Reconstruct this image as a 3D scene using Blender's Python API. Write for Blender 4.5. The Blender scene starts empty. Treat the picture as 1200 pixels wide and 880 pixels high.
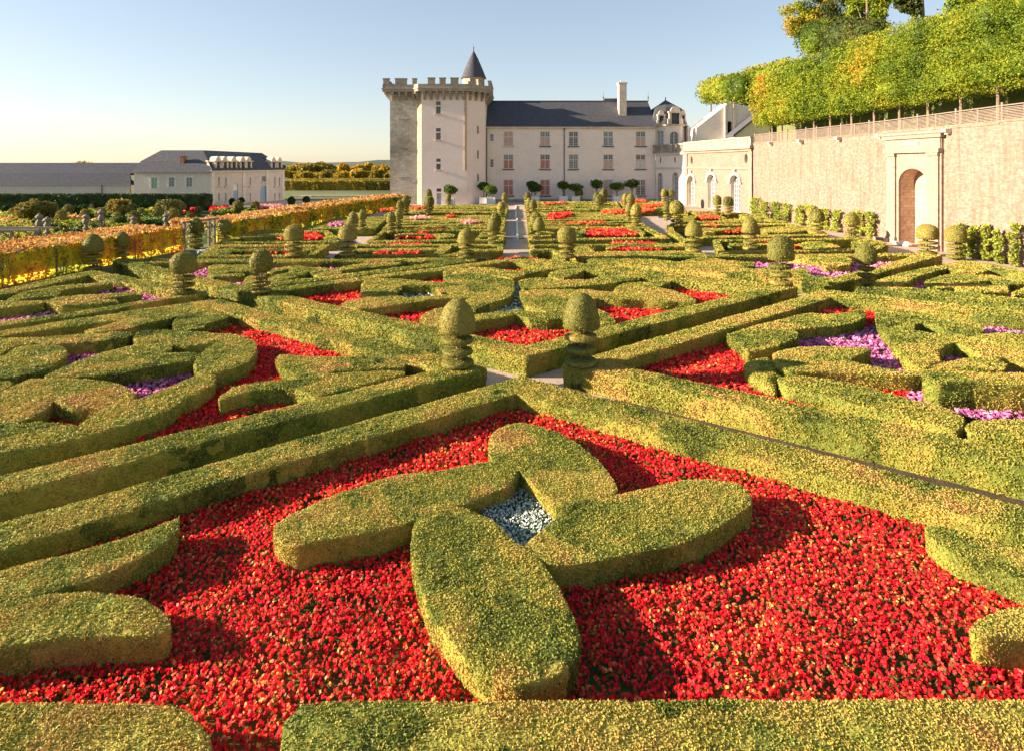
import bpy, math, random
import numpy as np
from mathutils import Vector, geometry

random.seed(11)
RNG = np.random.default_rng(11)
SC = bpy.context.scene
COL = SC.collection
# photograph geometry: focal length and principal point in photo pixels, eye height in metres
F, CX, HY, EYE = 720.0, 604.0, 193.0, 6.4
HH = 0.65                                  # height of the box hedges


def W(x, y, z=0.0):
    s = (y - HY) / (EYE - z)
    return ((x - CX) / s, F / s, z)


def WY(x, y, Y):
    s = F / Y
    return ((x - CX) / s, Y, EYE - (y - HY) / s)


def XS(x, Y):
    return (x - CX) * Y / F


def ZS(y, Y):
    return EYE - (y - HY) * Y / F


def Q(ox, oy, sc, pts):
    return [(ox + a / sc, oy + b / sc) for a, b in pts]


# ------------------------------------------------------------------ tags
def tag(o, label=None, cat=None, group=None, kind=None):
    if label: o['label'] = label
    if cat: o['category'] = cat
    if group: o['group'] = group
    if kind: o['kind'] = kind
    return o


def empty(name, loc=(0, 0, 0), rz=0.0):
    o = bpy.data.objects.new(name, None)
    o.location = loc
    o.rotation_euler = (0, 0, rz)
    o.empty_display_size = 0.3
    COL.objects.link(o)
    return o


def copy_tree(o, parent=None):
    c = o.copy()
    COL.objects.link(c)
    if parent is not None:
        c.parent = parent
    for ch in list(o.children):
        copy_tree(ch, c)
    return c


def mesh_np(name, V, tris=None, quads=None, mat=None, tint=None, parent=None, smooth=False, mats=None, midx=None):
    V = np.asarray(V, dtype=np.float32).reshape(-1, 3)
    parts = []
    tot = []
    if tris is not None and len(tris):
        t = np.asarray(tris, dtype=np.int32).reshape(-1, 3)
        parts.append(t.ravel()); tot.append(np.full(len(t), 3, np.int32))
    if quads is not None and len(quads):
        q = np.asarray(quads, dtype=np.int32).reshape(-1, 4)
        parts.append(q.ravel()); tot.append(np.full(len(q), 4, np.int32))
    loops = np.concatenate(parts)
    tot = np.concatenate(tot)
    start = np.concatenate([[0], np.cumsum(tot)[:-1]]).astype(np.int32)
    me = bpy.data.meshes.new(name)
    me.vertices.add(len(V)); me.vertices.foreach_set('co', V.ravel())
    me.loops.add(len(loops)); me.loops.foreach_set('vertex_index', loops)
    me.polygons.add(len(tot))
    me.polygons.foreach_set('loop_start', start)
    me.polygons.foreach_set('loop_total', tot)
    if midx is not None:
        me.polygons.foreach_set('material_index', np.asarray(midx, np.int32))
    if smooth:
        me.polygons.foreach_set('use_smooth', np.ones(len(tot), bool))
    if tint is not None:
        a = me.attributes.new('tint', 'FLOAT', 'POINT')
        a.data.foreach_set('value', np.asarray(tint, np.float32))
    for m in (mats or ([mat] if mat else [])):
        me.materials.append(m)
    me.update(calc_edges=True)
    me.validate()
    o = bpy.data.objects.new(name, me)
    COL.objects.link(o)
    if parent is not None:
        o.parent = parent
    return o


# ------------------------------------------------------------------ noise
def _h(ix, iy, iz, seed):
    n = (ix * 374761393 + iy * 668265263 + iz * 2147483647 + seed * 974711) & 0xffffffff
    n = ((n ^ (n >> 13)) * 1274126177) & 0xffffffff
    n = ((n ^ (n >> 16)) * 2246822519) & 0xffffffff
    return ((n ^ (n >> 15)) & 0xffff) / 32767.5 - 1.0


def vnoise(P, seed=0):
    P = np.asarray(P, dtype=np.float64)
    i = np.floor(P).astype(np.int64)
    f = P - i
    u = f * f * (3 - 2 * f)
    r = 0
    for dx in (0, 1):
        wx = u[:, 0] if dx else 1 - u[:, 0]
        for dy in (0, 1):
            wy = u[:, 1] if dy else 1 - u[:, 1]
            for dz in (0, 1):
                wz = u[:, 2] if dz else 1 - u[:, 2]
                r = r + wx * wy * wz * _h(i[:, 0] + dx, i[:, 1] + dy, i[:, 2] + dz, seed)
    return r


def warp(P, amp, seed=0):
    P = np.asarray(P, dtype=np.float64)
    D = np.zeros_like(P)
    for k in range(3):
        D[:, k] = vnoise(P * 2.3 + 17.3 * k, seed + k) * amp + vnoise(P * 8.5 + 5.1 * k, seed + 7 + k) * amp * 0.55
    return P + D


# ------------------------------------------------------------------ leaves
def leaf_quads(P, size, nrm=None, flat=0.5, aspect=1.5):
    """quads at points P with random orientation (biased to nrm)"""
    n = len(P)
    r = RNG.normal(size=(n, 3))
    if nrm is not None:
        r = r * (1 - flat) + nrm * flat * 1.6
    r /= np.linalg.norm(r, axis=1)[:, None] + 1e-9
    t = RNG.normal(size=(n, 3))
    t -= (t * r).sum(1)[:, None] * r
    t /= np.linalg.norm(t, axis=1)[:, None] + 1e-9
    b = np.cross(r, t)
    s = size * RNG.uniform(0.65, 1.25, size=(n, 1)) * 0.5
    a = t * s * math.sqrt(aspect)
    c = b * s / math.sqrt(aspect)
    V = np.stack([P - a, P + c * 1.1 + a * 0.1, P + a, P - c * 1.1 + a * 0.1], axis=1).reshape(-1, 3)
    Qd = np.arange(n * 4, dtype=np.int32).reshape(-1, 4)
    return V, Qd


def tri_sample(V, T, dens, size_fn=None):
    A = V[T[:, 0]]; B = V[T[:, 1]]; C = V[T[:, 2]]
    cr = np.cross(B - A, C - A)
    ar = np.linalg.norm(cr, axis=1) * 0.5
    nr = cr / (2 * ar[:, None] + 1e-12)
    exp = ar * dens
    k = np.floor(exp + RNG.random(len(exp))).astype(int)
    idx = np.repeat(np.arange(len(T)), k)
    u = RNG.random(len(idx)); v = RNG.random(len(idx))
    m = u + v > 1
    u[m] = 1 - u[m]; v[m] = 1 - v[m]
    P = A[idx] + (B[idx] - A[idx]) * u[:, None] + (C[idx] - A[idx]) * v[:, None]
    return P, nr[idx]


def lod_leaf(d):
    return max(0.025, 0.0022 * d)


# ------------------------------------------------------------------ polygons
def area2(p):
    return sum(p[i][0] * p[(i + 1) % len(p)][1] - p[(i + 1) % len(p)][0] * p[i][1] for i in range(len(p))) * 0.5


def smooth_poly(p, k=5):
    n = len(p); out = []
    for i in range(n):
        p0, p1, p2, p3 = p[i - 1], p[i], p[(i + 1) % n], p[(i + 2) % n]
        for j in range(k):
            t = j / k
            out.append(tuple(0.5 * ((2 * p1[c]) + (-p0[c] + p2[c]) * t + (2 * p0[c] - 5 * p1[c] + 4 * p2[c] - p3[c]) * t * t
                                    + (-p0[c] + 3 * p1[c] - 3 * p2[c] + p3[c]) * t ** 3) for c in (0, 1)))
    return out


def resample(p, d):
    out = []
    n = len(p)
    for i in range(n):
        a = p[i]; b = p[(i + 1) % n]
        L = math.hypot(b[0] - a[0], b[1] - a[1])
        if L < 1e-4:
            continue
        m = max(1, int(round(L / d)))
        for j in range(m):
            t = j / m
            out.append((a[0] + (b[0] - a[0]) * t, a[1] + (b[1] - a[1]) * t))
    # drop near-duplicates
    q = []
    for v in out:
        if not q or math.hypot(v[0] - q[-1][0], v[1] - q[-1][1]) > d * 0.3:
            q.append(v)
    while len(q) > 3 and math.hypot(q[0][0] - q[-1][0], q[0][1] - q[-1][1]) < d * 0.3:
        q.pop()
    return q


def inside(P, poly):
    x = P[:, 0]; y = P[:, 1]
    r = np.zeros(len(P), bool)
    n = len(poly)
    for i in range(n):
        x1, y1 = poly[i]; x2, y2 = poly[(i + 1) % n]
        c = ((y1 > y) != (y2 > y))
        with np.errstate(divide='ignore', invalid='ignore'):
            xi = (x2 - x1) * (y - y1) / (y2 - y1 + 1e-15) + x1
        r ^= c & (x < xi)
    return r


def seg_dist(P, poly):
    best = np.full(len(P), 1e9)
    n = len(poly)
    for i in range(n):
        a = np.array(poly[i]); b = np.array(poly[(i + 1) % n])
        ab = b - a
        t = np.clip(((P - a) @ ab) / (ab @ ab + 1e-12), 0, 1)
        d = np.linalg.norm(P - (a + t[:, None] * ab), axis=1)
        best = np.minimum(best, d)
    return best


def cdt(contours, pts):
    vs = []; es = []
    for c in contours:
        s = len(vs)
        vs += [Vector(v) for v in c]
        es += [(s + i, s + (i + 1) % len(c)) for i in range(len(c))]
    vs += [Vector(p) for p in pts]
    r = geometry.delaunay_2d_cdt(vs, es, [], 0, 1e-5)
    V = np.array([(v.x, v.y) for v in r[0]])
    T = []
    for f in r[2]:
        for k in range(1, len(f) - 1):
            T.append((f[0], f[k], f[k + 1]))
    T = np.array(T, dtype=np.int64)
    cen = V[T].mean(axis=1)
    m = inside(cen, contours[0])
    for h in contours[1:]:
        m &= ~inside(cen, h)
    T = T[m]
    # counter-clockwise
    a = V[T[:, 1]] - V[T[:, 0]]; b = V[T[:, 2]] - V[T[:, 0]]
    fl = (a[:, 0] * b[:, 1] - a[:, 1] * b[:, 0]) < 0
    T[fl] = T[fl][:, ::-1]
    return V, T


HN = [0]


def hedge(label, px, sm=False, holes=(), h=HH, name='box_hedge', group='clipped box hedges of the parterre',
          cat='hedge', mat=None, z0=0.0, world=False, leafk=1.0, amp=0.014, rnd=0.018, tb=0.0):
    """clipped hedge: outline of its flat top, given in photo pixels on the plane z = h"""
    HN[0] += 1
    seed = HN[0] * 13

    def conv(pp):
        w = list(pp) if world else [W(x, y, h)[:2] for x, y in pp]
        if sm: w = smooth_poly(w)
        return w
    out = conv(px)
    hol = [conv(q) for q in holes]
    if area2(out) < 0: out = out[::-1]
    hol = [q[::-1] if area2(q) > 0 else q for q in hol]
    ds = [math.hypot(*p) for p in out]
    dist = max(5.0, min(ds))
    d = min(0.5, max(0.075, dist * 0.0085))
    out = resample(out, d)
    hol = [resample(q, d) for q in hol]
    xs = [p[0] for p in out]; ys = [p[1] for p in out]
    g = d * 1.15
    gx = np.arange(min(xs), max(xs), g); gy = np.arange(min(ys), max(ys), g)
    if len(gx) * len(gy) > 60000:
        g *= math.sqrt(len(gx) * len(gy) / 60000)
        gx = np.arange(min(xs), max(xs), g); gy = np.arange(min(ys), max(ys), g)
    G = np.array([(a, b) for a in gx for b in gy]) if len(gx) * len(gy) else np.zeros((0, 2))
    if len(G):
        G = G + RNG.uniform(-0.25, 0.25, G.shape) * g
        m = inside(G, out)
        for q in hol: m &= ~inside(G, q)
        G = G[m]
        if len(G):
            dd = seg_dist(G, out)
            for q in hol: dd = np.minimum(dd, seg_dist(G, q))
            G = G[dd > d * 0.55]
    V2, T = cdt([out] + hol, G)
    zoff = ((seed * 7919) % 17 - 8) * 0.0011
    dd = seg_dist(V2, out)
    for q in hol: dd = np.minimum(dd, seg_dist(V2, q))
    zt = h + zoff - rnd * np.clip(1 - dd / max(rnd, d * 0.5), 0, 1)
    Vs = [np.column_stack([V2, zt])]
    tris = [T]
    base = len(V2)
    lv = [1.0, 0.62, 0.0] if d > 0.2 else [1.0, 0.8, 0.6, 0.4, 0.2, 0.0]
    ztop = h + zoff - rnd
    for c in [out] + hol:
        c = np.array(c); n = len(c)
        tang = np.roll(c, -1, 0) - np.roll(c, 1, 0)
        nn = np.column_stack([tang[:, 1], -tang[:, 0]]); nn /= np.linalg.norm(nn, axis=1)[:, None] + 1e-9
        for li, l in enumerate(lv):
            off = 0.0 if li == 0 else rnd * 0.4 - 0.05 * (1 - l)
            Vs.append(np.column_stack([c + nn * off, np.full(n, z0 + l * (ztop - z0))]))
        i = np.arange(n); j = (i + 1) % n
        for li in range(len(lv) - 1):
            a = base + li * n; b = base + (li + 1) * n
            tris.append(np.column_stack([a + i, b + i, b + j])); tris.append(np.column_stack([a + i, b + j, a + j]))
        base += n * len(lv)
    V = np.concatenate(Vs); T = np.concatenate(tris)
    V = warp(V, amp, seed)
    # leaves, finer for the near hedges
    a = lod_leaf(dist)
    cen = V[T].mean(axis=1)
    dc = np.hypot(cen[:, 0], cen[:, 1])
    LV = []; LQ = []; LT = []
    o = len(V)
    edges = [0, 9, 12, 16, 22, 30, 45, 70, 400]
    for e in range(len(edges) - 1):
        mm = (dc >= edges[e]) & (dc < edges[e + 1])
        if not mm.any(): continue
        aa = lod_leaf(max(dist, (edges[e] + min(edges[e + 1], 100)) * 0.5))
        P, N = tri_sample(V, T[mm], leafk * 2.3 / (aa * aa))
        if not len(P): continue
        cl = vnoise(P * (1.1 / max(aa * 3, 0.085)), seed + 3) + 0.6 * vnoise(P * 3.1, seed + 4)
        side = np.clip(1 - N[:, 2], 0, 1)      # clipped sides are thinner than the tops and show the woody inside
        kp = RNG.random(len(P)) < 0.93 - 0.30 * side + (0.28 if edges[e] >= 16 else 0.50) * cl
        P = P[kp]; N = N[kp]; cl = cl[kp]
        kd = 1.0 if edges[e] < 20 else (0.6 if edges[e] < 40 else 0.4)
        P = P + N * (aa * kd * (0.10 + 0.28 * cl + 0.35 * RNG.random(len(P))))[:, None]
        v, q = leaf_quads(P, aa, N, 0.2)
        LV.append(v); LQ.append(q + o); o += len(v)
        far = min(1.0, max(0.0, (edges[e] - 12) / 25))
        t = np.clip(0.5 + RNG.normal(size=len(P)) * (0.22 - 0.12 * far) + cl * (0.30 - 0.15 * far), 0, 1)  # hollows between leaf clumps tinted darker, shade put into the colour
        LT.append(np.repeat(t, 4))
    tint = np.concatenate([np.full(len(V), 0.08)] + LT)
    V = np.concatenate([V] + LV)
    ob = mesh_np(name, V, T, np.concatenate(LQ) if LQ else None, mat=mat or M['box'], tint=tint)
    return tag(ob, label, cat, group)


VLx, VRx = -387.0, 1492.0


def isect(mr, ml):
    """point where the / line of slope mr and the \\ line of slope ml cross (photo pixels)"""
    x = (VRx * mr + VLx * ml) / (mr + ml)
    return (x, HY + (VRx - x) * mr)


def onR(m, x): return (x, HY + (VRx - x) * m)
def onL(m, x): return (x, HY + (x - VLx) * m)


# ------------------------------------------------------------------ solid helpers
class MB:
    def __init__(s):
        s.v = []; s.f = []; s.m = []

    def quad(s, a, b, c, d, m=0):
        n = len(s.v); s.v += [a, b, c, d]; s.f.append((n, n + 1, n + 2, n + 3)); s.m.append(m)

    def tri(s, a, b, c, m=0):
        n = len(s.v); s.v += [a, b, c]; s.f.append((n, n + 1, n + 2)); s.m.append(m)

    def box(s, x0, y0, z0, x1, y1, z1, m=0, rz=0.0, c=None):
        P = [(x0, y0, z0), (x1, y0, z0), (x1, y1, z0), (x0, y1, z0), (x0, y0, z1), (x1, y0, z1), (x1, y1, z1), (x0, y1, z1)]
        if rz:
            cx, cy = c or ((x0 + x1) / 2, (y0 + y1) / 2)
            k, g = math.cos(rz), math.sin(rz)
            P = [(cx + (p[0] - cx) * k - (p[1] - cy) * g, cy + (p[0] - cx) * g + (p[1] - cy) * k, p[2]) for p in P]
        n = len(s.v); s.v += P
        for q in ((0, 3, 2, 1), (4, 5, 6, 7), (0, 1, 5, 4), (1, 2, 6, 5), (2, 3, 7, 6), (3, 0, 4, 7)):
            s.f.append(tuple(n + i for i in q)); s.m.append(m)

    def prism(s, poly, z0, z1, m=0):
        n = len(s.v); k = len(poly)
        s.v += [(p[0], p[1], z0) for p in poly] + [(p[0], p[1], z1) for p in poly]
        s.f.append(tuple(n + i for i in reversed(range(k)))); s.m.append(m)
        s.f.append(tuple(n + k + i for i in range(k))); s.m.append(m)
        for i in range(k):
            j = (i + 1) % k
            s.f.append((n + i, n + j, n + k + j, n + k + i)); s.m.append(m)

    def lathe(s, prof, seg=16, c=(0, 0), m=0):
        n = len(s.v)
        for r, z in prof:
            for i in range(seg):
                a = 2 * math.pi * i / seg
                s.v.append((c[0] + r * math.cos(a), c[1] + r * math.sin(a), z))
        for j in range(len(prof) - 1):
            for i in range(seg):
                k = (i + 1) % seg
                s.f.append((n + j * seg + i, n + j * seg + k, n + (j + 1) * seg + k, n + (j + 1) * seg + i)); s.m.append(m)

    def tube(s, pts, radii, seg=7, m=0):
        n = len(s.v)
        pts = [Vector(p) for p in pts]
        for i, p in enumerate(pts):
            t = (pts[min(i + 1, len(pts) - 1)] - pts[max(i - 1, 0)]).normalized()
            u = t.cross(Vector((0.31, 0.95, 0.05))).normalized(); w = t.cross(u)
            r = radii[i]
            for k in range(seg):
                a = 2 * math.pi * k / seg
                s.v.append(tuple(p + u * r * math.cos(a) + w * r * math.sin(a)))
        for i in range(len(pts) - 1):
            for k in range(seg):
                q = (k + 1) % seg
                s.f.append((n + i * seg + k, n + i * seg + q, n + (i + 1) * seg + q, n + (i + 1) * seg + k)); s.m.append(m)

    def build(s, name, mat=None, parent=None, mats=None, smooth=False, bevel=0.0):
        me = bpy.data.meshes.new(name)
        me.from_pydata([tuple(v) for v in s.v], [], s.f)
        for m in (mats or ([mat] if mat else [])):
            me.materials.append(m)
        for i, p in enumerate(me.polygons):
            p.material_index = s.m[i]; p.use_smooth = smooth
        me.update()
        o = bpy.data.objects.new(name, me)
        COL.objects.link(o)
        if parent is not None: o.parent = parent
        if bevel:
            b = o.modifiers.new('bevel', 'BEVEL'); b.width = bevel; b.segments = 1; b.limit_method = 'ANGLE'
        return o


def rel(o, parent):
    """parent o (built in world coordinates) under an Empty that stands away from the origin"""
    o.parent = parent
    o.matrix_parent_inverse = parent.matrix_basis.inverted()
    return o


# ------------------------------------------------------------------ materials
M = {}


def new_mat(name):
    m = bpy.data.materials.new(name); m.use_nodes = True
    nt = m.node_tree; nt.nodes.clear()
    return m, nt


def N_(nt, t, **kw):
    n = nt.nodes.new(t)
    for k, v in kw.items(): setattr(n, k, v)
    return n


def ramp(nt, stops):
    r = N_(nt, 'ShaderNodeValToRGB')
    e = r.color_ramp.elements
    e[0].position = stops[0][0]; e[0].color = (*stops[0][1], 1)
    e[1].position = stops[-1][0]; e[1].color = (*stops[-1][1], 1)
    for p, c in stops[1:-1]:
        q = e.new(p); q.color = (*c, 1)
    return r


def mth(nt, op, a, b):
    n = N_(nt, 'ShaderNodeMath', operation=op)
    for i, v in enumerate((a, b)):
        if isinstance(v, (int, float)): n.inputs[i].default_value = v
        else: nt.links.new(v, n.inputs[i])
    return n.outputs[0]


def foliage_mat(name, stops, scale=0.6, transl=0.25, kt=0.55, kn=0.9, obj=0.12, fine=0.0, fine_scale=9, rough=0.6, cells=0.0, cell_scale=0.8, bump=0.0):
    m, nt = new_mat(name); L = nt.links.new
    geo = N_(nt, 'ShaderNodeNewGeometry')
    no = N_(nt, 'ShaderNodeTexNoise'); no.inputs['Scale'].default_value = scale
    no.inputs['Detail'].default_value = 3.5; no.inputs['Roughness'].default_value = 0.62
    L(geo.outputs['Position'], no.inputs['Vector'])
    at = N_(nt, 'ShaderNodeAttribute', attribute_name='tint')
    oi = N_(nt, 'ShaderNodeObjectInfo')
    f = mth(nt, 'MULTIPLY', mth(nt, 'SUBTRACT', no.outputs['Fac'], 0.5), kn * 2)
    t = mth(nt, 'MULTIPLY', mth(nt, 'SUBTRACT', at.outputs['Fac'], 0.5), kt)
    r = mth(nt, 'MULTIPLY', mth(nt, 'SUBTRACT', oi.outputs['Random'], 0.5), obj * 2)
    s = mth(nt, 'ADD', mth(nt, 'ADD', f, t), mth(nt, 'ADD', r, 0.5))
    if fine:
        n2 = N_(nt, 'ShaderNodeTexNoise'); n2.inputs['Scale'].default_value = fine_scale; n2.inputs['Detail'].default_value = 2
        L(geo.outputs['Position'], n2.inputs['Vector'])
        s = mth(nt, 'ADD', s, mth(nt, 'MULTIPLY', mth(nt, 'SUBTRACT', n2.outputs['Fac'], 0.5), fine))
    if cells:      # neighbouring plants of one hedge differ in colour
        wn = N_(nt, 'ShaderNodeTexNoise'); wn.inputs['Scale'].default_value = 1.7; wn.inputs['Detail'].default_value = 3
        L(geo.outputs['Position'], wn.inputs['Vector'])
        va = N_(nt, 'ShaderNodeVectorMath', operation='SCALE'); va.inputs['Scale'].default_value = 1.1; L(wn.outputs['Color'], va.inputs[0])
        vb = N_(nt, 'ShaderNodeVectorMath', operation='ADD'); L(geo.outputs['Position'], vb.inputs[0]); L(va.outputs[0], vb.inputs[1])
        vo = N_(nt, 'ShaderNodeTexVoronoi'); vo.inputs['Scale'].default_value = cell_scale; L(vb.outputs[0], vo.inputs['Vector'])
        sp = N_(nt, 'ShaderNodeSeparateColor'); L(vo.outputs['Color'], sp.inputs[0])
        s = mth(nt, 'ADD', s, mth(nt, 'MULTIPLY', mth(nt, 'SUBTRACT', sp.outputs[0], 0.5), cells))
    rp = ramp(nt, stops); L(s, rp.inputs['Fac'])
    # leaves low in the clumps carry painted shade as a darker tint
    b = N_(nt, 'ShaderNodeBsdfPrincipled'); b.inputs['Roughness'].default_value = rough
    b.inputs['Specular IOR Level'].default_value = 0.15
    if bump:
        bn = N_(nt, 'ShaderNodeTexNoise'); bn.inputs['Scale'].default_value = 22; bn.inputs['Detail'].default_value = 3
        L(geo.outputs['Position'], bn.inputs['Vector'])
        bp = N_(nt, 'ShaderNodeBump'); bp.inputs['Strength'].default_value = bump; bp.inputs['Distance'].default_value = 0.05
        L(bn.outputs['Fac'], bp.inputs['Height']); L(bp.outputs[0], b.inputs['Normal'])
    L(rp.outputs['Color'], b.inputs['Base Color'])
    out = N_(nt, 'ShaderNodeOutputMaterial')
    if transl:
        tr = N_(nt, 'ShaderNodeBsdfTranslucent'); L(rp.outputs['Color'], tr.inputs['Color'])
        mx = N_(nt, 'ShaderNodeMixShader'); mx.inputs[0].default_value = transl
        L(b.outputs[0], mx.inputs[1]); L(tr.outputs[0], mx.inputs[2]); L(mx.outputs[0], out.inputs['Surface'])
    else:
        L(b.outputs[0], out.inputs['Surface'])
    M[name] = m
    return m


def plain(name, col, rough=0.7, var=0.15, scale=3.0, bump=0.0, metal=0.0, spec=0.3):
    m, nt = new_mat(name); L = nt.links.new
    geo = N_(nt, 'ShaderNodeNewGeometry')
    no = N_(nt, 'ShaderNodeTexNoise'); no.inputs['Scale'].default_value = scale; no.inputs['Detail'].default_value = 5
    L(geo.outputs['Position'], no.inputs['Vector'])
    a = tuple(c * (1 - var) for c in col); c2 = tuple(min(1, c * (1 + var)) for c in col)
    rp = ramp(nt, [(0.3, a), (0.7, c2)]); L(no.outputs['Fac'], rp.inputs['Fac'])
    b = N_(nt, 'ShaderNodeBsdfPrincipled'); b.inputs['Roughness'].default_value = rough
    b.inputs['Metallic'].default_value = metal; b.inputs['Specular IOR Level'].default_value = spec
    L(rp.outputs['Color'], b.inputs['Base Color'])
    if bump:
        bp = N_(nt, 'ShaderNodeBump'); bp.inputs['Strength'].default_value = bump; bp.inputs['Distance'].default_value = 0.03
        n2 = N_(nt, 'ShaderNodeTexNoise'); n2.inputs['Scale'].default_value = scale * 6; L(geo.outputs['Position'], n2.inputs['Vector'])
        L(n2.outputs['Fac'], bp.inputs['Height']); L(bp.outputs[0], b.inputs['Normal'])
    out = N_(nt, 'ShaderNodeOutputMaterial'); L(b.outputs[0], out.inputs['Surface'])
    M[name] = m
    return m


def stone(name, c1, c2, mortar, axis='xz', bw=0.5, bh=0.25, stain=(0.3, 0.25, 0.2), stain_k=0.35, stain_scale=0.35,
          streak=False, msize=0.015, bump=0.3, var=0.6):
    """coursed masonry in world metres; axis picks the horizontal direction of the wall"""
    m, nt = new_mat(name); L = nt.links.new
    geo = N_(nt, 'ShaderNodeNewGeometry')
    sx = N_(nt, 'ShaderNodeSeparateXYZ'); L(geo.outputs['Position'], sx.inputs[0])
    cb = N_(nt, 'ShaderNodeCombineXYZ')
    if axis == 'xz': L(sx.outputs[0], cb.inputs[0])
    elif axis == 'yz': L(sx.outputs[1], cb.inputs[0])
    else: L(mth(nt, 'ADD', sx.outputs[0], sx.outputs[1]), cb.inputs[0])
    L(sx.outputs[2], cb.inputs[1])
    # a slight wobble so that the courses are not ruled lines
    wn = N_(nt, 'ShaderNodeTexNoise'); wn.inputs['Scale'].default_value = 1.3; L(cb.outputs[0], wn.inputs['Vector'])
    va = N_(nt, 'ShaderNodeVectorMath', operation='SCALE'); va.inputs['Scale'].default_value = 0.22
    L(wn.outputs['Color'], va.inputs[0])
    vb = N_(nt, 'ShaderNodeVectorMath', operation='ADD'); L(cb.outputs[0], vb.inputs[0]); L(va.outputs[0], vb.inputs[1])
    br = N_(nt, 'ShaderNodeTexBrick')
    br.inputs['Color1'].default_value = (*c1, 1); br.inputs['Color2'].default_value = (*c2, 1)
    br.inputs['Mortar'].default_value = (*mortar, 1)
    br.inputs['Scale'].default_value = 1.0
    br.inputs['Mortar Size'].default_value = msize
    br.inputs['Mortar Smooth'].default_value = 0.4
    br.inputs['Brick Width'].default_value = bw; br.inputs['Row Height'].default_value = bh
    L(vb.outputs[0], br.inputs['Vector'])
    n1 = N_(nt, 'ShaderNodeTexNoise'); n1.inputs['Scale'].default_value = stain_scale; n1.inputs['Detail'].default_value = 8
    n1.inputs['Roughness'].default_value = 0.7
    if streak:
        mp = N_(nt, 'ShaderNodeMapping'); mp.inputs['Scale'].default_value = (2.6, 0.28, 1.0)
        L(cb.outputs[0], mp.inputs[0]); L(mp.outputs[0], n1.inputs['Vector'])
    else:
        L(cb.outputs[0], n1.inputs['Vector'])
    r1 = ramp(nt, [(0.48, (0, 0, 0)), (0.72, (1, 1, 1))]); L(n1.outputs['Fac'], r1.inputs['Fac'])
    mx = N_(nt, 'ShaderNodeMix', data_type='RGBA')
    L(mth(nt, 'MULTIPLY', r1.outputs['Color'], stain_k), mx.inputs[0])
    L(br.outputs['Color'], mx.inputs[6]); mx.inputs[7].default_value = (*stain, 1)
    n3 = N_(nt, 'ShaderNodeTexNoise'); n3.inputs['Scale'].default_value = 3.5; n3.inputs['Detail'].default_value = 6
    L(cb.outputs[0], n3.inputs['Vector'])
    mx2 = N_(nt, 'ShaderNodeMix', data_type='RGBA', blend_type='MULTIPLY'); mx2.inputs[0].default_value = var
    r3 = ramp(nt, [(0.32, (0.60, 0.56, 0.52)), (0.60, (1, 1, 1))]); L(n3.outputs['Fac'], r3.inputs['Fac'])
    L(mx.outputs[2], mx2.inputs[6]); L(r3.outputs['Color'], mx2.inputs[7])
    b = N_(nt, 'ShaderNodeBsdfPrincipled'); b.inputs['Roughness'].default_value = 0.85
    b.inputs['Specular IOR Level'].default_value = 0.15
    L(mx2.outputs[2], b.inputs['Base Color'])
    bp = N_(nt, 'ShaderNodeBump'); bp.inputs['Strength'].default_value = bump; bp.inputs['Distance'].default_value = 0.04
    hh = mth(nt, 'ADD', mth(nt, 'MULTIPLY', br.outputs['Fac'], -0.7), n3.outputs['Fac'])
    L(hh, bp.inputs['Height']); L(bp.outputs[0], b.inputs['Normal'])
    out = N_(nt, 'ShaderNodeOutputMaterial'); L(b.outputs[0], out.inputs['Surface'])
    M[name] = m
    return m


foliage_mat('box', [(0.0, (0.035, 0.048, 0.012)), (0.14, (0.10, 0.125, 0.024)), (0.32, (0.22, 0.255, 0.045)),
                    (0.52, (0.39, 0.35, 0.066)), (0.72, (0.49, 0.365, 0.095)), (0.88, (0.49, 0.285, 0.095)), (1.0, (0.40, 0.18, 0.07))],
            scale=0.9, transl=0.18, kt=0.34, kn=0.44, obj=0.05, fine=0.30, fine_scale=10, cells=0.40, cell_scale=0.65, bump=0.6)
foliage_mat('topiary', [(0.0, (0.04, 0.05, 0.014)), (0.3, (0.16, 0.165, 0.035)), (0.6, (0.33, 0.28, 0.065)), (1.0, (0.42, 0.30, 0.11))],
            scale=0.5, transl=0.1, kt=0.6, kn=0.4, obj=0.16, fine=0.3, fine_scale=10)
foliage_mat('darkhedge', [(0.0, (0.015, 0.03, 0.01)), (0.5, (0.04, 0.075, 0.022)), (1.0, (0.09, 0.13, 0.03))], scale=0.8, transl=0.1)
foliage_mat('vine', [(0.0, (0.10, 0.13, 0.02)), (0.22, (0.28, 0.33, 0.04)), (0.42, (0.66, 0.58, 0.05)), (0.62, (0.88, 0.60, 0.06)),
                     (0.82, (0.85, 0.38, 0.07)), (1.0, (0.50, 0.16, 0.06))], scale=0.35, transl=0.5, kt=0.7, kn=1.1)
foliage_mat('vinetop', [(0.0, (0.22, 0.10, 0.03)), (0.35, (0.50, 0.24, 0.07)), (0.65, (0.66, 0.38, 0.12)), (1.0, (0.62, 0.50, 0.16))],
            scale=0.3, transl=0.3, kt=0.8, kn=0.6)
foliage_mat('lime', [(0.0, (0.04, 0.07, 0.010)), (0.25, (0.12, 0.19, 0.017)), (0.55, (0.26, 0.32, 0.026)), (0.78, (0.44, 0.36, 0.035)),
                     (1.0, (0.55, 0.25, 0.04))], scale=0.16, transl=0.3, kt=0.55, kn=0.9)
foliage_mat('tree_green', [(0.0, (0.02, 0.035, 0.01)), (0.5, (0.07, 0.10, 0.02)), (1.0, (0.20, 0.18, 0.04))], scale=0.3, transl=0.25)
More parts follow.
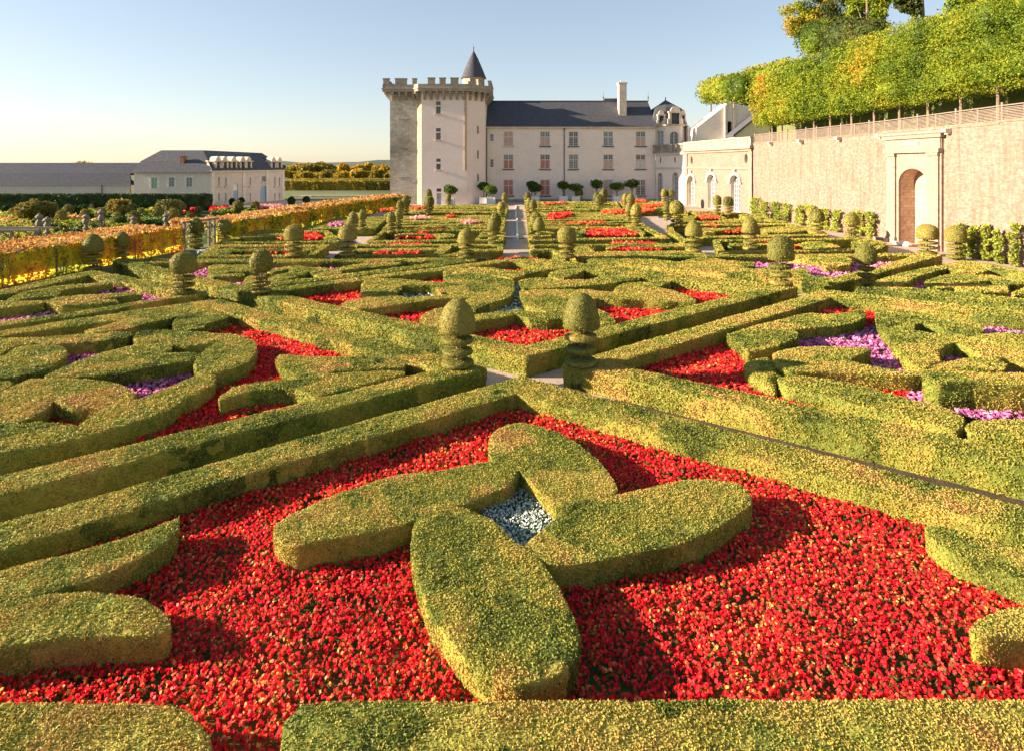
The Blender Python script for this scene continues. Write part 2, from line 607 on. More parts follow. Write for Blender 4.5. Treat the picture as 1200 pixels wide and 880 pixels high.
foliage_mat('tree_gold', [(0.0, (0.10, 0.10, 0.02)), (0.4, (0.28, 0.22, 0.03)), (0.7, (0.55, 0.36, 0.03)), (1.0, (0.60, 0.24, 0.04))],
            scale=0.045, transl=0.3, kt=0.5, kn=1.0, obj=0.25)
foliage_mat('citrus', [(0.0, (0.02, 0.05, 0.01)), (0.5, (0.08, 0.15, 0.02)), (1.0, (0.20, 0.28, 0.03))], scale=0.4, transl=0.25, obj=0.25)
foliage_mat('espalier', [(0.0, (0.09, 0.13, 0.02)), (0.5, (0.34, 0.40, 0.06)), (1.0, (0.58, 0.54, 0.10))], scale=0.6, transl=0.35)
foliage_mat('red', [(0.0, (0.07, 0.12, 0.03)), (0.08, (0.15, 0.19, 0.04)), (0.13, (0.26, 0.16, 0.05)), (0.16, (0.50, 0.008, 0.025)), (0.42, (0.90, 0.014, 0.042)), (0.72, (0.98, 0.045, 0.045)),
                    (0.90, (0.95, 0.14, 0.07)), (1.0, (0.85, 0.50, 0.12))], scale=0.5, transl=0.4, kt=1.0, kn=0.34, obj=0.0, rough=0.45)
foliage_mat('magenta', [(0.0, (0.03, 0.05, 0.02)), (0.13, (0.06, 0.08, 0.03)), (0.16, (0.42, 0.07, 0.26)), (0.55, (0.72, 0.17, 0.46)), (1.0, (0.85, 0.48, 0.62))],
            scale=0.5, transl=0.3, kt=1.0, kn=0.08, obj=0.0)
foliage_mat('pink', [(0.0, (0.03, 0.05, 0.02)), (0.13, (0.06, 0.08, 0.03)), (0.16, (0.6, 0.2, 0.2)), (0.55, (0.80, 0.34, 0.33)), (1.0, (0.85, 0.60, 0.50))],
            scale=0.5, transl=0.3, kt=1.0, kn=0.08, obj=0.0)
foliage_mat('white', [(0.0, (0.06, 0.14, 0.08)), (0.40, (0.12, 0.26, 0.15)), (0.44, (0.70, 0.76, 0.72)), (1.0, (0.88, 0.90, 0.86))],
            scale=0.5, transl=0.3, kt=1.0, kn=0.08, obj=0.0)
foliage_mat('orangebed', [(0.0, (0.03, 0.05, 0.02)), (0.13, (0.06, 0.08, 0.03)), (0.16, (0.6, 0.05, 0.02)), (0.55, (0.80, 0.10, 0.04)), (1.0, (0.85, 0.3, 0.1))],
            scale=0.5, transl=0.3, kt=1.0, kn=0.08, obj=0.0)
foliage_mat('crop', [(0.0, (0.05, 0.09, 0.02)), (0.35, (0.12, 0.20, 0.03)), (0.65, (0.28, 0.33, 0.03)), (1.0, (0.50, 0.42, 0.04))],
            scale=0.12, transl=0.3, kt=0.4, kn=1.0, obj=0.3)

plain('gravel', (0.42, 0.34, 0.27), 0.9, 0.18, 6.0, 0.5)
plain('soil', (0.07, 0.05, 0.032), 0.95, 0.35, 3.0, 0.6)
plain('field', (0.10, 0.12, 0.04), 0.9, 0.4, 0.05)
plain('bark', (0.20, 0.15, 0.10), 0.9, 0.3, 4.0, 0.5)
plain('wood_grey', (0.23, 0.185, 0.15), 0.8, 0.25, 8.0, 0.2)
plain('white_paint', (0.80, 0.80, 0.78), 0.5, 0.04, 3.0)
plain('frame_paint', (0.62, 0.60, 0.57), 0.6, 0.06, 3.0)
plain('blue_paint', (0.30, 0.42, 0.55), 0.6, 0.05, 2.0)
plain('green_paint', (0.28, 0.40, 0.28), 0.6, 0.05, 2.0)
plain('shutter_red', (0.50, 0.20, 0.14), 0.6, 0.12, 2.0)
plain('shutter_pale', (0.55, 0.38, 0.30), 0.6, 0.12, 2.0)
plain('iron', (0.05, 0.05, 0.055), 0.5, 0.2, 4.0, metal=0.5)
plain('lead', (0.09, 0.09, 0.10), 0.6, 0.2, 2.0)
plain('brick', (0.42, 0.18, 0.11), 0.85, 0.25, 8.0, 0.3)
plain('trim', (0.62, 0.53, 0.43), 0.85, 0.16, 1.2, 0.3)
plain('trim_grey', (0.33, 0.30, 0.26), 0.9, 0.30, 1.1, 0.4)
plain('whitestone', (0.74, 0.68, 0.58), 0.85, 0.10, 1.5, 0.3)
plain('hill', (0.07, 0.10, 0.07), 0.95, 0.3, 0.01)
plain('glass', (0.05, 0.06, 0.075), 0.08, 0.2, 2.0, spec=0.8)
plain('glass_pale', (0.16, 0.18, 0.21), 0.1, 0.2, 2.0, spec=0.8)
plain('dark', (0.02, 0.02, 0.02), 0.9, 0.1, 1.0)
stone('facade', (0.88, 0.79, 0.71), (0.86, 0.77, 0.69), (0.80, 0.71, 0.63), 'xz', 0.85, 0.34, (0.60, 0.50, 0.42), 0.35, 0.5, bump=0.08, msize=0.008, var=0.22)
stone('keep_wall', (0.88, 0.75, 0.69), (0.87, 0.74, 0.68), (0.84, 0.71, 0.65), 'xy', 0.9, 0.4, (0.66, 0.50, 0.42), 0.4, 0.3, bump=0.06, msize=0.006, var=0.15)
stone('keep_grey', (0.66, 0.60, 0.50), (0.48, 0.44, 0.37), (0.50, 0.46, 0.39), 'xy', 0.7, 0.36, (0.13, 0.11, 0.10), 0.75, 0.16, bump=0.5, msize=0.03)
stone('quoin', (0.56, 0.44, 0.30), (0.50, 0.38, 0.26), (0.36, 0.28, 0.2), 'xy', 0.7, 0.4, (0.3, 0.22, 0.15), 0.4, 0.3)
stone('parapet', (0.46, 0.40, 0.33), (0.38, 0.33, 0.28), (0.25, 0.22, 0.19), 'xy', 0.8, 0.4, (0.20, 0.18, 0.15), 0.6, 0.5)
stone('retain', (0.345, 0.258, 0.208), (0.245, 0.176, 0.138), (0.26, 0.19, 0.15), 'yz', 0.30, 0.13, (0.17, 0.10, 0.06), 0.8, 0.8, streak=True, bump=0.5, msize=0.016, var=0.6)
stone('slate_barn', (0.065, 0.080, 0.112), (0.050, 0.062, 0.088), (0.035, 0.04, 0.055), 'xy', 0.25, 0.14, (0.085, 0.075, 0.07), 0.5, 0.3, bump=0.3)
stone('orang', (0.285, 0.213, 0.172), (0.255, 0.190, 0.152), (0.22, 0.163, 0.128), 'yz', 0.6, 0.3, (0.48, 0.34, 0.25), 0.35, 0.5, bump=0.2, msize=0.012)
stone('niche_stone', (0.34, 0.262, 0.214), (0.30, 0.23, 0.186), (0.34, 0.27, 0.20), 'yz', 0.7, 0.32, (0.55, 0.42, 0.3), 0.3, 0.5, bump=0.3)
stone('niche_in', (0.62, 0.46, 0.33), (0.50, 0.36, 0.26), (0.42, 0.30, 0.22), 'xy', 0.45, 0.25, (0.2, 0.14, 0.09), 0.5, 0.8, bump=0.6)
stone('stable', (0.74, 0.64, 0.57), (0.70, 0.60, 0.53), (0.64, 0.55, 0.48), 'xy', 0.5, 0.22, (0.45, 0.38, 0.34), 0.35, 0.4, bump=0.1, msize=0.008, var=0.3)
stone('slate', (0.12, 0.13, 0.155), (0.09, 0.098, 0.12), (0.035, 0.038, 0.045), 'xy', 0.25, 0.14, (0.10, 0.085, 0.075), 0.5, 0.35, bump=0.4)
stone('slate_pale', (0.115, 0.14, 0.19), (0.09, 0.11, 0.15), (0.06, 0.07, 0.09), 'xy', 0.25, 0.14, (0.15, 0.13, 0.12), 0.5, 0.3, bump=0.3)
# ================================================================ ground
def sheet(name, poly, z, mat, kind='structure', label=None):
    mb = MB(); n = len(poly)
    mb.v = [(p[0], p[1], z) for p in poly]; mb.f = [tuple(range(n))]; mb.m = [0]
    o = mb.build(name, mat)
    return tag(o, label, None, None, kind)


gp = MB(); gp.quad((-2500, -60, 0), (2500, -60, 0), (2500, 5000, 0), (-2500, 5000, 0))
tag(gp.build('ground', M['field']), kind='structure')
sheet('gravel_path', [(-19, 2), (34, 2), (33, 60), (31, 104), (-50, 109), (-60, 94), (-29, 94), (-24, 94), (-18.2, 80), (-18.2, 60), (-19.5, 40)], 0.004, M['gravel'])


def soil_px(poly):
    sheet('planting_soil_and_shade', [W(x, y, 0)[:2] for x, y in poly], 0.010, M['soil'])


# ================================================================ flower beds
def bed(label, px, mat, excl=(), zp=0.22, dens=1.0, name='flower_bed', group='flower beds between the hedges', soilz=0.05,
        world=False, leaf=0.33, hgt=0.12, ps=1.0):
    poly = list(px) if world else [W(x, y, zp)[:2] for x, y in px]
    ex = [[W(x, y, zp)[:2] for x, y in e] for e in excl]
    if area2(poly) < 0: poly = poly[::-1]
    P = np.array(poly)
    # low mound of leaves under the flowers
    d0 = max(5.5, min(math.hypot(*p) for p in poly))
    g = max(0.10, min(0.8, d0 * 0.012))
    rs = resample(poly, g * 1.5)
    xs = P[:, 0]; ys = P[:, 1]
    gx = np.arange(xs.min(), xs.max(), g); gy = np.arange(ys.min(), ys.max(), g)
    if len(gx) * len(gy) > 40000:
        g *= math.sqrt(len(gx) * len(gy) / 40000.0)
        gx = np.arange(xs.min(), xs.max(), g); gy = np.arange(ys.min(), ys.max(), g)
    G = np.array([(a, b) for a in gx for b in gy]) + RNG.uniform(-.2, .2, (len(gx) * len(gy), 2)) * g
    G = G[inside(G, rs)]
    if len(G): G = G[seg_dist(G, rs) > g * 0.5]
    V2, T = cdt([rs], G)
    z = soilz + 0.05 + 0.05 * vnoise(np.column_stack([V2 * 2.5, np.zeros(len(V2))]), 5)
    V = np.column_stack([V2, z])
    allV = [V]; allQ = []; allT = [np.full(len(V), 0.02)]
    off = len(V)
    cen = V[T].mean(axis=1); dc = np.hypot(cen[:, 0], cen[:, 1])
    edges = [0, 7.5, 9, 11, 14, 18, 24, 34, 60, 300]
    for e in range(len(edges) - 1):
        mm = (dc >= edges[e]) & (dc < edges[e + 1])
        if not mm.any(): continue
        dm = max(d0, 0.5 * (edges[e] + min(edges[e + 1], 90)))
        a = max(0.036, 0.0030 * dm) * ps
        per = dens * 2.3 / (a * a)
        C, _ = tri_sample(V, T[mm], per / 3.2)
        for q in ex:
            if len(C): C = C[~inside(C[:, :2], q)]
        if not len(C): continue
        bump = vnoise(np.column_stack([C[:, :2] * 2.2, np.zeros(len(C))]), 9)
        clump = vnoise(np.column_stack([C[:, :2] / (a * 5.0), np.zeros(len(C))]), 21)
        keep = RNG.random(len(C)) < 0.80 + 0.45 * clump
        C = C[keep]; bump = bump[keep]
        zc = soilz + 0.10 + hgt * (0.55 + 0.35 * bump + 0.35 * RNG.random(len(C)))
        # each flower head: four or five petals around a centre; leaves lower down
        ct = np.clip(0.62 + RNG.normal(size=len(C)) * 0.2, 0.18, 1)
        for k in range(5):
            D = RNG.normal(size=(len(C), 3)); D /= np.linalg.norm(D, axis=1)[:, None]
            Pk = np.column_stack([C[:, :2], zc]) + D * a * 0.55
            lf = RNG.random(len(C)) < leaf
            Pk[lf, 2] -= hgt * 0.15
            up = np.array([-0.5, -0.3, 0.6]) + D * 0.7
            v, q = leaf_quads(Pk, a * 1.15, up, 0.45, 1.15)
            t = np.where(lf, RNG.random(len(C)) * 0.12, np.clip(ct + RNG.normal(size=len(C)) * 0.10, 0.18, 1))
            allV.append(v); allQ.append(q + off); off += len(v); allT.append(np.repeat(t, 4))
    o = mesh_np(name, np.concatenate(allV), T, np.concatenate(allQ) if allQ else None, mat=mat, tint=np.concatenate(allT))
    return tag(o, label, 'flower bed', group, 'stuff')


# ================================================================ hedges of the near parterre
FR = 'long clipped hedges framing the triangular compartments'
SH = 'shaped box hedges inside the compartments'
PT = 'petal-shaped box hedges in the nearest compartment'

# nearest compartment: chevron frame
oa = isect(.2812, .2487); ia = isect(.3020, .2700)
hedge('long chevron hedge around the nearest red bed, its corner pointing at the castle',
      [onR(.2812, -120), oa, onL(.2500, 760), onL(.2525, 1320), onL(.2710, 1320), ia, onR(.3020, -120)], group=FR)
hedge('nearest hedge of all, running along the bottom right edge of the photo',
      [(352, 824), (400, 820), (700, 819), (1330, 817), (1330, 1000), (335, 1000), (328, 900), (333, 845)], group=FR)
hedge('rounded hedge end at the bottom left corner of the photo',
      [(-120, 822), (60, 821), (175, 822), (222, 832), (244, 858), (248, 900), (246, 1000), (-120, 1000)], group=FR)
# petals
hedge('petal hedge pointing left from the white flower diamond',
      [(322, 617), (331, 609.5), (355, 596), (388, 581), (415, 572), (448, 561.5), (484, 553), (510, 552), (544, 545), (568, 542), (595, 542), (607, 549.5),
       (605, 558), (592, 571), (568, 580), (544, 590), (515, 600), (485, 610), (448, 620), (409, 627), (370, 634), (346, 638), (325, 630)], True, group=PT)
hedge('largest petal hedge, reaching towards the camera below the white diamond',
      [(484, 625), (487, 610), (499, 602), (520, 596), (541, 594), (559, 599), (577, 609), (592, 623), (606, 637), (617, 642), (634, 655), (646, 674), (658, 695), (668, 715),
       (676, 735), (678, 758), (668, 777), (645, 792), (615, 800), (590, 797), (560, 781), (530, 752), (500, 708), (488, 670), (483, 645)], True, group=PT)
hedge('petal hedge pointing right from the white flower diamond',
      [(614, 641), (634, 621), (652, 606), (679, 593), (706, 584), (724, 579), (748, 573), (790, 563), (820, 561), (850, 563), (868, 567), (878, 577),
       (879, 590), (859, 605), (835, 620), (796, 635), (760, 644), (724, 649), (694, 655), (652, 658), (634, 654)], True, group=PT)
hedge('petal hedge with a round crest beyond the white flower diamond',
      [(574, 515), (580, 505), (598, 497), (616, 496), (640, 501), (664, 512), (682, 524), (700, 537.5), (712, 551), (721, 566), (722, 576), (712, 583), (700, 587), (679, 594),
       (661, 601), (640, 582), (616, 558), (607, 552), (595, 545), (580, 540), (574, 529)], True, group=PT)
hedge('pointed leaf-shaped hedge with a sharp right tip at the left edge, beside the red bed',
      [(210, 604), (209, 606), (175, 619), (125, 636), (75, 650), (25, 661), (-80, 690), (-80, 735), (0, 710), (50, 695), (100, 680), (140, 664), (172, 650), (197, 634), (209, 618)], group=SH)
hedge('blunt rounded hedge at the left edge, below the pointed leaf hedge',
      [(-90, 728), (-20, 712), (0, 706), (50, 696), (100, 692), (150, 697), (185, 710), (199, 728), (190, 738), (160, 741), (100, 743), (50, 748), (0, 756), (-90, 770)], True, group=SH)
hedge('scroll hedge at the right edge tucked against the long chevron hedge',
      [(1084, 616), (1090, 611), (1125, 621), (1175, 635), (1300, 668), (1300, 720), (1200, 680), (1150, 658), (1120, 648), (1100, 638), (1087, 626)], group=SH)
hedge('small rounded hedge dome among red flowers at the right edge',
      [(1137, 738), (1141, 730), (1152, 721), (1172, 714), (1200, 711), (1240, 713), (1275, 722), (1280, 738), (1240, 748), (1200, 746), (1160, 746), (1143, 743)], True, group=SH)
soil_px([oa, (-120, 700), (-400, 1100), (1700, 1100), (1300, 650)])
sheet('planting_soil_and_shade', [W(*onL(.2380, 720), 0)[:2], W(*onL(.2380, 1330), 0)[:2], W(*onL(.272, 1330), 0)[:2], W(*onL(.272, 720), 0)[:2]], 0.010, M['soil'])  # dark strip added along the diagonal path, its shade painted in soil colour
DIA = [(610, 556), (556, 590), (612, 650), (664, 604)]
bed('deep red begonias filling the nearest triangular compartment', [(608, 462), (1330, 668), (1330, 1000), (-160, 1000), (-160, 690), (0, 652)], M['red'], excl=[DIA], soilz=.09)
bed('white flowers in the diamond between the four petal hedges', [(613, 548), (545, 590), (612, 664), (674, 604)], M['white'], dens=1.2, leaf=0.5, soilz=0.20, ps=.75)

# left compartment
lv = isect(.2585, .2487); li = isect(.2445, .264)
hedge('long hedge frame of the left compartment, meeting the spiral topiary left of centre',
      [(-130, 407.5), (0, 388.7), (100, 372.5), (193, 358.5), (257, 350.5), lv, onR(.2585, -130), onR(.2445, -130), li, (247, 360.5), (139, 375), (0, 394), (-130, 412)],
      group=FR)
soil_px([(-200, 430), (257, 352), lv, (-200, 640)])
hedge('long sweeping scroll hedge in the left compartment with a hooked right end',
      Q(0, 0, 1, [(247, 437), (253, 440), (250, 449), (232, 461), (220, 464), (200, 478), (170, 490), (140, 499), (100, 511), (50, 522), (0, 529), (-90, 540), (-90, 512),
                  (0, 501), (22, 497), (45, 494), (75, 495), (92, 499), (100, 492), (108, 486), (124, 477), (140, 472), (170, 465), (200, 452), (220, 443)]), group=SH)
hedge('broad notched hedge shape like half a heart at the left edge of the left compartment',
      Q(0, 330, 5, [(0, 650), (80, 612), (180, 572), (350, 568), (500, 575), (620, 582), (700, 600), (760, 630), (800, 658), (770, 692), (700, 715), (620, 738), (500, 728), (420, 728),
                    (350, 712), (312, 700), (240, 765), (180, 800), (110, 836), (0, 846), (-450, 900), (-450, 720)]), group=SH, h=.64)
hedge('leaf-shaped hedge between the two pink strips of the left compartment',
      Q(0, 330, 5, [(260, 553), (400, 490), (560, 430), (700, 390), (800, 370), (900, 362), (980, 365), (1005, 378), (1000, 395), (940, 418), (1100, 414), (1165, 420), (1170, 435),
                    (1130, 460), (1000, 480), (900, 500), (780, 520), (700, 535), (500, 550), (380, 560), (275, 562)]), group=SH)
hedge('oval hedge lobe at the left edge, left of the upper pink strip',
      Q(0, 330, 5, [(40, 425), (90, 392), (180, 372), (290, 371), (365, 384), (388, 408), (380, 432), (340, 465), (280, 500), (180, 540), (60, 555), (-150, 562), (-150, 450), (0, 440)]), True, group=SH)
hedge('narrow curved hedge band above the oval lobe in the left compartment',
      Q(0, 330, 5, [(0, 330), (250, 325), (500, 305), (700, 295), (768, 298), (775, 312), (740, 325), (600, 345), (450, 358), (330, 361), (200, 357), (100, 370), (30, 400), (0, 425),
                    (-200, 430), (-200, 335)]), group=SH)
hedge('small hedge tip cut by the left edge between two larger lobes',
      Q(0, 330, 5, [(-200, 590), (70, 585), (80, 598), (0, 645), (-200, 680)]), group=SH)
hedge('slim yellow-green leaf hedge along the rear side of the left compartment',
      Q(0, 330, 5, [(495, 288), (600, 265), (660, 248), (700, 222), (760, 205), (850, 195), (1000, 175), (1110, 161), (1102, 175), (1000, 215), (900, 235), (800, 262), (700, 280), (560, 297)]), group=SH)
hedge('small rounded hedge with a pointed right tip in the rear corner of the left compartment',
      [(203, 378), (208, 370), (220, 365), (232, 360.5), (243, 360), (252, 364), (262, 368), (268, 370.5), (262, 374), (250, 376.5), (243, 379), (238, 384), (222, 386), (206, 384)], group=SH)
hedge('hook-shaped hedge curling around the left end of the red flowers',
      [(157, 396), (160, 390), (170, 387.5), (200, 387), (238, 389.5), (250, 391), (270, 391.5), (290, 395.5), (300, 401), (301, 408), (297, 417), (290, 424), (276, 430), (260, 436),
       (248, 438), (236, 438), (229, 434), (228, 426), (232, 418), (240, 410), (250, 404), (254, 402.5), (240, 403), (220, 404.5), (204, 403), (190, 401), (175, 402), (160, 401)], group=SH)
hedge('blunt tongue of hedge lying in the red flowers of the left compartment',
      [(324, 420), (326, 416), (332, 415), (360, 418), (400, 418), (425, 417), (450, 420), (475, 425), (472, 430), (440, 431), (410, 434), (390, 436), (370, 439), (350, 439), (336, 434), (328, 428)], group=SH)
hedge('long spear hedge with a dark hollow on its near side, in the left compartment',
      [(257, 464), (272, 454), (290, 449), (304, 447.5), (340, 444), (380, 438), (420, 435), (455, 434), (474, 435), (474, 438.5), (455, 443), (420, 452), (380, 462), (371, 463), (358, 459), (345, 455),
       (330, 454), (300, 456), (275, 462), (258, 468)], group=SH)
MG = [(56, 436), (68, 404), (150, 390), (160, 400), (228, 404), (240, 438), (165, 470), (128, 462), (98, 440)]
bed('red begonias winding through the left compartment', [(-160, 420), (247, 355), (540, 432), (-160, 590)], M['red'], excl=[MG], leaf=.22)
bed('pink flowers inside the heart of the left compartment', MG, M['magenta'], leaf=.2)

# central compartment behind the crossing
A_ = isect(.1235, .1085); B_ = isect(.1235, .224); C_ = isect(.2575, .224); D_ = isect(.2575, .1085)
a_ = isect(.1275, .1155); b_ = isect(.1275, .2120); c_ = isect(.2425, .2120); d_ = isect(.2425, .1155)
hedge('four-sided hedge frame of the central compartment on the axis of the castle path', [A_, B_, C_, D_], holes=[[a_, b_, c_, d_]], group=FR)
soil_px([A_, B_, C_, D_])
hedge('low chevron hedge behind the near red strip of the central compartment',
      Q(500, 300, 6, [(325, 415), (450, 402), (560, 386), (625, 376), (720, 390), (850, 400), (960, 412), (960, 440), (850, 452), (720, 440), (625, 410), (560, 426), (450, 442), (340, 458)]), group=SH)
hedge('shallow V-shaped hedge below the farthest red diamond of the central compartment',
      Q(500, 300, 6, [(300, 80), (470, 84), (600, 103), (640, 105), (720, 93), (860, 75), (1000, 62), (1000, 88), (860, 99), (740, 117), (650, 144), (600, 158), (560, 149), (460, 129), (400, 121), (300, 98)]), group=SH)
hedge('left wing hedge of the fan in the central compartment',
      [(520, 318), (530, 314.7), (550, 315), (565, 321), (573, 323), (578, 326), (598, 327), (602, 329), (602.5, 340), (598, 347), (588, 351), (572, 356), (559, 362), (555.5, 366), (547, 360),
       (546, 352), (557, 347), (540, 345.5), (518, 342), (512, 337), (500, 333.5), (525, 331), (521, 325)], group=SH)
hedge('square-ended hedge at the left tip of the central compartment',
      [(424, 333), (428, 329), (447, 327), (471, 327.7), (489, 329), (508, 330.7), (534, 333), (517, 344), (511, 338), (505, 335.3), (471, 334.6), (471, 339), (466, 342.3), (460, 345), (435, 345.3), (424, 347), (423.5, 340)], group=SH)
hedge('flat blade hedge between the white and the red flowers, left in the central compartment',
      [(400, 356), (406, 353), (420, 351), (433, 347), (447, 345.5), (463, 345.5), (476, 349.2), (513, 345.6), (540, 346), (557, 347.8), (552, 349), (529, 349.6), (505, 351), (473, 356), (440, 360.7), (420, 360.7), (406, 359)], group=SH, h=.63)
hedge('small round hedge half hidden by the left of the two big topiaries',
      [(492, 375), (498, 367), (512, 362), (525, 359.5), (540, 362), (545, 372), (538, 381), (515, 382.5), (498, 380.5)], True, group=SH)
hedge('small round hedge just right of the right of the two big topiaries',
      [(690, 366), (701, 363), (713, 368), (720, 374), (719, 379), (704, 384), (690, 384), (682, 375)], True, group=SH)
hedge('small wedge hedge right of the farthest red diamond in the central compartment',
      [(643, 321.5), (652, 317), (667, 315.8), (683, 315), (685, 317), (673, 322.5), (660, 326.5), (650, 325)], group=SH)
hedge('thin curved hedge above the white flowers, right in the central compartment',
      [(609, 333), (609, 329), (620, 326.5), (642, 325.5), (650, 328), (665, 328.3), (687, 327.6), (713, 324.4), (727, 323.5), (747, 324.5), (740, 328.5), (713, 332.3), (684, 335), (660, 337), (640, 337.4), (612, 338.3)], group=SH, h=.66)
hedge('right wing hedge of the fan with a long pointed tip, in the central compartment',
      [(609, 341), (633, 339.3), (667, 338.9), (685, 339.2), (700, 341), (719, 342.7), (721, 337.5), (727, 334), (735, 331.6), (753, 330.9), (767, 329.4), (780, 327.4), (786, 327), (786, 330), (778, 333.5), (771, 337.2), (787, 339.3),
       (800, 344), (815, 351), (814, 354.5), (800, 354), (773, 353), (753, 351.3), (727, 351), (700, 348.8), (690, 351), (682, 359), (665, 367), (640, 365), (617, 357), (610, 348)], group=SH, h=.63)
WZ = [[(462, 333), (507, 333), (520, 344), (490, 353), (465, 350)],
      [(553, 370), (600, 343), (597, 331), (556, 320), (566, 317), (602, 326), (655, 314), (662, 319), (622, 330), (613, 334), (614, 345), (640, 369)],
      [(668, 338), (722, 332), (724, 344), (690, 348)]]
bed('red begonias in the pockets of the central compartment', [(607, 302), b_, c_, (925, 338)], M['red'], excl=WZ, leaf=.22)
bed('white flowers in the left pocket of the central compartment', WZ[0], M['white'], leaf=.3)
bed('white flowers around the keyhole in the middle of the central compartment', WZ[1], M['white'], leaf=.3)
bed('white flowers in the right pocket of the central compartment', WZ[2], M['white'], leaf=.3)

# right compartment
rl = isect(.2805, .2235); rt = isect(.2805, .1087); rli = isect(.3015, .2115); rti = isect(.3015, .1150)
hedge('hedge frame of the right compartment, cornered under the right one of the two big topiaries',
      [rl, rt, onL(.1087, 1330), onL(.1150, 1330), rti, rli, onL(.2115, 1330), onL(.2235, 1330)], group=FR)
soil_px([rl, rt, onL(.11, 1330), onL(.2235, 1330)])
G_ = lambda p: Q(800, 340, 5, p)
H_ = lambda p: Q(960, 340, 5, p)
hedge('double-lobed hedge like a boomerang between red and pink flowers, right compartment',
      G_([(262, 262), (300, 245), (400, 215), (500, 190), (620, 160), (700, 141), (760, 136), (850, 140), (940, 134), (1000, 120), (1040, 115), (1068, 130), (1070, 150), (1050, 172), (980, 198),
          (880, 212), (780, 219), (690, 225), (655, 233), (672, 250), (672, 283), (620, 300), (560, 326), (520, 338), (430, 354), (375, 356), (335, 318), (300, 290), (268, 275)]), group=SH)
hedge('ragged piece of hedge with thin growth beside the dark red patch, right compartment',
      G_([(368, 410), (400, 395), (450, 388), (520, 395), (560, 430), (570, 500), (540, 545), (470, 520), (380, 480)]), group=SH, amp=.05, h=.60, rnd=.1)
hedge('flat hedge with a swallow-tail notch below the pink flowers, right compartment',
      [(906, 414), (920, 409.5), (940, 407), (970, 406), (1000, 407), (1021, 409), (1018, 412), (1004, 417), (994, 422), (1010, 427), (1035, 432), (1056, 434), (1081, 435.5), (1081, 441),
       (1060, 441), (1040, 440), (1000, 437), (960, 435.5), (930, 436), (910, 430)], group=SH)
hedge('tall straight hedge block with a shaded front at the right edge, above pink flowers',
      [(1082, 435), (1200, 437), (1330, 440), (1330, 456), (1200, 451), (1140, 447.5), (1100, 446.5), (1082, 441)], group=SH, h=.92)
hedge('large lobed hedge with two dark hollows at the right edge, right compartment',
      [(1026, 367), (1026, 363), (1034, 362), (1060, 364), (1090, 367.5), (1120, 374), (1140, 378), (1152, 383), (1153, 387), (1148, 391), (1134, 392.5), (1120, 390), (1100, 382.5), (1080, 378.2), (1072, 379),
       (1070.5, 382), (1072, 387), (1090, 390.3), (1130, 394), (1136, 397), (1160, 402), (1200, 410), (1330, 430), (1330, 440), (1200, 421), (1180, 418), (1160, 418), (1150, 416), (1130, 405), (1118, 402), (1108, 404),
       (1099, 411), (1102, 423), (1090, 427), (1083, 431), (1076, 430), (1060, 418), (1052, 408), (1046, 402), (1042, 393), (1034, 387), (1027, 378)], group=SH)
hedge('narrow band hedge running off the right edge above the lobed hedge, right compartment',
      [(1135, 393.5), (1148, 392), (1170, 390), (1200, 391.5), (1330, 398), (1330, 418), (1200, 405), (1160, 399)], group=SH, h=.62)
hedge('bright green leaf-shaped hedge lying before the dark block, right compartment',
      [(1080, 434), (1100, 426), (1130, 420), (1150, 418), (1170, 420), (1180, 426), (1176, 434), (1140, 435), (1100, 435)], group=SH, h=.60)
hedge('tapering hedge wedge pressed against the long hedge of the right compartment',
      [(912, 441), (940, 441), (970, 444), (1000, 449), (1040, 460), (1080, 471), (1100, 475), (1120, 482), (1130, 490), (1128, 499), (1120, 503), (1080, 493), (1030, 480), (1000, 472), (960, 461), (925, 452), (913, 447)], group=SH)
hedge('low rounded hedge at the right edge below the pink flowers',
      [(1132, 498), (1140, 492.5), (1170, 490.5), (1200, 490), (1330, 492), (1330, 545), (1200, 515), (1150, 508), (1134, 504)], group=SH)
MR = [[(930, 398), (976, 396), (1003, 388), (1008, 382), (1030, 383), (1052, 404), (1064, 441), (1020, 438), (932, 414)]]
bed('red begonias at both tips of the right compartment', [rli, (975, 346), (1063, 362), (1063, 520)], M['red'], excl=MR, leaf=.22)
bed('pink flowers curling through the middle of the right compartment', MR[0], M['magenta'], leaf=.2)
bed('pink flowers at the right edge of the right compartment', [(1063, 380), (1330, 380), (1330, 540), (1063, 470)], M['magenta'], leaf=.2)

# far left compartment (next to the vine arbour)
S1 = lambda p: Q(0, 310, 7.5, p)
S2 = lambda p: Q(140, 290, 7.5, p)
S3 = lambda p: Q(280, 290, 7.5, p)
S8 = lambda p: Q(1000, 280, 6, p)
hedge('hedge frame of the far left compartment, under the left spiral topiary',
      [(-130, 396), (0, 376.7), (80, 367), (160, 354), (207, 348.7), (244, 345.5), (240, 341.5), (108, 317), (60, 327), (20, 336), (-130, 368), (-130, 374), (20, 341), (60, 333.5), (104, 323), (222, 345),
       (160, 357.5), (80, 372), (0, 382), (-130, 402)], group=FR)
soil_px([(-200, 400), (244, 346), (108, 318), (-200, 380)])
hedge('wavy hedge with a dark end right of the autumn vines, far left compartment',
      S1([(70, 310), (110, 285), (160, 258), (240, 235), (340, 220), (430, 205), (480, 190), (640, 180), (800, 170), (985, 153), (985, 166), (800, 195), (640, 212), (530, 235), (515, 260), (500, 280), (350, 286), (250, 292), (120, 322), (70, 325)]), group=SH)
hedge('forked hedge in the middle of the far left compartment',
      S1([(380, 322), (500, 292), (700, 270), (850, 265), (1000, 255), (1240, 243), (1240, 262), (1050, 280), (880, 300), (1030, 320), (1030, 335), (900, 346), (700, 352), (540, 362), (470, 347)]), group=SH)
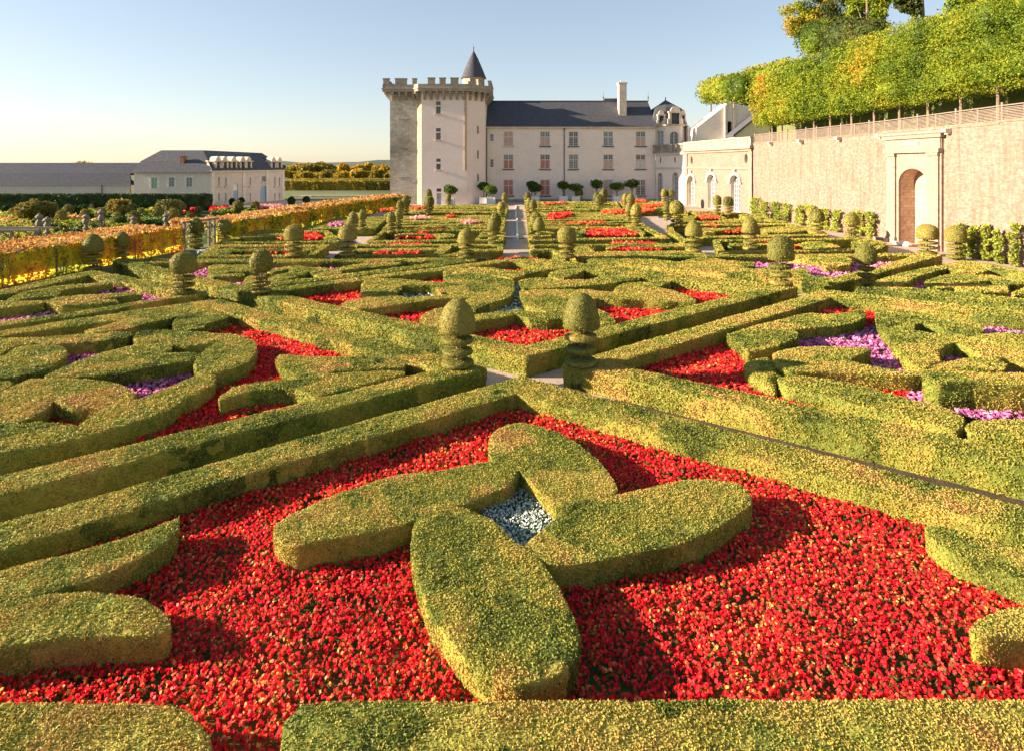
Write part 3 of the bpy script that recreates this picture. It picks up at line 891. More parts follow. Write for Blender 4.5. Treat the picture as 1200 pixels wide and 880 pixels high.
hedge('dark-sided hedge block cut by the left edge, far left compartment',
      S1([(-500, 330), (0, 325), (200, 325), (376, 325), (380, 340), (200, 366), (0, 386), (-500, 420)]), group=SH)
hedge('short hedge piece at the left edge just before the autumn vines',
      S1([(-500, 262), (0, 250), (150, 235), (150, 244), (0, 268), (-500, 300)]), group=SH)
bed('pink flowers showing between the hedges of the far left compartment', [(-160, 400), (232, 348), (105, 322), (-160, 372)], M['magenta'], leaf=.3)

# upper left compartment
hedge('hedge frame of the upper left compartment, behind the two left spiral topiaries',
      [(280, 341.5), onL(.224, 230), (132, 306), (150, 303.8), (400, 304), (574, 302), onR(.1215, 545), onR(.1215, 300)],
      holes=[[(283, 334.5), onL(.2115, 230), (166, 308.5), (400, 307), (515, 306.6), onR(.1178, 480), onR(.1178, 310)]], group=FR)
soil_px([(280, 341), (132, 306), (150, 303), (574, 302)])
hedge('curled hedge behind the second spiral topiary, upper left compartment',
      S3([(45, 300), (70, 262), (120, 245), (180, 262), (235, 290), (250, 320), (200, 336), (60, 340)]), True, group=SH)
hedge('spearhead hedge pointing left, upper left compartment',
      S3([(250, 210), (320, 188), (420, 172), (520, 160), (620, 178), (830, 190), (900, 210), (900, 230), (760, 245), (700, 258), (610, 215), (560, 240), (430, 280), (330, 300), (255, 295), (265, 258), (350, 240), (450, 220), (440, 195), (300, 215)]), group=SH)
hedge('long thin hedge sliver towards the castle path, upper left compartment',
      S3([(830, 192), (950, 165), (1100, 140), (1250, 136), (1430, 135), (1420, 150), (1300, 163), (1200, 175), (1000, 190), (905, 203)]), group=SH)
hedge('stepped hedge block behind the left spiral topiary, upper left compartment',
      S2([(785, 165), (850, 152), (1160, 150), (1200, 190), (1180, 212), (960, 215), (930, 236), (1100, 232), (1095, 246), (810, 256), (790, 246)]), group=SH)
bed('pink flowers in the upper left compartment', [(282, 338), (150, 307), (540, 305)], M['magenta'], leaf=.3)

# upper right compartment
hedge('hedge frame of the upper right compartment, right of the castle path',
      [(979, 333.5), onR(.2755, 1030), (1104, 299.5), (1067, 297.6), (800, 299.5), (668, 299.8), (690, 304.2), onL(.1035, 850)],
      holes=[[(976, 325.5), onR(.259, 1030), (1072, 300.3), (800, 301.8), (742, 302.4), onL(.0965, 850)]], group=FR)
soil_px([(979, 333), (1104, 299), (668, 299)])
hedge('pointed hedge with a square heel in the upper right compartment',
      Q(800, 290, 7.5, [(-60, 150), (20, 115), (120, 98), (200, 96), (300, 102), (420, 120), (600, 130), (640, 148), (610, 168), (490, 172), (490, 214), (400, 202), (240, 148), (180, 178), (0, 182)]), group=SH)
hedge('hedge leaf behind the topiary with three cups, upper right compartment',
      Q(800, 290, 7.5, [(640, 190), (760, 175), (900, 190), (1010, 205), (1000, 235), (900, 262), (760, 268), (650, 235)]), group=SH)
hedge('kidney-shaped hedge left of the magenta flowers, upper right compartment',
      Q(800, 290, 7.5, [(930, 250), (960, 215), (1020, 185), (1070, 180), (1110, 210), (1100, 240), (1030, 262), (960, 265)]), True, group=SH)
hedge('straight hedge bar with a rounded end, upper right compartment',
      Q(980, 220, 5.45, [(-340, 440), (0, 432), (60, 440), (98, 462), (88, 492), (20, 500), (-80, 498), (-90, 470), (-200, 462)]), group=SH)
bed('pink flowers in the upper right compartment', [(977, 329), (1085, 301), (720, 303)], M['magenta'], leaf=.2)

# far right compartment
hedge('hedge frame of the far right compartment, under the round topiary',
      [(1001, 337), onR(.292, 1058), (1126, 306), (1142, 307.3), (1167, 311), (1200, 317.5), (1330, 345), (1330, 351), (1200, 323.5), (1150, 312.8), (1123, 311), onR(.314, 1075), (1053, 336.6),
       onL(.099, 1120), onL(.099, 1330), onL(.1045, 1330), onL(.1045, 1100)], group=FR)
soil_px([(1001, 337), (1126, 306), (1330, 350), (1330, 375)])
hedge('long curved hedge with a shaded near side, far right compartment',
      S8([(500, 330), (515, 292), (600, 265), (700, 247), (850, 246), (940, 285), (950, 296), (800, 305), (650, 315), (560, 325), (530, 350)]), group=SH)
hedge('flat hedge leaf along the front of the far right compartment',
      S8([(545, 332), (700, 318), (1000, 325), (1080, 345), (1085, 372), (900, 380), (700, 345), (560, 350)]), group=SH)
hedge('small pale hedge near the niche, far right compartment',
      S8([(668, 208), (750, 186), (850, 187), (940, 225), (900, 240), (700, 235)]), group=SH)
hedge('hooked hedge running off the right edge, far right compartment',
      S8([(865, 255), (1000, 258), (1100, 290), (1200, 288), (1500, 330), (1500, 360), (1200, 318), (1080, 325), (960, 295)]), group=SH)
hedge('low hedge at the right edge between two dark gaps, far right compartment',
      S8([(1120, 378), (1200, 350), (1500, 380), (1500, 430), (1200, 392), (1120, 392)]), group=SH)
bed('pink flowers in the far right compartment', [(1040, 338), (1122, 310), (1330, 350), (1330, 366), (1120, 346)], M['magenta'], leaf=.2)

# ================================================================ cross gardens farther back
RW = 'low hedges of the cross gardens before the castle'
BLOCKS = {}


def block(nm, outline, hole, mat_bed=None, pieces=(), beds=()):
    hedge('frame hedge of the %s' % nm, outline, holes=[hole] if hole else (), group=RW, name='box_hedge')
    soil_px(outline)
    for lab, p in pieces:
        hedge('%s in the %s' % (lab, nm), p, group=RW)
    for lab, p, mt in beds:
        bed('%s in the %s' % (lab, nm), p, M[mt], zp=.42, soilz=.30, hgt=.16, leaf=.12, dens=1.3)


Z1 = lambda p: Q(200, 225, 9.23, p)
Z2 = lambda p: Q(320, 225, 9.23, p)
Z3 = lambda p: Q(440, 225, 9.23, p)
Z4 = lambda p: Q(545, 225, 9.23, p)
Z5 = lambda p: Q(650, 225, 9.23, p)
Z6 = lambda p: Q(760, 225, 9.23, p)
Z7 = lambda p: Q(870, 225, 9.23, p)

# the red strips lie between the hedge strips: dist = photo rows of the strips
block('first row, far left bed beside the vines', [(232, 301), (365, 301), (385, 288.2), (385, 287.2), (250, 287.2)], [(246, 299.3), (361, 299.3), (376, 289.4), (258, 289.4)],
      pieces=[('middle strip of hedge', [(250, 292.5), (345, 292.2), (368, 291), (366, 294.6), (345, 294.3), (248, 295.2)]),
              ('dark hedge tongue', [(243, 296), (262, 292), (272, 291), (274, 294), (268, 298), (245, 299)])],
      beds=[('upper red strip', [(290, 291), (330, 289.3), (352, 290), (350, 292.5), (305, 292.8)], 'red'), ('lower red strip', [(268, 299), (300, 295.6), (335, 294.5), (340, 299)], 'red'),
            ('patch of white flowers', [(228, 298), (242, 294), (246, 298)], 'white')])
block('first row, bed left of the castle path', [(392, 300.5), (537, 300.2), (546, 294.6), (588.5, 294.2), (589.5, 286.6), (415, 286.8)], [(402, 298.8), (534, 298.5), (543, 292.5), (583, 292), (584, 288.6), (420, 288.8)],
      pieces=[('long middle strip of hedge', [(408, 292.2), (455, 291.5), (500, 290.6), (520, 291.5), (500, 293.5), (470, 294), (405, 295)]),
              ('light green diagonal hedge', Z3([(620, 680), (700, 588), (830, 582), (780, 640), (720, 682)])),
              ('thin hedge at the right end', Z3([(740, 690), (900, 650), (900, 690)]))],
      beds=[('upper red strip', Z3([(20, 600), (150, 585), (270, 560), (420, 575), (600, 592), (500, 605), (150, 615)]), 'red'),
            ('lower red strip', Z3([(-30, 685), (80, 655), (300, 632), (420, 655), (520, 672), (400, 685), (100, 690)]), 'red')])
block('first row, bed right of the castle path', [(621, 294.2), (646, 294.2), (660, 299.8), (827, 298.6), (803, 286), (621.5, 286)], [(626, 292.2), (648, 292.2), (666, 297.8), (818, 297), (798, 287.9), (626, 287.9)],
      pieces=[('pale wedge of hedge', Z5([(235, 590), (360, 588), (435, 650), (400, 668), (180, 665)])),
              ('middle strip of hedge', Z5([(560, 592), (760, 583), (1000, 590), (1180, 575), (1420, 580), (1400, 598), (1150, 600), (1000, 596), (760, 590), (640, 612), (560, 620)])),
              ('near strip of hedge', Z5([(440, 655), (600, 645), (760, 648), (1180, 640), (1500, 650), (1450, 668), (800, 670), (450, 672)]))],
      beds=[('upper red strip', Z5([(590, 575), (680, 560), (900, 558), (1150, 575), (1000, 590), (650, 590)]), 'red'),
            ('lower red strip', Z5([(560, 655), (720, 612), (900, 598), (1050, 615), (1200, 632), (1150, 645), (800, 650)]), 'red')])
block('first row, bed right of the cross path', [(843, 296.8), (1026, 293.4), (1040, 287.2), (1033, 283.3), (1009, 279), (836, 281.5)], [(849, 294.6), (1021, 291.5), (1032, 287.2), (1004, 280.8), (843, 283.4)],
      pieces=[('middle strip of hedge', Z7([(-150, 560), (60, 560), (320, 562), (330, 578), (60, 582), (-150, 585)])),
              ('pointed piece of hedge', Z7([(600, 570), (700, 545), (860, 540), (1000, 575), (1060, 600), (900, 618), (760, 612), (640, 580)])),
              ('small hedge at the right corner', Z7([(1180, 540), (1300, 520), (1450, 560), (1420, 585), (1200, 590)]))],
      beds=[('upper red strip', Z7([(120, 550), (300, 530), (600, 535), (600, 555), (400, 565), (140, 568)]), 'orangebed'),
            ('lower red strip', Z7([(240, 612), (420, 585), (700, 595), (730, 612), (500, 622)]), 'orangebed')])
block('second row, far left bed beside the vines', [(252, 285.6), (392, 284.3), (398, 282), (396, 279), (384, 270.6), (300, 270.8)], [(266, 283.9), (388, 282.6), (391, 280), (380, 272.2), (304, 272.6)],
      pieces=[('dark strip of hedge', [(282, 276), (320, 274.3), (350, 273.7), (352, 276), (320, 277.5), (285, 279)]),
              ('hedge leaf at the right end', Z2([(540, 500), (600, 470), (680, 480), (700, 520), (620, 528)]))],
      beds=[('red patch', [(354, 280.6), (357, 275), (370, 274.6), (380, 281), (370, 281.6)], 'red'), ('small orange patch', [(322, 282), (326, 278), (334, 278.6), (334, 282)], 'orangebed')])
block('second row, bed left of the castle path', [(429, 284.4), (589.5, 282.6), (590.5, 269.4), (450, 269.6)], [(437, 282.4), (585, 280.8), (586, 271), (453, 271.2)],
      pieces=[('long strip between two red strips', Z3([(210, 462), (360, 448), (600, 460), (800, 452), (860, 465), (840, 490), (700, 500), (640, 470), (500, 466), (300, 474)])),
              ('short hedge bar at the right', Z3([(1150, 440), (1400, 445), (1400, 490), (1100, 495)]))],
      beds=[('upper red strip', Z3([(330, 445), (420, 425), (620, 412), (820, 425), (800, 447), (500, 458)]), 'red'),
            ('lower red strip', Z3([(190, 508), (300, 480), (500, 458), (660, 478), (760, 500), (600, 515)]), 'red')])
block('second row, bed right of the castle path', [(620, 282.6), (785, 280), (760, 266.3), (619, 266.6)], [(625, 280.8), (776, 278.2), (755, 267.9), (624, 268.3)],
      pieces=[('bright yellow hedge corner', Z5([(200, 430), (330, 405), (340, 450), (260, 478), (180, 480)])),
              ('short hedge left of the reds', Z5([(-250, 440), (-80, 430), (0, 450), (-60, 485), (-250, 490)])),
              ('far hedge strip', Z5([(780, 400), (900, 395), (980, 440), (960, 460), (860, 425)]))],
      beds=[('broad red lozenge', Z5([(300, 415), (420, 398), (780, 395), (880, 425), (960, 472), (700, 485), (350, 490)]), 'red')])
block('second row, bed right of the cross path', [(784, 272), (802, 284), (825, 279.3), (970, 276.6), (968, 272.5), (925, 262), (782, 264)], [(790, 271), (804, 281), (824, 277.2), (960, 274.8), (920, 263.8), (788, 265.6)],
      pieces=[('long strip between two red strips', Z6([(400, 400), (560, 395), (760, 400), (900, 395), (1000, 398), (860, 412), (700, 440), (600, 440), (420, 430)])),
              ('broad hedge leaf at the right', Z7([(200, 395), (440, 380), (650, 385), (700, 420), (500, 445), (260, 440)]))],
      beds=[('upper red strip', Z6([(570, 385), (640, 368), (870, 372), (860, 392), (640, 400)]), 'orangebed'),
            ('lower red strip', Z6([(700, 455), (860, 415), (1000, 405), (1020, 450)]), 'orangebed')])
block('third row, bed left of the castle path', [(448, 269), (590.5, 268), (592.5, 252.6), (462, 253.4)], None)
block('third row, bed right of the castle path', [(619, 266), (757, 265.2), (737, 249.2), (617.5, 249)], None)
block('third row, bed near the orangery', [(795, 261.6), (925, 261.2), (872, 250.4), (790, 247.4)], [(803, 259.8), (905, 259.4), (864, 252), (806, 249.2)],
      pieces=[('curved hedge lobe', Z6([(380, 285), (460, 262), (520, 236), (560, 250), (500, 285), (480, 318), (400, 322)])),
              ('leaf-shaped hedge', Z6([(700, 330), (800, 305), (960, 295), (1040, 305), (980, 325), (850, 338)]))],
      beds=[('red flowers', Z6([(470, 285), (560, 255), (740, 275), (800, 295), (600, 310)]), 'orangebed')])
block('third row, far left bed beside the vines', [(350, 269.5), (440, 268.6), (455, 254.6), (398, 255)], None)
block('last row, bed left of the castle path', [(450, 252), (593, 251.4), (595, 240.6), (478, 241.6)], None)
block('last row, bed right of the castle path', [(617, 248), (730, 247.6), (722, 236.8), (615, 237)], None)
block('last row, bed before the round pavilion', [(735, 248), (790, 246.8), (783, 236.6), (726, 236.6)], None)
# flowers and dark gaps cut into the far beds sit on top of the trimmed hedge mass
k = 0
for lab, p, mt, zz in [
    ('red parallelogram of flowers right of the path', [(641, 253), (668, 250.5), (671, 252.5), (660, 256), (645, 258.6)], 'red', .7),
    ('thin red line of flowers right of the path', [(663, 262), (710, 261.4), (707, 263.7), (672, 264)], 'orangebed', .7),
    ('orange flowers behind the pair of topiaries', [(703, 249.4), (730, 247.2), (733, 251.4), (714, 252)], 'orangebed', .7),
    ('red flowers near the pavilion', [(750, 242.6), (775, 240.4), (779, 242), (757, 245)], 'orangebed', .7),
    ('small orange patch near the pavilion', [(751, 247), (768, 246), (766, 249), (753, 249.2)], 'orangebed', .7),
    ('pale pink flowers left of the path, nearer strip', [(534, 261.4), (548, 259), (565, 261), (550, 263.4)], 'pink', .7),
    ('pale pink flowers left of the path, farther strip', [(479, 256.8), (497, 254.8), (505, 257.6), (485, 258.6)], 'pink', .7),
    ('pink flowers by the vines', [(383, 264.6), (394, 262.2), (403, 264), (400, 266.2), (385, 265.8)], 'magenta', .7),
    ('red flowers by the left pair of topiaries', [(442, 247.4), (460, 245.8), (463, 248), (445, 248.8)], 'orangebed', .7),
    ('red strip at the foot of the keep', [(480, 244.8), (497, 243.6), (498, 246.2), (484, 246.6)], 'orangebed', .7),
    ('small red patch beyond the pink strip', [(522, 254.6), (532, 253.8), (534, 255.4), (524, 256)], 'orangebed', .7),
    ('orange strip below the citrus boxes', [(727, 237), (757, 236.2), (756, 238), (730, 238.6)], 'orangebed', .7),
    ('orange strip at the end of the path', [(636, 240), (662, 238.2), (664, 239.6), (640, 241.4)], 'orangebed', .7)]:
    w = [W(x, y, zz)[:2] for x, y in p]
    bed(lab, w, M[mt], world=True, soilz=zz - .12, hgt=.16, leaf=.1, dens=1.3, zp=zz)

# raised strips: the inner maze of the far beds
rows3 = []
r_ = random.Random(4)
names = {'third row, left': (462, 585, 254.5, 266.5), 'third row, right': (622, 745, 250.5, 263.5), 'last row, left': (482, 590, 242.3, 250.2), 'last row, right': (619, 722, 238.2, 246.4)}
PARTS = ['outer strip', 'inner strip', 'hooked strip', 'short strip', 'curved strip', 'end strip', 'corner strip', 'middle strip', 'broken strip', 'narrow strip']
for nm, (x0, x1, y0, y1) in names.items():
    n = 0
    y = y1
    while y > y0 and n < 10:
        xx = x0 + r_.uniform(0, 12)
        while xx < x1 - 10 and n < 10:
            L = r_.uniform(22, 50); x2 = min(x1, xx + L); t = (y - HY) ** 2 / 4140 * 0.5
            dy = r_.uniform(-1.2, 1.2)
            hedge('%s of raised hedge, %s of the castle path' % (PARTS[n], nm),
                  [(xx, y), (x2, y + dy), (x2 + 2, y + dy - t), (xx + 2, y - t)], group=RW, h=.80, z0=.55)
            n += 1
            xx = x2 + r_.uniform(5, 16)
        y -= r_.uniform(2.2, 3.4)

# ================================================================ topiaries
def topiary_proto(lod, style):
    """unit: total height 1 above the hedge top; head .53-1"""
    root = empty('spiral_topiary')
    dist = {0: 17, 1: 32, 2: 62}[lod]; unit = 1.9
    a = lod_leaf(dist) / unit * (0.62 if lod == 0 else 0.62)

    def body(nm, prof, amp=0.012, seg=22, col=0.25, sd=0):
        n = len(prof); V = []
        for r, z in prof:
            for i in range(seg):
                t = 2 * math.pi * i / seg; V.append((r * math.cos(t), r * math.sin(t), z))
        V = np.array(V); T = []
        for j in range(n - 1):
            for i in range(seg):
                k2 = (i + 1) % seg
                T += [(j * seg + i, j * seg + k2, (j + 1) * seg + k2), (j * seg + i, (j + 1) * seg + k2, (j + 1) * seg + i)]
        T = np.array(T)
        V = V + (warp(V * unit * 1.2, amp * unit, 50 + sd + style) - V * unit * 1.2) / unit
        P, N = tri_sample(V, T, 1.25 / (a * a))
        cl = vnoise(P * 26, 4)
        P = P + N * (a * (0.1 + 0.35 * cl + 0.3 * RNG.random(len(P))))[:, None]
        v, q = leaf_quads(P, a, N, 0.4)
        tt = np.repeat(np.clip(0.5 + RNG.normal(size=len(P)) * 0.2 + cl * 0.2, 0, 1), 4)
        return mesh_np(nm, np.concatenate([V, v]), T, q + len(V), mat=M['topiary'], tint=np.concatenate([np.full(len(V), col), tt]), parent=root)
    if style == 0:      # dome
        head = [(0.001, .53), (.2, .526), (.262, .535), (.275, .565), (.268, .65), (.245, .76), (.20, .87), (.13, .95), (.06, .99), (.001, 1.0)]
    elif style == 1:    # ball with a cut base
        head = [(0.001, .50), (.12, .505), (.20, .53), (.26, .60), (.275, .69), (.262, .79), (.21, .89), (.13, .965), (.06, .995), (.001, 1.0)]
    else:               # straight-sided drum with a domed top
        head = [(0.001, .53), (.2, .525), (.262, .54), (.272, .60), (.272, .72), (.262, .82), (.22, .91), (.14, .97), (.07, .995), (.001, 1.0)]
    body('crown', head)
    if style == 1:      # cup-shaped tiers
        for i, z in enumerate((.04, .195, .35)):
            r = .235
            body('tier', [(.001, z), (.09, z + .005), (.19, z + .045), (r, z + .08), (r - .03, z + .09), (.1, z + .06), (.001, z + .055)], 0.006, 20, .45, i)
    else:
        for i, z in enumerate((.03, .195, .36)):
            r = .245 - .012 * (i % 2)
            body('tier', [(.001, z), (.12, z), (r - .03, z + .012), (r, z + .035), (r - .02, z + .072), (.12, z + .088), (.001, z + .088)], 0.006, 20, .45, i)
    st = MB(); st.tube([(0, 0, -.1), (.006, 0, .2), (-.004, .004, .42), (0, 0, .56)], [.022, .019, .017, .016], 7)
    st.build('stem', M['bark'], root, smooth=True)
    return root


# px centre, head top, base y, head width, style, rests on hedge?, label
TOP = [
    (536, 350.5, 431, 43, 0, 1, 'brownish domed spiral topiary, left of the two biggest topiaries in the middle foreground'),
    (681, 343, 430, 43, 0, 1, 'golden domed spiral topiary, right of the two biggest topiaries in the middle foreground'),
    (215, 296, 346, 30, 2, 1, 'spiral topiary on a hedge corner, left of the near pair by the vines'),
    (306, 292, 347, 27, 1, 1, 'cup-tiered round topiary, right of the near pair by the vines'),
    (915, 277, 336, 30, 2, 1, 'big green drum-headed topiary before the right wall, on the corner of the central compartment'),
    (1015, 285, 336, 24, 1, 1, 'round ball-headed topiary with cups on the corner of the far right compartment'),
    (1087, 263.5, 299, 25, 2, 0, 'squat broad topiary just before the arched niche of the wall'),
    (1120, 265.5, 304, 24, 2, 0, 'squat broad topiary right of the arched niche'),
    (109, 274.5, 318, 24, 0, 0, 'dark egg-headed topiary before the autumn vines, leftmost in the photo'),
    (143, 272, 308, 19, 0, 0, 'small yellow-brown topiary against the orange vines, second from the left'),
    (229, 256, 291, 19, 0, 0, 'dark topiary with thin tiers standing in the gap of the vine arbour'),
    (262.5, 257.5, 286, 17, 0, 0, 'dark topiary just right of the wooden gateway of the arbour'),
    (344.4, 264, 301.5, 23, 2, 1, 'stout topiary at the right end of the first row beside the vines'),
    (407, 263, 300.5, 22, 0, 1, 'egg-headed topiary right of the gravel gap, first row'),
    (348, 243, 266, 12, 1, 0, 'little dark topiary against yellow vines, left of a close pair'),
    (359, 243, 265, 10, 1, 0, 'little dark topiary against yellow vines, right of a close pair'),
    (413.5, 248.5, 277, 13, 0, 1, 'tall topiary of the left middle pair, nearer one'),
    (424.5, 246, 270, 10, 0, 1, 'slimmer topiary of the left middle pair, farther one'),
    (419.5, 231, 248.5, 6.5, 0, 0, 'tiny thin-tiered topiary before the far end of the vines, left of two'),
    (427.5, 233, 248.5, 7, 1, 0, 'tiny brown topiary before the far end of the vines, right of two'),
    (458.5, 248.5, 274, 11, 0, 1, 'topiary left of the second cross bed, nearer of an overlapping pair'),
    (467, 245.5, 270, 10.5, 0, 1, 'topiary left of the second cross bed, farther of an overlapping pair'),
    (469, 235, 254, 9.5, 0, 1, 'topiary near the foot of the keep, nearer of an overlapping pair'),
    (475, 230.5, 252.5, 10, 0, 1, 'topiary near the foot of the keep, farther of an overlapping pair'),
    (502.5, 222, 248, 8.5, 0, 1, 'farther topiary of the stacked pair before the keep'),
    (503, 231, 252.5, 11.5, 2, 1, 'nearer topiary of the stacked pair before the keep'),
    (546.5, 268, 304, 20.5, 0, 1, 'brown domed topiary on the hedge corner left of the path end'),
    (525.5, 228, 241.5, 6, 2, 0, 'tiny topiary with dark discs by the blue door of the keep'),
    (578, 256, 287, 14.5, 0, 1, 'first topiary along the left side of the castle path'),
    (580.5, 250, 276, 14, 0, 1, 'second topiary along the left side of the castle path'),
    (587.3, 237, 255.5, 10, 0, 1, 'third topiary along the left side of the castle path'),
    (591.3, 226, 243.5, 7, 0, 1, 'last topiary along the left side of the castle path'),
    (618, 225.5, 243, 8.5, 0, 1, 'last topiary along the right side of the castle path'),
    (620, 232.5, 250, 8, 0, 1, 'fourth topiary along the right side of the castle path'),
    (624.6, 234, 255.5, 9.5, 0, 1, 'third topiary along the right side of the castle path'),
    (628, 248.5, 276, 14, 0, 1, 'second topiary along the right side of the castle path'),
    (631.7, 255.3, 287, 14, 0, 1, 'first topiary along the right side of the castle path'),
    (664.4, 266.5, 303.5, 22, 2, 1, 'brown domed topiary on the hedge corner right of the path end'),
    (678.4, 221.4, 238, 9.5, 2, 0, 'small topiary before the fifth window column of the castle'),
    (699, 226, 243, 8, 0, 1, 'leftmost topiary of the group of three before the castle'),
    (702.3, 228, 247.5, 10.5, 0, 1, 'nearest topiary of the group of three before the castle'),
    (707.2, 221.6, 242, 10, 0, 1, 'tallest topiary of the group of three before the castle'),
    (733, 227, 246, 8, 0, 1, 'left one of two stemless-looking topiaries before the right end of the castle'),
    (739, 227.5, 247, 10, 0, 1, 'right one of two stemless-looking topiaries before the right end of the castle'),
    (737.5, 237, 262, 9.5, 0, 1, 'farther topiary of the tall pair right of the path'),
    (745.5, 239.4, 266.5, 13, 0, 1, 'nearer topiary of the tall pair right of the path'),
    (778, 221.5, 239.5, 7, 0, 1, 'left topiary before the arched doors of the pavilion'),
    (786, 222.8, 239.5, 9, 2, 1, 'right topiary before the arched doors of the pavilion'),
    (781.5, 236.5, 258.5, 10, 0, 1, 'slim topiary left of the big yellow one by the cross path'),
    (793, 236, 266.5, 16.5, 2, 1, 'big bright yellow-green topiary by the cross path'),
    (813, 259, 296.5, 20, 0, 1, 'grey-green domed topiary on the gravel gap right of centre'),
    (840.5, 229.6, 252, 9.5, 2, 1, 'left one of two topiaries before the orangery doors'),
    (853.4, 231, 252.5, 11.5, 2, 1, 'right one of two topiaries before the orangery doors'),
    (879, 254.5, 294, 19, 0, 1, 'topiary with dark cups behind the big drum-headed one on the right'),
    (958, 245, 275, 16, 0, 1, 'domed topiary before the wall plants, left of two'),
    (998, 249.5, 279.5, 18.5, 0, 1, 'domed topiary before the wall plants, right of two'),
]
protos = {}
for i, (x, yt, yb, w, st, on, lab) in enumerate(TOP):
    z0 = 0.6 if on else 0.05
    X, Y, _ = W(x, yb, z0)
    lod = 0 if Y < 24 else (1 if Y < 46 else 2)
    s = F / Y
    tot = (yb - yt) / s
    key = (lod, st)
    if key not in protos:
        protos[key] = o = topiary_proto(lod, st)
    else:
        o = copy_tree(protos[key])
    o.location = (X, Y, z0)
    ww = w / s / 0.545
    ang = math.atan2(abs(X), Y)
    ww *= 1 - 0.5 * (1 - math.cos(ang))     # a wide lens draws round things wider off the axis
    o.scale = (ww, ww, tot)
    o.rotation_euler = (0, 0, r_.uniform(0, 6.28))
    tag(o, lab, 'topiary', 'clipped spiral topiaries of the parterre')
# ================================================================ walls with openings
def arch_pts(x0, x1, z0, z1, rise=None, n=10):
    """opening with a round head: springs at z1 - rise"""
    w = (x1 - x0) / 2; rise = rise or w
    c = (x0 + x1) / 2; zs = z1 - rise
    p = [(x0, z0), (x1, z0)]
    for i in range(n + 1):
        a = math.pi * i / n
        p.append((c + w * math.cos(a), zs + rise * math.sin(a)))
    return p


def oval_pts(c, z, rx, rz, n=14):
    return [(c + rx * math.cos(2 * math.pi * i / n), z + rz * math.sin(2 * math.pi * i / n)) for i in range(n)]


def rect(x0, x1, z0, z1):
    return [(x0, z0), (x1, z0), (x1, z1), (x0, z1)]


class Frame:
    """a vertical plane: o origin (x, y), u horizontal direction, n outward normal"""
    def __init__(s, a, b):
        a = Vector(a[:2]); b = Vector(b[:2])
        s.o = a; s.u = (b - a).normalized(); s.L = (b - a).length
        s.n = Vector((s.u.y, -s.u.x))          # to the right of u: outward when u runs left-to-right seen from outside

    def P(s, u, z, d=0.0):
        q = s.o + s.u * u + s.n * d
        return (q.x, q.y, z)


def wall_skin(name, fr, outline, holes, mat, parent=None, reveal=0.25, thick=0.5, reveal_mat=None, caps=True):
    V2, T = cdt([outline] + [h[::-1] if area2(h) > 0 else h for h in holes], [])
    mb = MB()
    mb.v = [fr.P(a, b) for a, b in V2]
    for t in T: mb.f.append(tuple(int(i) for i in t)); mb.m.append(0)
    for h in holes:
        k = len(h)
        for i in range(k):
            a, b = h[i], h[(i + 1) % k]
            mb.quad(fr.P(*a), fr.P(*b), fr.P(b[0], b[1], -reveal), fr.P(a[0], a[1], -reveal), 1)
    k = len(outline)
    for i in range(k if caps else 0):
        a, b = outline[i], outline[(i + 1) % k]
        mb.quad(fr.P(*a), fr.P(*b), fr.P(b[0], b[1], -thick), fr.P(a[0], a[1], -thick), 0)
    if not caps: return mb.build(name, mats=[mat, reveal_mat or mat], parent=parent)
    n = len(mb.v); mb.v += [fr.P(a, b, -thick) for a, b in V2]
    for t in T: mb.f.append(tuple(n + int(i) for i in t[::-1])); mb.m.append(0)
    return mb.build(name, mats=[mat, reveal_mat or mat], parent=parent)


def fbox(mb, fr, u0, u1, z0, z1, d0, d1, m=0):
    P = [fr.P(u0, z0, d0), fr.P(u1, z0, d0), fr.P(u1, z0, d1), fr.P(u0, z0, d1), fr.P(u0, z1, d0), fr.P(u1, z1, d0), fr.P(u1, z1, d1), fr.P(u0, z1, d1)]
    n = len(mb.v); mb.v += P
    for q in ((0, 3, 2, 1), (4, 5, 6, 7), (0, 1, 5, 4), (1, 2, 6, 5), (2, 3, 7, 6), (3, 0, 4, 7)):
        mb.f.append(tuple(n + i for i in q)); mb.m.append(m)


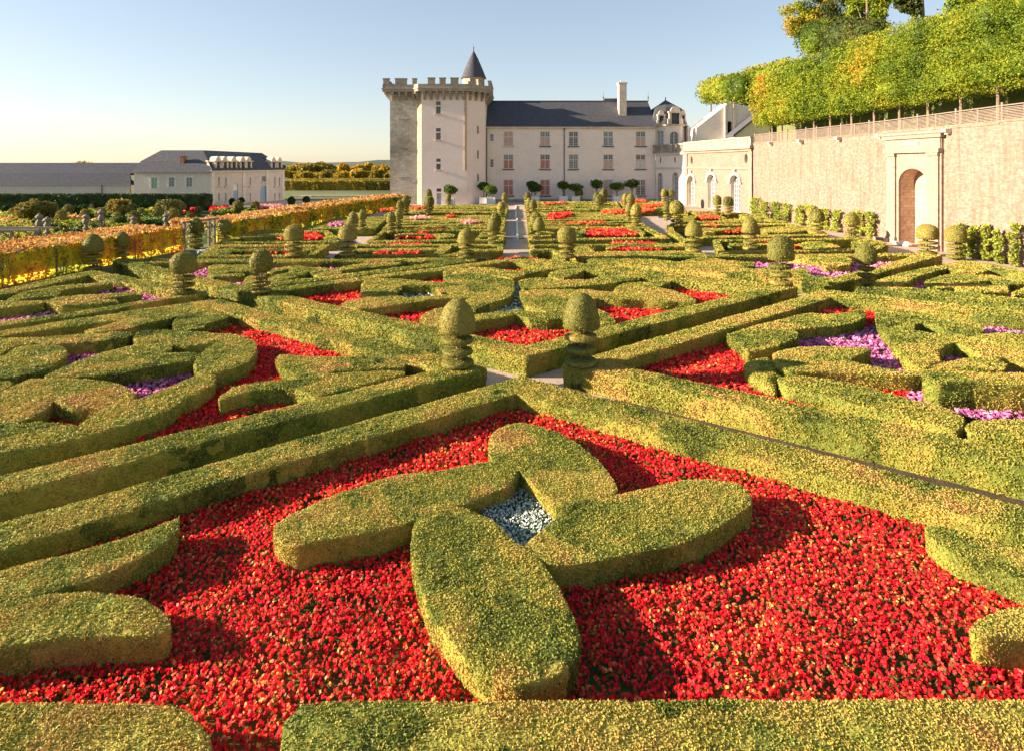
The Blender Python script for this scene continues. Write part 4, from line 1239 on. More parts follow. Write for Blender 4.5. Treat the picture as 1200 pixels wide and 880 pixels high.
def window(fr, u0, u1, z0, z1, parent, frame='frame_paint', pane='glass', cols=2, rows=4, sill=True, mull=0.10, depth=0.16, transom=None, surround=True,
           shut=None, sill_mat='lead', name='window', arched=False):
    """frame and bars > pane, sill, shutters"""
    w = u1 - u0; h = z1 - z0
    f = MB(); t = max(0.05, w * 0.06)
    fbox(f, fr, u0, u0 + t, z0, z1, -depth, -depth + .08); fbox(f, fr, u1 - t, u1, z0, z1, -depth, -depth + .08)
    fbox(f, fr, u0, u1, z1 - t, z1, -depth - .002, -depth + .078); fbox(f, fr, u0, u1, z0, z0 + t, -depth - .002, -depth + .078)
    for c in range(1, cols):
        x = u0 + w * c / cols
        fbox(f, fr, x - mull / 2, x + mull / 2, z0 + t, z1 - t, -depth + .005, -depth + .10)
    if transom:
        zt = z0 + h * transom
        fbox(f, fr, u0 + t, u1 - t, zt - mull / 2, zt + mull / 2, -depth + .008, -depth + .105)
    bars = 0.035
    for c in range(cols):
        a = u0 + w * c / cols; x = a + w / cols / 2
        fbox(f, fr, x - bars / 2, x + bars / 2, z0 + t, z1 - t, -depth + .01, -depth + .04)
    for r in range(1, rows):
        z = z0 + h * r / rows
        fbox(f, fr, u0 + t, u1 - t, z - bars / 2, z + bars / 2, -depth + .012, -depth + .042)
    fo = f.build(name, M[frame], parent)
    p = MB(); fbox(p, fr, u0, u1, z0, z1, -depth - .06, -depth - .01); p.build('pane', M[pane], fo)
    if shut:
        zt = z0 + h * (transom or 1.0)
        s = MB()
        for c in range(cols):
            a = u0 + w * c / cols
            fbox(s, fr, a + t * .9, a + w / cols - t * .9, z0 + t, (zt if shut[1] == 'low' else z1) - t, -depth + .045, -depth + .075)
        s.build('shutter', M[shut[0]], fo)
    if sill:
        s = MB(); fbox(s, fr, u0 - .18, u1 + .18, z0 - .20, z0 - .02, -.05, .16); s.build('sill', M[sill_mat], fo)
    return fo


# ================================================================ castle: main wing
Yf = 104.0
castle = empty('castle_wing', (XS(666, Yf), Yf, 0))
tag(castle, 'long pale three-storey castle wing with slate roof behind the citrus boxes', 'castle')
fx = lambda x: XS(x, Yf) - XS(565.5, Yf)
fz = lambda y: ZS(y, Yf)
fr = Frame((XS(565.5, Yf), Yf), (XS(768, Yf), Yf))
holes = []; wins = []
cols5 = [(590, 601.5), (633, 644.5), (666.5, 677.5), (707, 718.5), (745, 756.5)]
rowsY = [(154.5, 171.5), (181.5, 198.5), (211, 229.5)]
st = {(0, 0): ('shutter_pale', 'all'), (0, 1): ('shutter_pale', 'low'), (1, 0): ('shutter_red', 'low'), (1, 1): ('shutter_red', 'low'), (2, 0): ('shutter_red', 'all'), (2, 1): ('shutter_red', 'all'),
      (0, 3): None, (1, 3): ('shutter_pale', 'low'), (0, 4): ('shutter_pale', 'low'), (1, 4): ('frame_paint', 'low'), (2, 3): ('shutter_pale', 'all'), (2, 4): None}
for r, (ya, yb) in enumerate(rowsY):
    for c, (xa, xb) in enumerate(cols5):
        if (r, c) == (2, 2): continue
        holes.append(rect(fx(xa), fx(xb), fz(yb), fz(ya))); wins.append((fx(xa), fx(xb), fz(yb), fz(ya), st.get((r, c)), 4, 2))
for xa, xb, ya, yb in [(574.2, 578.4, 157.5, 166), (574.6, 578.2, 187, 196.5)]:
    holes.append(rect(fx(xa), fx(xb), fz(yb), fz(ya))); wins.append((fx(xa), fx(xb), fz(yb), fz(ya), None, 3, 1))
rel(wall_skin('wall', fr, rect(0, fr.L, -0.3, fz(149.2)), holes, M['facade'], None, .3, .7, M['trim']), castle)
for a, b, c, d, s, rr, cc in wins:
    pal = 'glass_pale' if RNG.random() < .5 else 'glass'
    rel(window(fr, a, b, c, d, None, cols=cc, rows=rr + (2 if cc == 2 else 0), transom=.62 if cc == 2 else None, shut=s, sill=cc == 2, pane=pal, mull=.13 if cc == 2 else .05,
               sill_mat='lead' if RNG.random() < .7 else 'trim'), castle)
# back and end walls, plinth, cornice
b = MB(); X0, X1 = XS(565.5, Yf), XS(768, Yf); Yb = Yf + 10.5
b.box(X0, Yf + .75, 0, X0 + .7, Yb, fz(149.2)); b.box(X1 - .7, Yf + .75, 0, X1, Yb, fz(149.2)); b.box(X0 + .71, Yb - .7, 0, X1 - .71, Yb, fz(149.2))
rel(b.build('wall', M['facade']), castle)
b = MB(); fbox(b, fr, -.05, fr.L + .05, fz(151), fz(149), .002, .28); fbox(b, fr, .05, fr.L - .05, fz(151.8), fz(151.02), .002, .14)
rel(b.build('cornice', M['trim']), castle)
b = MB(); fbox(b, fr, 0, fr.L, -.1, fz(234), .003, .10); rel(b.build('plinth', M['trim_grey']), castle)
# roof with hipped right end
ze, zr, yr = fz(149.0), ZS(119.5, Yf + 5.2), Yf + 5.2
xr = XS(759, yr)
b = MB()
e0 = (X0 - .1, Yf - .35, ze); e1 = (X1 + .35, Yf - .35, ze); e2 = (X1 + .35, Yb + .3, ze); e3 = (X0 - .1, Yb + .3, ze); r0 = (X0 - .1, yr, zr); r1 = (xr, yr, zr)
b.quad(e0, e1, r1, r0); b.tri(e1, e2, r1); b.quad(e2, e3, r0, r1); b.tri(e3, e0, r0); b.quad(e0, e3, e2, e1)
ro = rel(b.build('roof', M['slate']), castle)
b = MB(); b.box(X0, yr - .12, zr - .05, xr, yr + .12, zr + .16)
ro2 = b.build('ridge_cap', M['lead']); rel(ro2, castle)
b = MB(); b.box(XS(708, yr), yr - .05, zr + .17, XS(724, yr), yr + .05, zr + .55); rel(b.build('ridge_cresting', M['lead']), castle)
for xf in (707, 759.5):
    b = MB(); b.lathe([(.09, zr), (.05, zr + .5), (.16, zr + .7), (.04, zr + .9), (.03, zr + 1.4), (.001, zr + 1.8)], 8, (XS(xf, yr), yr)); rel(b.build('finial', M['lead'], smooth=True), castle)
Yc = Yf + 2.0
b = MB(); cx0, cx1 = XS(725.6, Yc), XS(734.4, Yc); zt = ZS(98.6, Yc)
b.box(cx0, Yc, ZS(133, Yc) - 1.5, cx1, Yc + 1.9, zt); b.box(cx0 - .12, Yc - .12, zt + .002, cx1 + .12, Yc + 2.02, zt + .25)
b.box(cx0 + .3, Yc + .3, zt + .252, cx1 - .9, Yc + .7, zt + .6)
rel(b.build('chimney', M['trim']), castle)
for xd in (661.2,):
    b = MB(); u = fx(xd); b.tube([fr.P(u, .1, .1), fr.P(u, fz(151), .1)], [.07, .07], 6)
    fbox(b, fr, u - .15, u + .15, fz(152.4), fz(150.8), .13, .32)
    rel(b.build('downpipe', M['lead']), castle)

# ================================================================ keep
Yk = 98.0
keep = empty('castle_keep', (XS(512, Yk), Yk, 0))
tag(keep, 'square medieval keep with battlements and a cone-roofed turret, left part of the castle', 'tower')
zk = lambda y: ZS(y, Yk)
x457, x489, x494, x547, x568 = XS(457, 98), XS(489, 98), XS(494, 97.2), XS(547, 97.2), XS(568, 99.6)
pts = [(x457, 98.0), (x489, 98.0), (x494, 97.2), (x547, 97.2), (x568, 99.6), (x568, 110.0), (x457, 110.0)]
ztop = zk(108.0)
faces = [('keep_grey', []), ('quoin', []), ('keep_wall', 'main'), ('keep_wall', 'slits'), ('keep_wall', []), ('keep_wall', []), ('keep_grey', [])]
for i, (mt, hs) in enumerate(faces):
    a, b2 = pts[i], pts[(i + 1) % len(pts)]
    f2 = Frame(a, b2); H = []; Wn = []
    if hs == 'main':
        s = 97.2
        uu = lambda x: XS(x, s) - x494
        for (xa, xb, ya, yb, kind) in [(511, 516.4, 119.3, 123.8, 1), (511, 516.4, 125.2, 133.6, 2), (511, 516.4, 150.6, 154.8, 1), (511, 516.4, 156.2, 164.2, 2),
                                       (511.3, 516.4, 186.4, 190.2, 1), (511.3, 516.4, 192.4, 199.2, 2), (511.6, 517, 221.3, 225.2, 1), (511.6, 517, 226.9, 241, 3)]:
            r4 = rect(uu(xa), uu(xb), max(.02, ZS(yb, s)), ZS(ya, s)); H.append(r4); Wn.append((r4, kind))
    if hs == 'slits':
        for ya, yb in ((148, 157.2), (176.8, 186.4), (204.3, 213.2)):
            u = f2.L * .62; s = 98.6
            r4 = rect(u - .14, u + .14, ZS(yb, s), ZS(ya, s)); H.append(r4); Wn.append((r4, 0))
    # the wall skins butt at the corners
    rel(wall_skin('wall', f2, rect(0, f2.L, -.3, ztop), H, M[mt], None, .35, .4, M['quoin'] if mt == 'keep_wall' else M[mt], caps=False), keep)
    for r4, kind in Wn:
        (u0, z0), (u1, _), (_, z1), _ = r4
        if kind == 0:
            b = MB(); fbox(b, f2, u0, u1, z0, z1, -.36, -.30); rel(b.build('arrow_slit', M['dark']), keep)
        elif kind == 3:
            zmid = z0 + (z1 - z0) * .5
            d = window(f2, u0, u1, z0, z1, None, frame='white_paint', pane='glass_pale', cols=2, rows=4, sill=False, depth=.25, name='door', mull=.06)
            q = MB(); fbox(q, f2, u0 + .05, u1 - .05, z0 + .02, zmid, -.20, -.15); q.build('door_leaf', M['blue_paint'], d); rel(d, keep)
        else:
            rel(window(f2, u0, u1, z0, z1, None, frame='trim_grey', cols=1, rows=1, sill=(kind == 2), depth=.30, mull=.05, sill_mat='trim'), keep)
    if i == 2:   # pale dressed patch and a thin buttress edge near the right
        b = MB(); fbox(b, f2, f2.L - .35, f2.L + .02, zk(200), ztop, .003, .12); rel(b.build('corner_stone', M['quoin']), keep)
    if i == 0:
        for ya, yb in ((141, 139.4), (174.4, 172.8), (209.6, 208)):
            b = MB(); fbox(b, f2, f2.L * .3, f2.L * .72, zk(ya), zk(yb), .003, .10); rel(b.build('stone_course', M['trim_grey']), keep)


def offset_poly(p, d):
    n = len(p); out = []
    for i in range(n):
        a, b_, c_2 = Vector(p[i - 1]), Vector(p[i]), Vector(p[(i + 1) % n])
        n1 = (b_ - a).normalized(); n1 = Vector((n1.y, -n1.x)); n2 = (c_2 - b_).normalized(); n2 = Vector((n2.y, -n2.x))
        m = (n1 + n2).normalized(); k2 = 1 / max(.4, m.dot(n1))
        out.append((b_.x + m.x * d * k2, b_.y + m.y * d * k2))
    return out


po = offset_poly(pts, 1.0); pi_ = offset_poly(pts, .35)
zpar = zk(106.2)
b = MB(); b.prism(po, zpar - .35, zpar); b.prism(offset_poly(pts, 1.12), zpar + .003, zpar + .2)
rel(b.build('parapet_course', M['parapet']), keep)
for i in range(len(po)):
    a, c2 = po[i], po[(i + 1) % len(po)]
    f2 = Frame(a, c2)
    if i in (4, 5): nn = 8
    b = MB(); fbox(b, f2, .02, f2.L - .02, zpar + .203, zk(100.4), -.42, -.02); rel(b.build('parapet', M['parapet']), keep)
    # corbels (machicolation)
    f3 = Frame(pts[i], pts[(i + 1) % len(pts)]); ncor = max(1, int(f3.L / .95))
    for k in range(ncor):
        u = f3.L * (k + .5) / ncor; b = MB()
        for q in range(4):
            fbox(b, f3, u - .18, u + .18, zpar - .36 - .32 * (q + 1), zpar - .36 - .32 * q, -.05, .95 - .24 * q)
        rel(b.build('corbel', M['parapet']), keep)
# merlons at the places the photo shows on the camera side; regular on the rest
mer = [(449, 456), (463, 476.5), (483.3, 495.5), (501.3, 509.5), (515, 522), (528, 537)]


def merlon(f2, u0, u1, zt2):
    b = MB(); fbox(b, f2, u0, u1, zk(100.4) + .003, zt2, -.44, 0); fbox(b, f2, u0 - .08, u1 + .08, zt2 + .003, zt2 + .16, -.52, .08)
    rel(b.build('merlon', M['parapet']), keep)


f0 = Frame(po[0], po[1]); f2_ = Frame(po[2], po[3]); f3_ = Frame(po[3], po[4])
for xa, xb in mer[:3]:
    merlon(f0, max(0, XS(xa, po[0][1]) - po[0][0]), min(XS(xb, po[0][1]) - po[0][0], f0.L + .45), zk(94.3))
for xa, xb in mer[3:]:
    merlon(f2_, XS(xa, 96.2) - po[2][0], XS(xb, 96.2) - po[2][0], zk(94.3))
for u in (.25, 1.9):
    merlon(f3_, u, u + 1.0, zk(95.2))
for i in (4, 5, 6):
    f2 = Frame(po[i], po[(i + 1) % len(po)]); n = int(f2.L / 2.4)
    for k in range(n):
        merlon(f2, f2.L * (k + .25) / n, f2.L * (k + .75) / n, zk(94.3))
b = MB(); b.prism(offset_poly(pts, .55), zpar + .21, zpar + .5); rel(b.build('roof_deck', M['lead']), keep)
# turret
tx, ty = XS(555, 101.5), 101.5
tr = (XS(568.3, ty) - XS(541.5, ty)) / 2
b = MB(); b.lathe([(tr * .95, ztop - 1.5), (tr * .95, ZS(93.5, ty)), (tr * 1.04, ZS(93, ty)), (tr * 1.04, ZS(91.8, ty))], 24, (tx, ty)); tb = b.build('turret', M['quoin'], smooth=False); rel(tb, keep)
b = MB(); zc = ZS(92, ty); b.lathe([(tr * 1.12, zc - .1), (tr * 1.1, zc), (tr * .78, zc + 1.5), (tr * .40, zc + 3.2), (.05, ZS(60, ty)), (.001, ZS(59.5, ty))], 28, (tx, ty)); rel(b.build('cone_roof', M['slate'], smooth=True), keep)
b = MB(); b.lathe([(.10, ZS(61, ty)), (.06, ZS(57, ty)), (.14, ZS(56.5, ty)), (.03, ZS(55.5, ty)), (.001, ZS(51, ty))], 8, (tx, ty)); rel(b.build('finial', M['lead'], smooth=True), keep)
b = MB(); b.tube([(x568 + .12, 103.7, .2), (x568 + .12, 103.7, zk(148))], [.09, .09], 6); rel(b.build('downpipe', M['lead']), keep)

# ================================================================ round pavilion with dormers
Yp = 104.0
pav = empty('corner_pavilion', (XS(785, Yp), Yp, 0))
tag(pav, 'small domed pavilion with carved stone dormers, right of the castle wing', 'pavilion')
px_ = lambda x: XS(x, Yp)
pz = lambda y: ZS(y, Yp)
PA, PB = (XS(768.3, 103.6), 103.6), (XS(803.2, 96.2), 96.2)
f2 = Frame(PA, PB)


def up(x):
    k = (x - CX) / F; dx, dy = PB[0] - PA[0], PB[1] - PA[1]
    t = (k * PA[1] - PA[0]) / (dx - k * dy)
    return t * math.hypot(dx, dy)



Hs = [arch_pts(up(771), up(776.2), .05, pz(203)), arch_pts(up(788), up(794.6), .05, pz(202)), oval_pts(up(774), pz(188.5), .22, .5), oval_pts(up(791), pz(188.5), .22, .5)]
rel(wall_skin('wall', f2, rect(0, f2.L, -.3, pz(181)), Hs, M['facade'], None, .35, .6, M['trim']), pav)
for (a, c2, zt2) in ((up(771), up(776.2), pz(203)), (up(788), up(794.6), pz(202))):
    w_ = window(f2, a, c2, .05, zt2, None, frame='white_paint', pane='glass_pale', cols=2, rows=7, sill=False, depth=.4, name='arched_door', mull=.08)
    rel(w_, pav)
b = MB(); fbox(b, f2, -.1, f2.L + .1, pz(198), pz(196.4), .003, .14); fbox(b, f2, -.2, f2.L + .2, pz(182.2), pz(180.6), .003, .4)
rel(b.build('string_course', M['trim']), pav)
b = MB(); u0, u1 = -.3, f2.L + .1; fbox(b, f2, u0, u1, pz(180.6) + .003, pz(179.2), -.1, .4); fbox(b, f2, u0, u1, pz(172.0), pz(170.2), -.1, .38)
n = 22
for k in range(n):
    u = u0 + (u1 - u0) * (k + .5) / n; w0 = .30 if k % 6 == 0 else .10
    fbox(b, f2, u - w0, u + w0, pz(179.2), pz(172.0), .05, .28)
rel(b.build('balustrade', M['parapet']), pav)
b = MB(); b.prism([PA, PB, (XS(808, 97), 97.5), (px_(808), 105), (px_(768), 105)], pz(181.5) - .1, pz(180.7)); rel(b.build('balcony_floor', M['trim']), pav)
# upper drum: five-sided front
xa, xb, xc, xd = px_(768.3), px_(781), px_(799), px_(806.5)
pp = [(xa, Yp + 1.2), (xb, Yp + .5), (xc, Yp + .5), (xd, Yp + 2.2), (xd, Yp + 7), (xa, Yp + 7)]
zb, ze2 = pz(181), pz(147.8)
for i in range(len(pp)):
    f4 = Frame(pp[i], pp[(i + 1) % len(pp)]); H = []
    if i == 0: H = [rect(f4.L * .30, f4.L * .82, pz(170.5), pz(153.5))]
    if i == 1: H = [arch_pts(f4.L * .28, f4.L * .84, pz(169.5), pz(154.5))]
    rel(wall_skin('wall', f4, rect(0, f4.L, zb, ze2), H, M['facade'], None, .3, .35, M['trim'], caps=False), pav)
    for h in H:
        us = [q[0] for q in h]; zs = [q[1] for q in h]
        rel(window(f4, min(us), max(us), min(zs), max(zs), None, frame='white_paint', pane='glass_pale', cols=2, rows=4, sill=False, depth=.3, mull=.12), pav)
b = MB(); b.prism(offset_poly(pp, .3), ze2 + .003, ze2 + .35); rel(b.build('cornice', M['trim']), pav)
cxm, cym = px_(786), Yp + 3.6
base = offset_poly(pp, .45); mid = [((x - cxm) * .86 + cxm, (y - cym) * .86 + cym) for x, y in pp]
zm = pz(126.5); za = ZS(117.6, cym)
b = MB(); nn = len(base)
for i in range(nn):
    j = (i + 1) % nn
    b.quad((*base[i], ze2 + .36), (*base[j], ze2 + .36), (*mid[j], zm), (*mid[i], zm)); b.tri((*mid[i], zm), (*mid[j], zm), (cxm, cym, za))
rel(b.build('roof', M['slate']), pav)
b = MB(); b.lathe([(.12, za - .1), (.06, za + .2), (.12, za + .3), (.001, ZS(114, cym))], 8, (cxm, cym)); rel(b.build('finial', M['lead']), pav)
for (x0, x1, y0, y1, yy) in ((784, 799, 125, 146, Yp - .1), (771.5, 780.3, 129.5, 146, Yp + .4), (800.5, 805.8, 128, 146, Yp + 1.2)):
    f5 = Frame((px_(x0), yy), (px_(x1), yy)); b = MB(); L = f5.L; z0_, z1_ = pz(y1), pz(y0)
    fbox(b, f5, 0, L * .2, z0_, z0_ + (z1_ - z0_) * .62, -2.2, 0); fbox(b, f5, L * .8, L, z0_, z0_ + (z1_ - z0_) * .62, -2.2, 0)
    fbox(b, f5, -L * .04, L * 1.04, z0_ + (z1_ - z0_) * .62 + .002, z0_ + (z1_ - z0_) * .72, -2.3, .12)
    ap = arch_pts(L * .12, L * .88, z0_ + (z1_ - z0_) * .722, z1_, (z1_ - z0_) * .27, 8)
    n0 = len(b.v); b.v += [f5.P(u, z, 0) for u, z in ap] + [f5.P(u, z, -.5) for u, z in ap]; k = len(ap)
    b.f.append(tuple(range(n0, n0 + k))); b.m.append(0); b.f.append(tuple(reversed(range(n0 + k, n0 + 2 * k)))); b.m.append(0)
    for i in range(k): j = (i + 1) % k; b.f.append((n0 + i, n0 + k + i, n0 + k + j, n0 + j)); b.m.append(0)
    fbox(b, f5, -L * .12, 0, z0_, z0_ + (z1_ - z0_) * .3, -.2, .02); fbox(b, f5, L, L * 1.12, z0_, z0_ + (z1_ - z0_) * .3, -.2, .02)
    d = b.build('dormer', M['trim']); rel(d, pav)
    q = MB(); fbox(q, f5, L * .2, L * .8, z0_, z0_ + (z1_ - z0_) * .62, -.4, -.3); q.build('pane', M['lead'], d)

# ================================================================ orangery wall (turning towards the camera on the right)
A0 = (26.55, 95.9); A1 = (29.3, 75.9)



def on_line(x, A, B):
    """distance along A-B at which the line is seen at photo column x"""
    k = (x - CX) / F
    dx, dy = B[0] - A[0], B[1] - A[1]
    t = (k * A[1] - A[0]) / (dx - k * dy)
    return t * math.hypot(dx, dy), A[1] + t * dy


def seen(x, y, A, B):
    u, Y = on_line(x, A, B)
    return u, ZS(y, Y)


orr = empty('orangery', (28.0, 88.0, 0))
tag(orr, 'sunlit orangery front with three arched doors under a stone balustrade', 'building')
f6 = Frame(A0, A1); L6 = f6.L
# columns are measured on the front, the doors stand 0.5 m inside
H = []; doors = []
for xa, xb, yt in ((806.6, 814.4, 206), (829.5, 839.3, 204.5), (856.5, 867.6, 205.5)):
    ua, Ya = on_line(xa, A0, A1); ub, Yb2 = on_line(xb, A0, A1)
    zt2 = ZS(yt, (Ya + Yb2) / 2)
    H.append(arch_pts(ua, ub, .12, zt2, (ub - ua) * .36)); doors.append((ua, ub, zt2))
for xo, yo in ((810.5, 188.4), (874.3, 186.5)):
    u, z = seen(xo, yo, A0, A1); H.append(oval_pts(u, z, .42, .62))
zc6 = 8.55
rel(wall_skin('wall', f6, rect(0, L6, -.3, zc6), H, M['orang'], None, .9, 1.1, M['trim']), orr)
for ua, ub, zt2 in doors:
    d = window(f6, ua, ub, .12, zt2, None, frame='frame_paint', pane='glass_pale', cols=2, rows=8, sill=False, depth=.55, name='arched_door', mull=.10); rel(d, orr)
    b = MB(); ap = arch_pts(ua - .3, ub + .3, zt2 - (ub - ua) * .36, zt2 + .35, (ub - ua) * .36 + .35); ai = arch_pts(ua, ub, zt2 - (ub - ua) * .36, zt2, (ub - ua) * .36)
    for i in range(2, len(ap) - 1):
        a_1, a_2, i1, i2 = ap[i], ap[i + 1], ai[i], ai[i + 1]
        P8 = [f6.P(*i1, .003), f6.P(*a_1, .003), f6.P(*a_2, .003), f6.P(*i2, .003), f6.P(*i1, .22), f6.P(*a_1, .22), f6.P(*a_2, .22), f6.P(*i2, .22)]
        n0 = len(b.v); b.v += P8
        for q in ((0, 1, 2, 3), (7, 6, 5, 4), (0, 4, 5, 1), (1, 5, 6, 2), (2, 6, 7, 3), (3, 7, 4, 0)): b.f.append(tuple(n0 + k for k in q)); b.m.append(0)
    um = (ua + ub) / 2; fbox(b, f6, um - .25, um + .25, zt2 + .1, zt2 + .75, .004, .32)
    zi = zt2 - (ub - ua) * .36
    fbox(b, f6, ua - .45, ua - .02, zi - .22, zi, .004, .25); fbox(b, f6, ub + .02, ub + .45, zi - .22, zi, .004, .25)
    rel(b.build('arch_moulding', M['trim']), orr)
b = MB(); fbox(b, f6, 0, L6, ZS(197.5, 88) - .1, ZS(197.5, 88) + .16, .003, .16); fbox(b, f6, 0, L6, zc6 - .5, zc6 - .22, .003, .22); fbox(b, f6, -.2, L6 + .25, zc6 - .2, zc6 + .12, -.9, .5)
fbox(b, f6, L6 - .8, L6, 0, zc6 - .52, .004, .14); fbox(b, f6, 0, .8, 0, zc6 - .52, .004, .14)
rel(b.build('string_course', M['niche_stone']), orr)
b = MB(); zb = zc6 + .13; fbox(b, f6, -.1, L6 + .1, zb, zb + .2, .0, .36); fbox(b, f6, -.1, L6 + .1, zb + .95, zb + 1.15, -.02, .38)
n = 56
for k in range(n + 1):
    u = .25 + (L6 - .5) * k / n; w0 = .35 if k % 8 == 0 else .13
    fbox(b, f6, u - w0, u + w0, zb + .2, zb + .95, .06, .30)
rel(b.build('balustrade', M['parapet']), orr)

# ================================================================ high terrace wall on the right
WP = [(29.35, 75.8), (30.2, 62.0), (31.1, 52.0), (31.5, 40.0), (31.8, 26.0), (32.0, 8.0)]
WT = [8.95, 8.98, 9.0, 9.15, 9.2, 9.2]
tw = empty('terrace_wall', (31, 52, 0))
tag(tw, 'high sunlit rubble retaining wall carrying the terrace on the right', 'wall')
N0 = on_line(1055.5, WP[2], WP[3]); N1 = on_line(1089, WP[2], WP[3])
for i in range(len(WP) - 1):
    f7 = Frame(WP[i], WP[i + 1]); H = []
    if i == 2:
        na, nb = N0[0], N1[0]; zn = ZS(198, (N0[1] + N1[1]) / 2)
        H = [arch_pts(na, nb, .02, zn, (nb - na) * .36, 14)]
    zt_a, zt_b = WT[i], WT[i + 1]
    rel(wall_skin('wall', f7, [(0, -.3), (f7.L, -.3), (f7.L, zt_b), (0, zt_a)], H, M['retain'], None, 1.12, 1.15, M['niche_in']), tw)
    b = MB(); fbox(b, f7, -.02, f7.L + .02, min(zt_a, zt_b) - .02, max(zt_a, zt_b) + .05, -1.1, .05)
    if i == 2: pass
    rel(b.build('coping', M['retain']), tw)
# drain spouts under the railing
for x in (905, 940, 985, 1034, 1113):
    i = 0 if x < 915 else (1 if x < 1010 else (2 if x < 1110 else 3))
    if x >= 1010: i = 2
    f7 = Frame(WP[i], WP[i + 1]); u, Y = on_line(x, WP[i], WP[i + 1]); z = 8.72
    b = MB(); fbox(b, f7, u - .22, u + .22, z, z + .24, .0, .5); fbox(b, f7, u - .15, u + .15, z - .16, z - .003, .0, .3); rel(b.build('drain_spout', M['trim']), tw)

niche = empty('niche_portal', ((WP[2][0] + WP[3][0]) / 2 - .3, 50, 0))
tag(niche, 'tall classical stone portal with a deep arched niche and pilasters on the terrace wall', 'niche')
f7 = Frame(WP[2], WP[3]); U = lambda x: on_line(x, WP[2], WP[3])[0]
um = (na + nb) / 2
zsp = zn - (nb - na) * .36
pj = .32
ztp = 8.9
ul, ur = U(1041), U(1106)
outer = rect(ul, ur, 0.0, ztp)
V2o = [(ul, .003), (na - .001, .003)] + [(nb, .003)]
# one dressed face with the arch cut out
ap = arch_pts(na, nb, .02, zn, (nb - na) * .36, 14)
rel(wall_skin('wall', Frame(f7.P(0, 0, .18)[:2], f7.P(f7.L, 0, .18)[:2]), [(ul, .0), (ur, .0), (ur, ztp), (ul, ztp)], [ap], M['niche_stone'], None, .178, .176, M['niche_stone']), niche)
for (xa, xb) in ((1044, 1053), (1091.5, 1104)):
    a, c2 = U(xa), U(xb); b = MB()
    fbox(b, f7, a, c2, 0.45, zsp + 2.15, .182, pj); fbox(b, f7, a - .08, c2 + .08, .0, .448, .182, pj + .10); fbox(b, f7, a - .06, c2 + .06, zsp + 2.152, zsp + 2.4, .182, pj + .10)
    rel(b.build('pilaster', M['niche_stone']), niche)
b = MB(); ze_ = zsp + 2.402
fbox(b, f7, ul - .05, ur + .05, ze_, ze_ + .3, .184, pj + .14); fbox(b, f7, ul + .05, ur - .05, ze_ + .302, ztp - .5, .184, pj - .06); fbox(b, f7, ul - .25, ur + .25, ztp - .498, ztp - .2, .1, pj + .12)
fbox(b, f7, ul - .4, ur + .4, ztp - .198, ztp + .02, .1, pj + .22)
rel(b.build('entablature', M['niche_stone']), niche)
b = MB(); fbox(b, f7, um - .9, um + .9, ze_ + .6, ztp - .8, pj - .05, pj + .03); rel(b.build('panel', M['trim']), niche)
b = MB(); fbox(b, f7, U(1035), U(1048), .0, .30, .5, .9); rel(b.build('plinth', M['niche_stone']), niche)
b = MB(); fbox(b, f7, na - .6, nb + .6, -.1, zn + .6, -1.4, -1.16); rel(b.build('niche_back', M['niche_in']), niche)
# pale broken stones at the niche foot
g = random.Random(3)
for k in range(7):
    u = U(1060 + k * 2.6); b = MB(); r = g.uniform(.16, .32)
    c3 = f7.P(u, r * .7, .75 + g.uniform(-.2, .3))
    bm_pts = []
    for j in range(4):
        pass
    b.lathe([(.001, 0), (r * .8, r * .1), (r, r * .6), (r * .6, r * 1.2), (.001, r * 1.3)], 6, (c3[0], c3[1]))
    tag(b.build('stone_block', M['whitestone']), ['white stone lump at the niche foot, %s' % q for q in
        ('leftmost of the heap', 'second from the left of the heap', 'third from the left of the heap', 'middle of the heap', 'third from the right of the heap', 'second from the right of the heap', 'rightmost of the heap')][k],
        'stone', 'white stones at the foot of the niche')

# railing on the wall: posts and slats
rail = empty('terrace_railing', (31, 52, 9))
tag(rail, 'weathered wooden railing with horizontal slats along the top of the terrace wall', 'railing')
for i in range(len(WP) - 1):
    f8 = Frame(WP[i], WP[i + 1]); za, zb = WT[i], WT[i + 1]
    n = max(1, int(round(f8.L / 1.85)))
    for k in range(n):
        t = k / n; u = f8.L * t; z = za + (zb - za) * t + .06; tall = .18 if k % 2 == 0 else 0
        b = MB(); fbox(b, f8, u - .07, u + .07, z, z + 1.05 + tall, -.30, -.16); rel(b.build('post', M['wood_grey']), rail)
    b = MB()
    for q in range(9):
        z0_ = .10 + q * .10
        P = [f8.P(0, za + z0_, -.15), f8.P(f8.L, zb + z0_, -.15), f8.P(f8.L, zb + z0_ + .05, -.15), f8.P(0, za + z0_ + .05, -.15),
             f8.P(0, za + z0_, -.12), f8.P(f8.L, zb + z0_, -.12), f8.P(f8.L, zb + z0_ + .05, -.12), f8.P(0, za + z0_ + .05, -.12)]
        n0 = len(b.v); b.v += P
        for qd in ((0, 3, 2, 1), (4, 5, 6, 7), (0, 1, 5, 4), (1, 2, 6, 5), (2, 3, 7, 6), (3, 0, 4, 7)): b.f.append(tuple(n0 + m_ for m_ in qd)); b.m.append(0)
    P = [f8.P(0, za + 1.03, -.32), f8.P(f8.L, zb + 1.03, -.32), f8.P(f8.L, zb + 1.10, -.32), f8.P(0, za + 1.10, -.32), f8.P(0, za + 1.03, -.10), f8.P(f8.L, zb + 1.03, -.10), f8.P(f8.L, zb + 1.10, -.10), f8.P(0, za + 1.10, -.10)]
    n0 = len(b.v); b.v += P
    for qd in ((0, 3, 2, 1), (4, 5, 6, 7), (0, 1, 5, 4), (1, 2, 6, 5), (2, 3, 7, 6), (3, 0, 4, 7)): b.f.append(tuple(n0 + m_ for m_ in qd)); b.m.append(0)
    rel(b.build('slats', M['wood_grey']), rail)

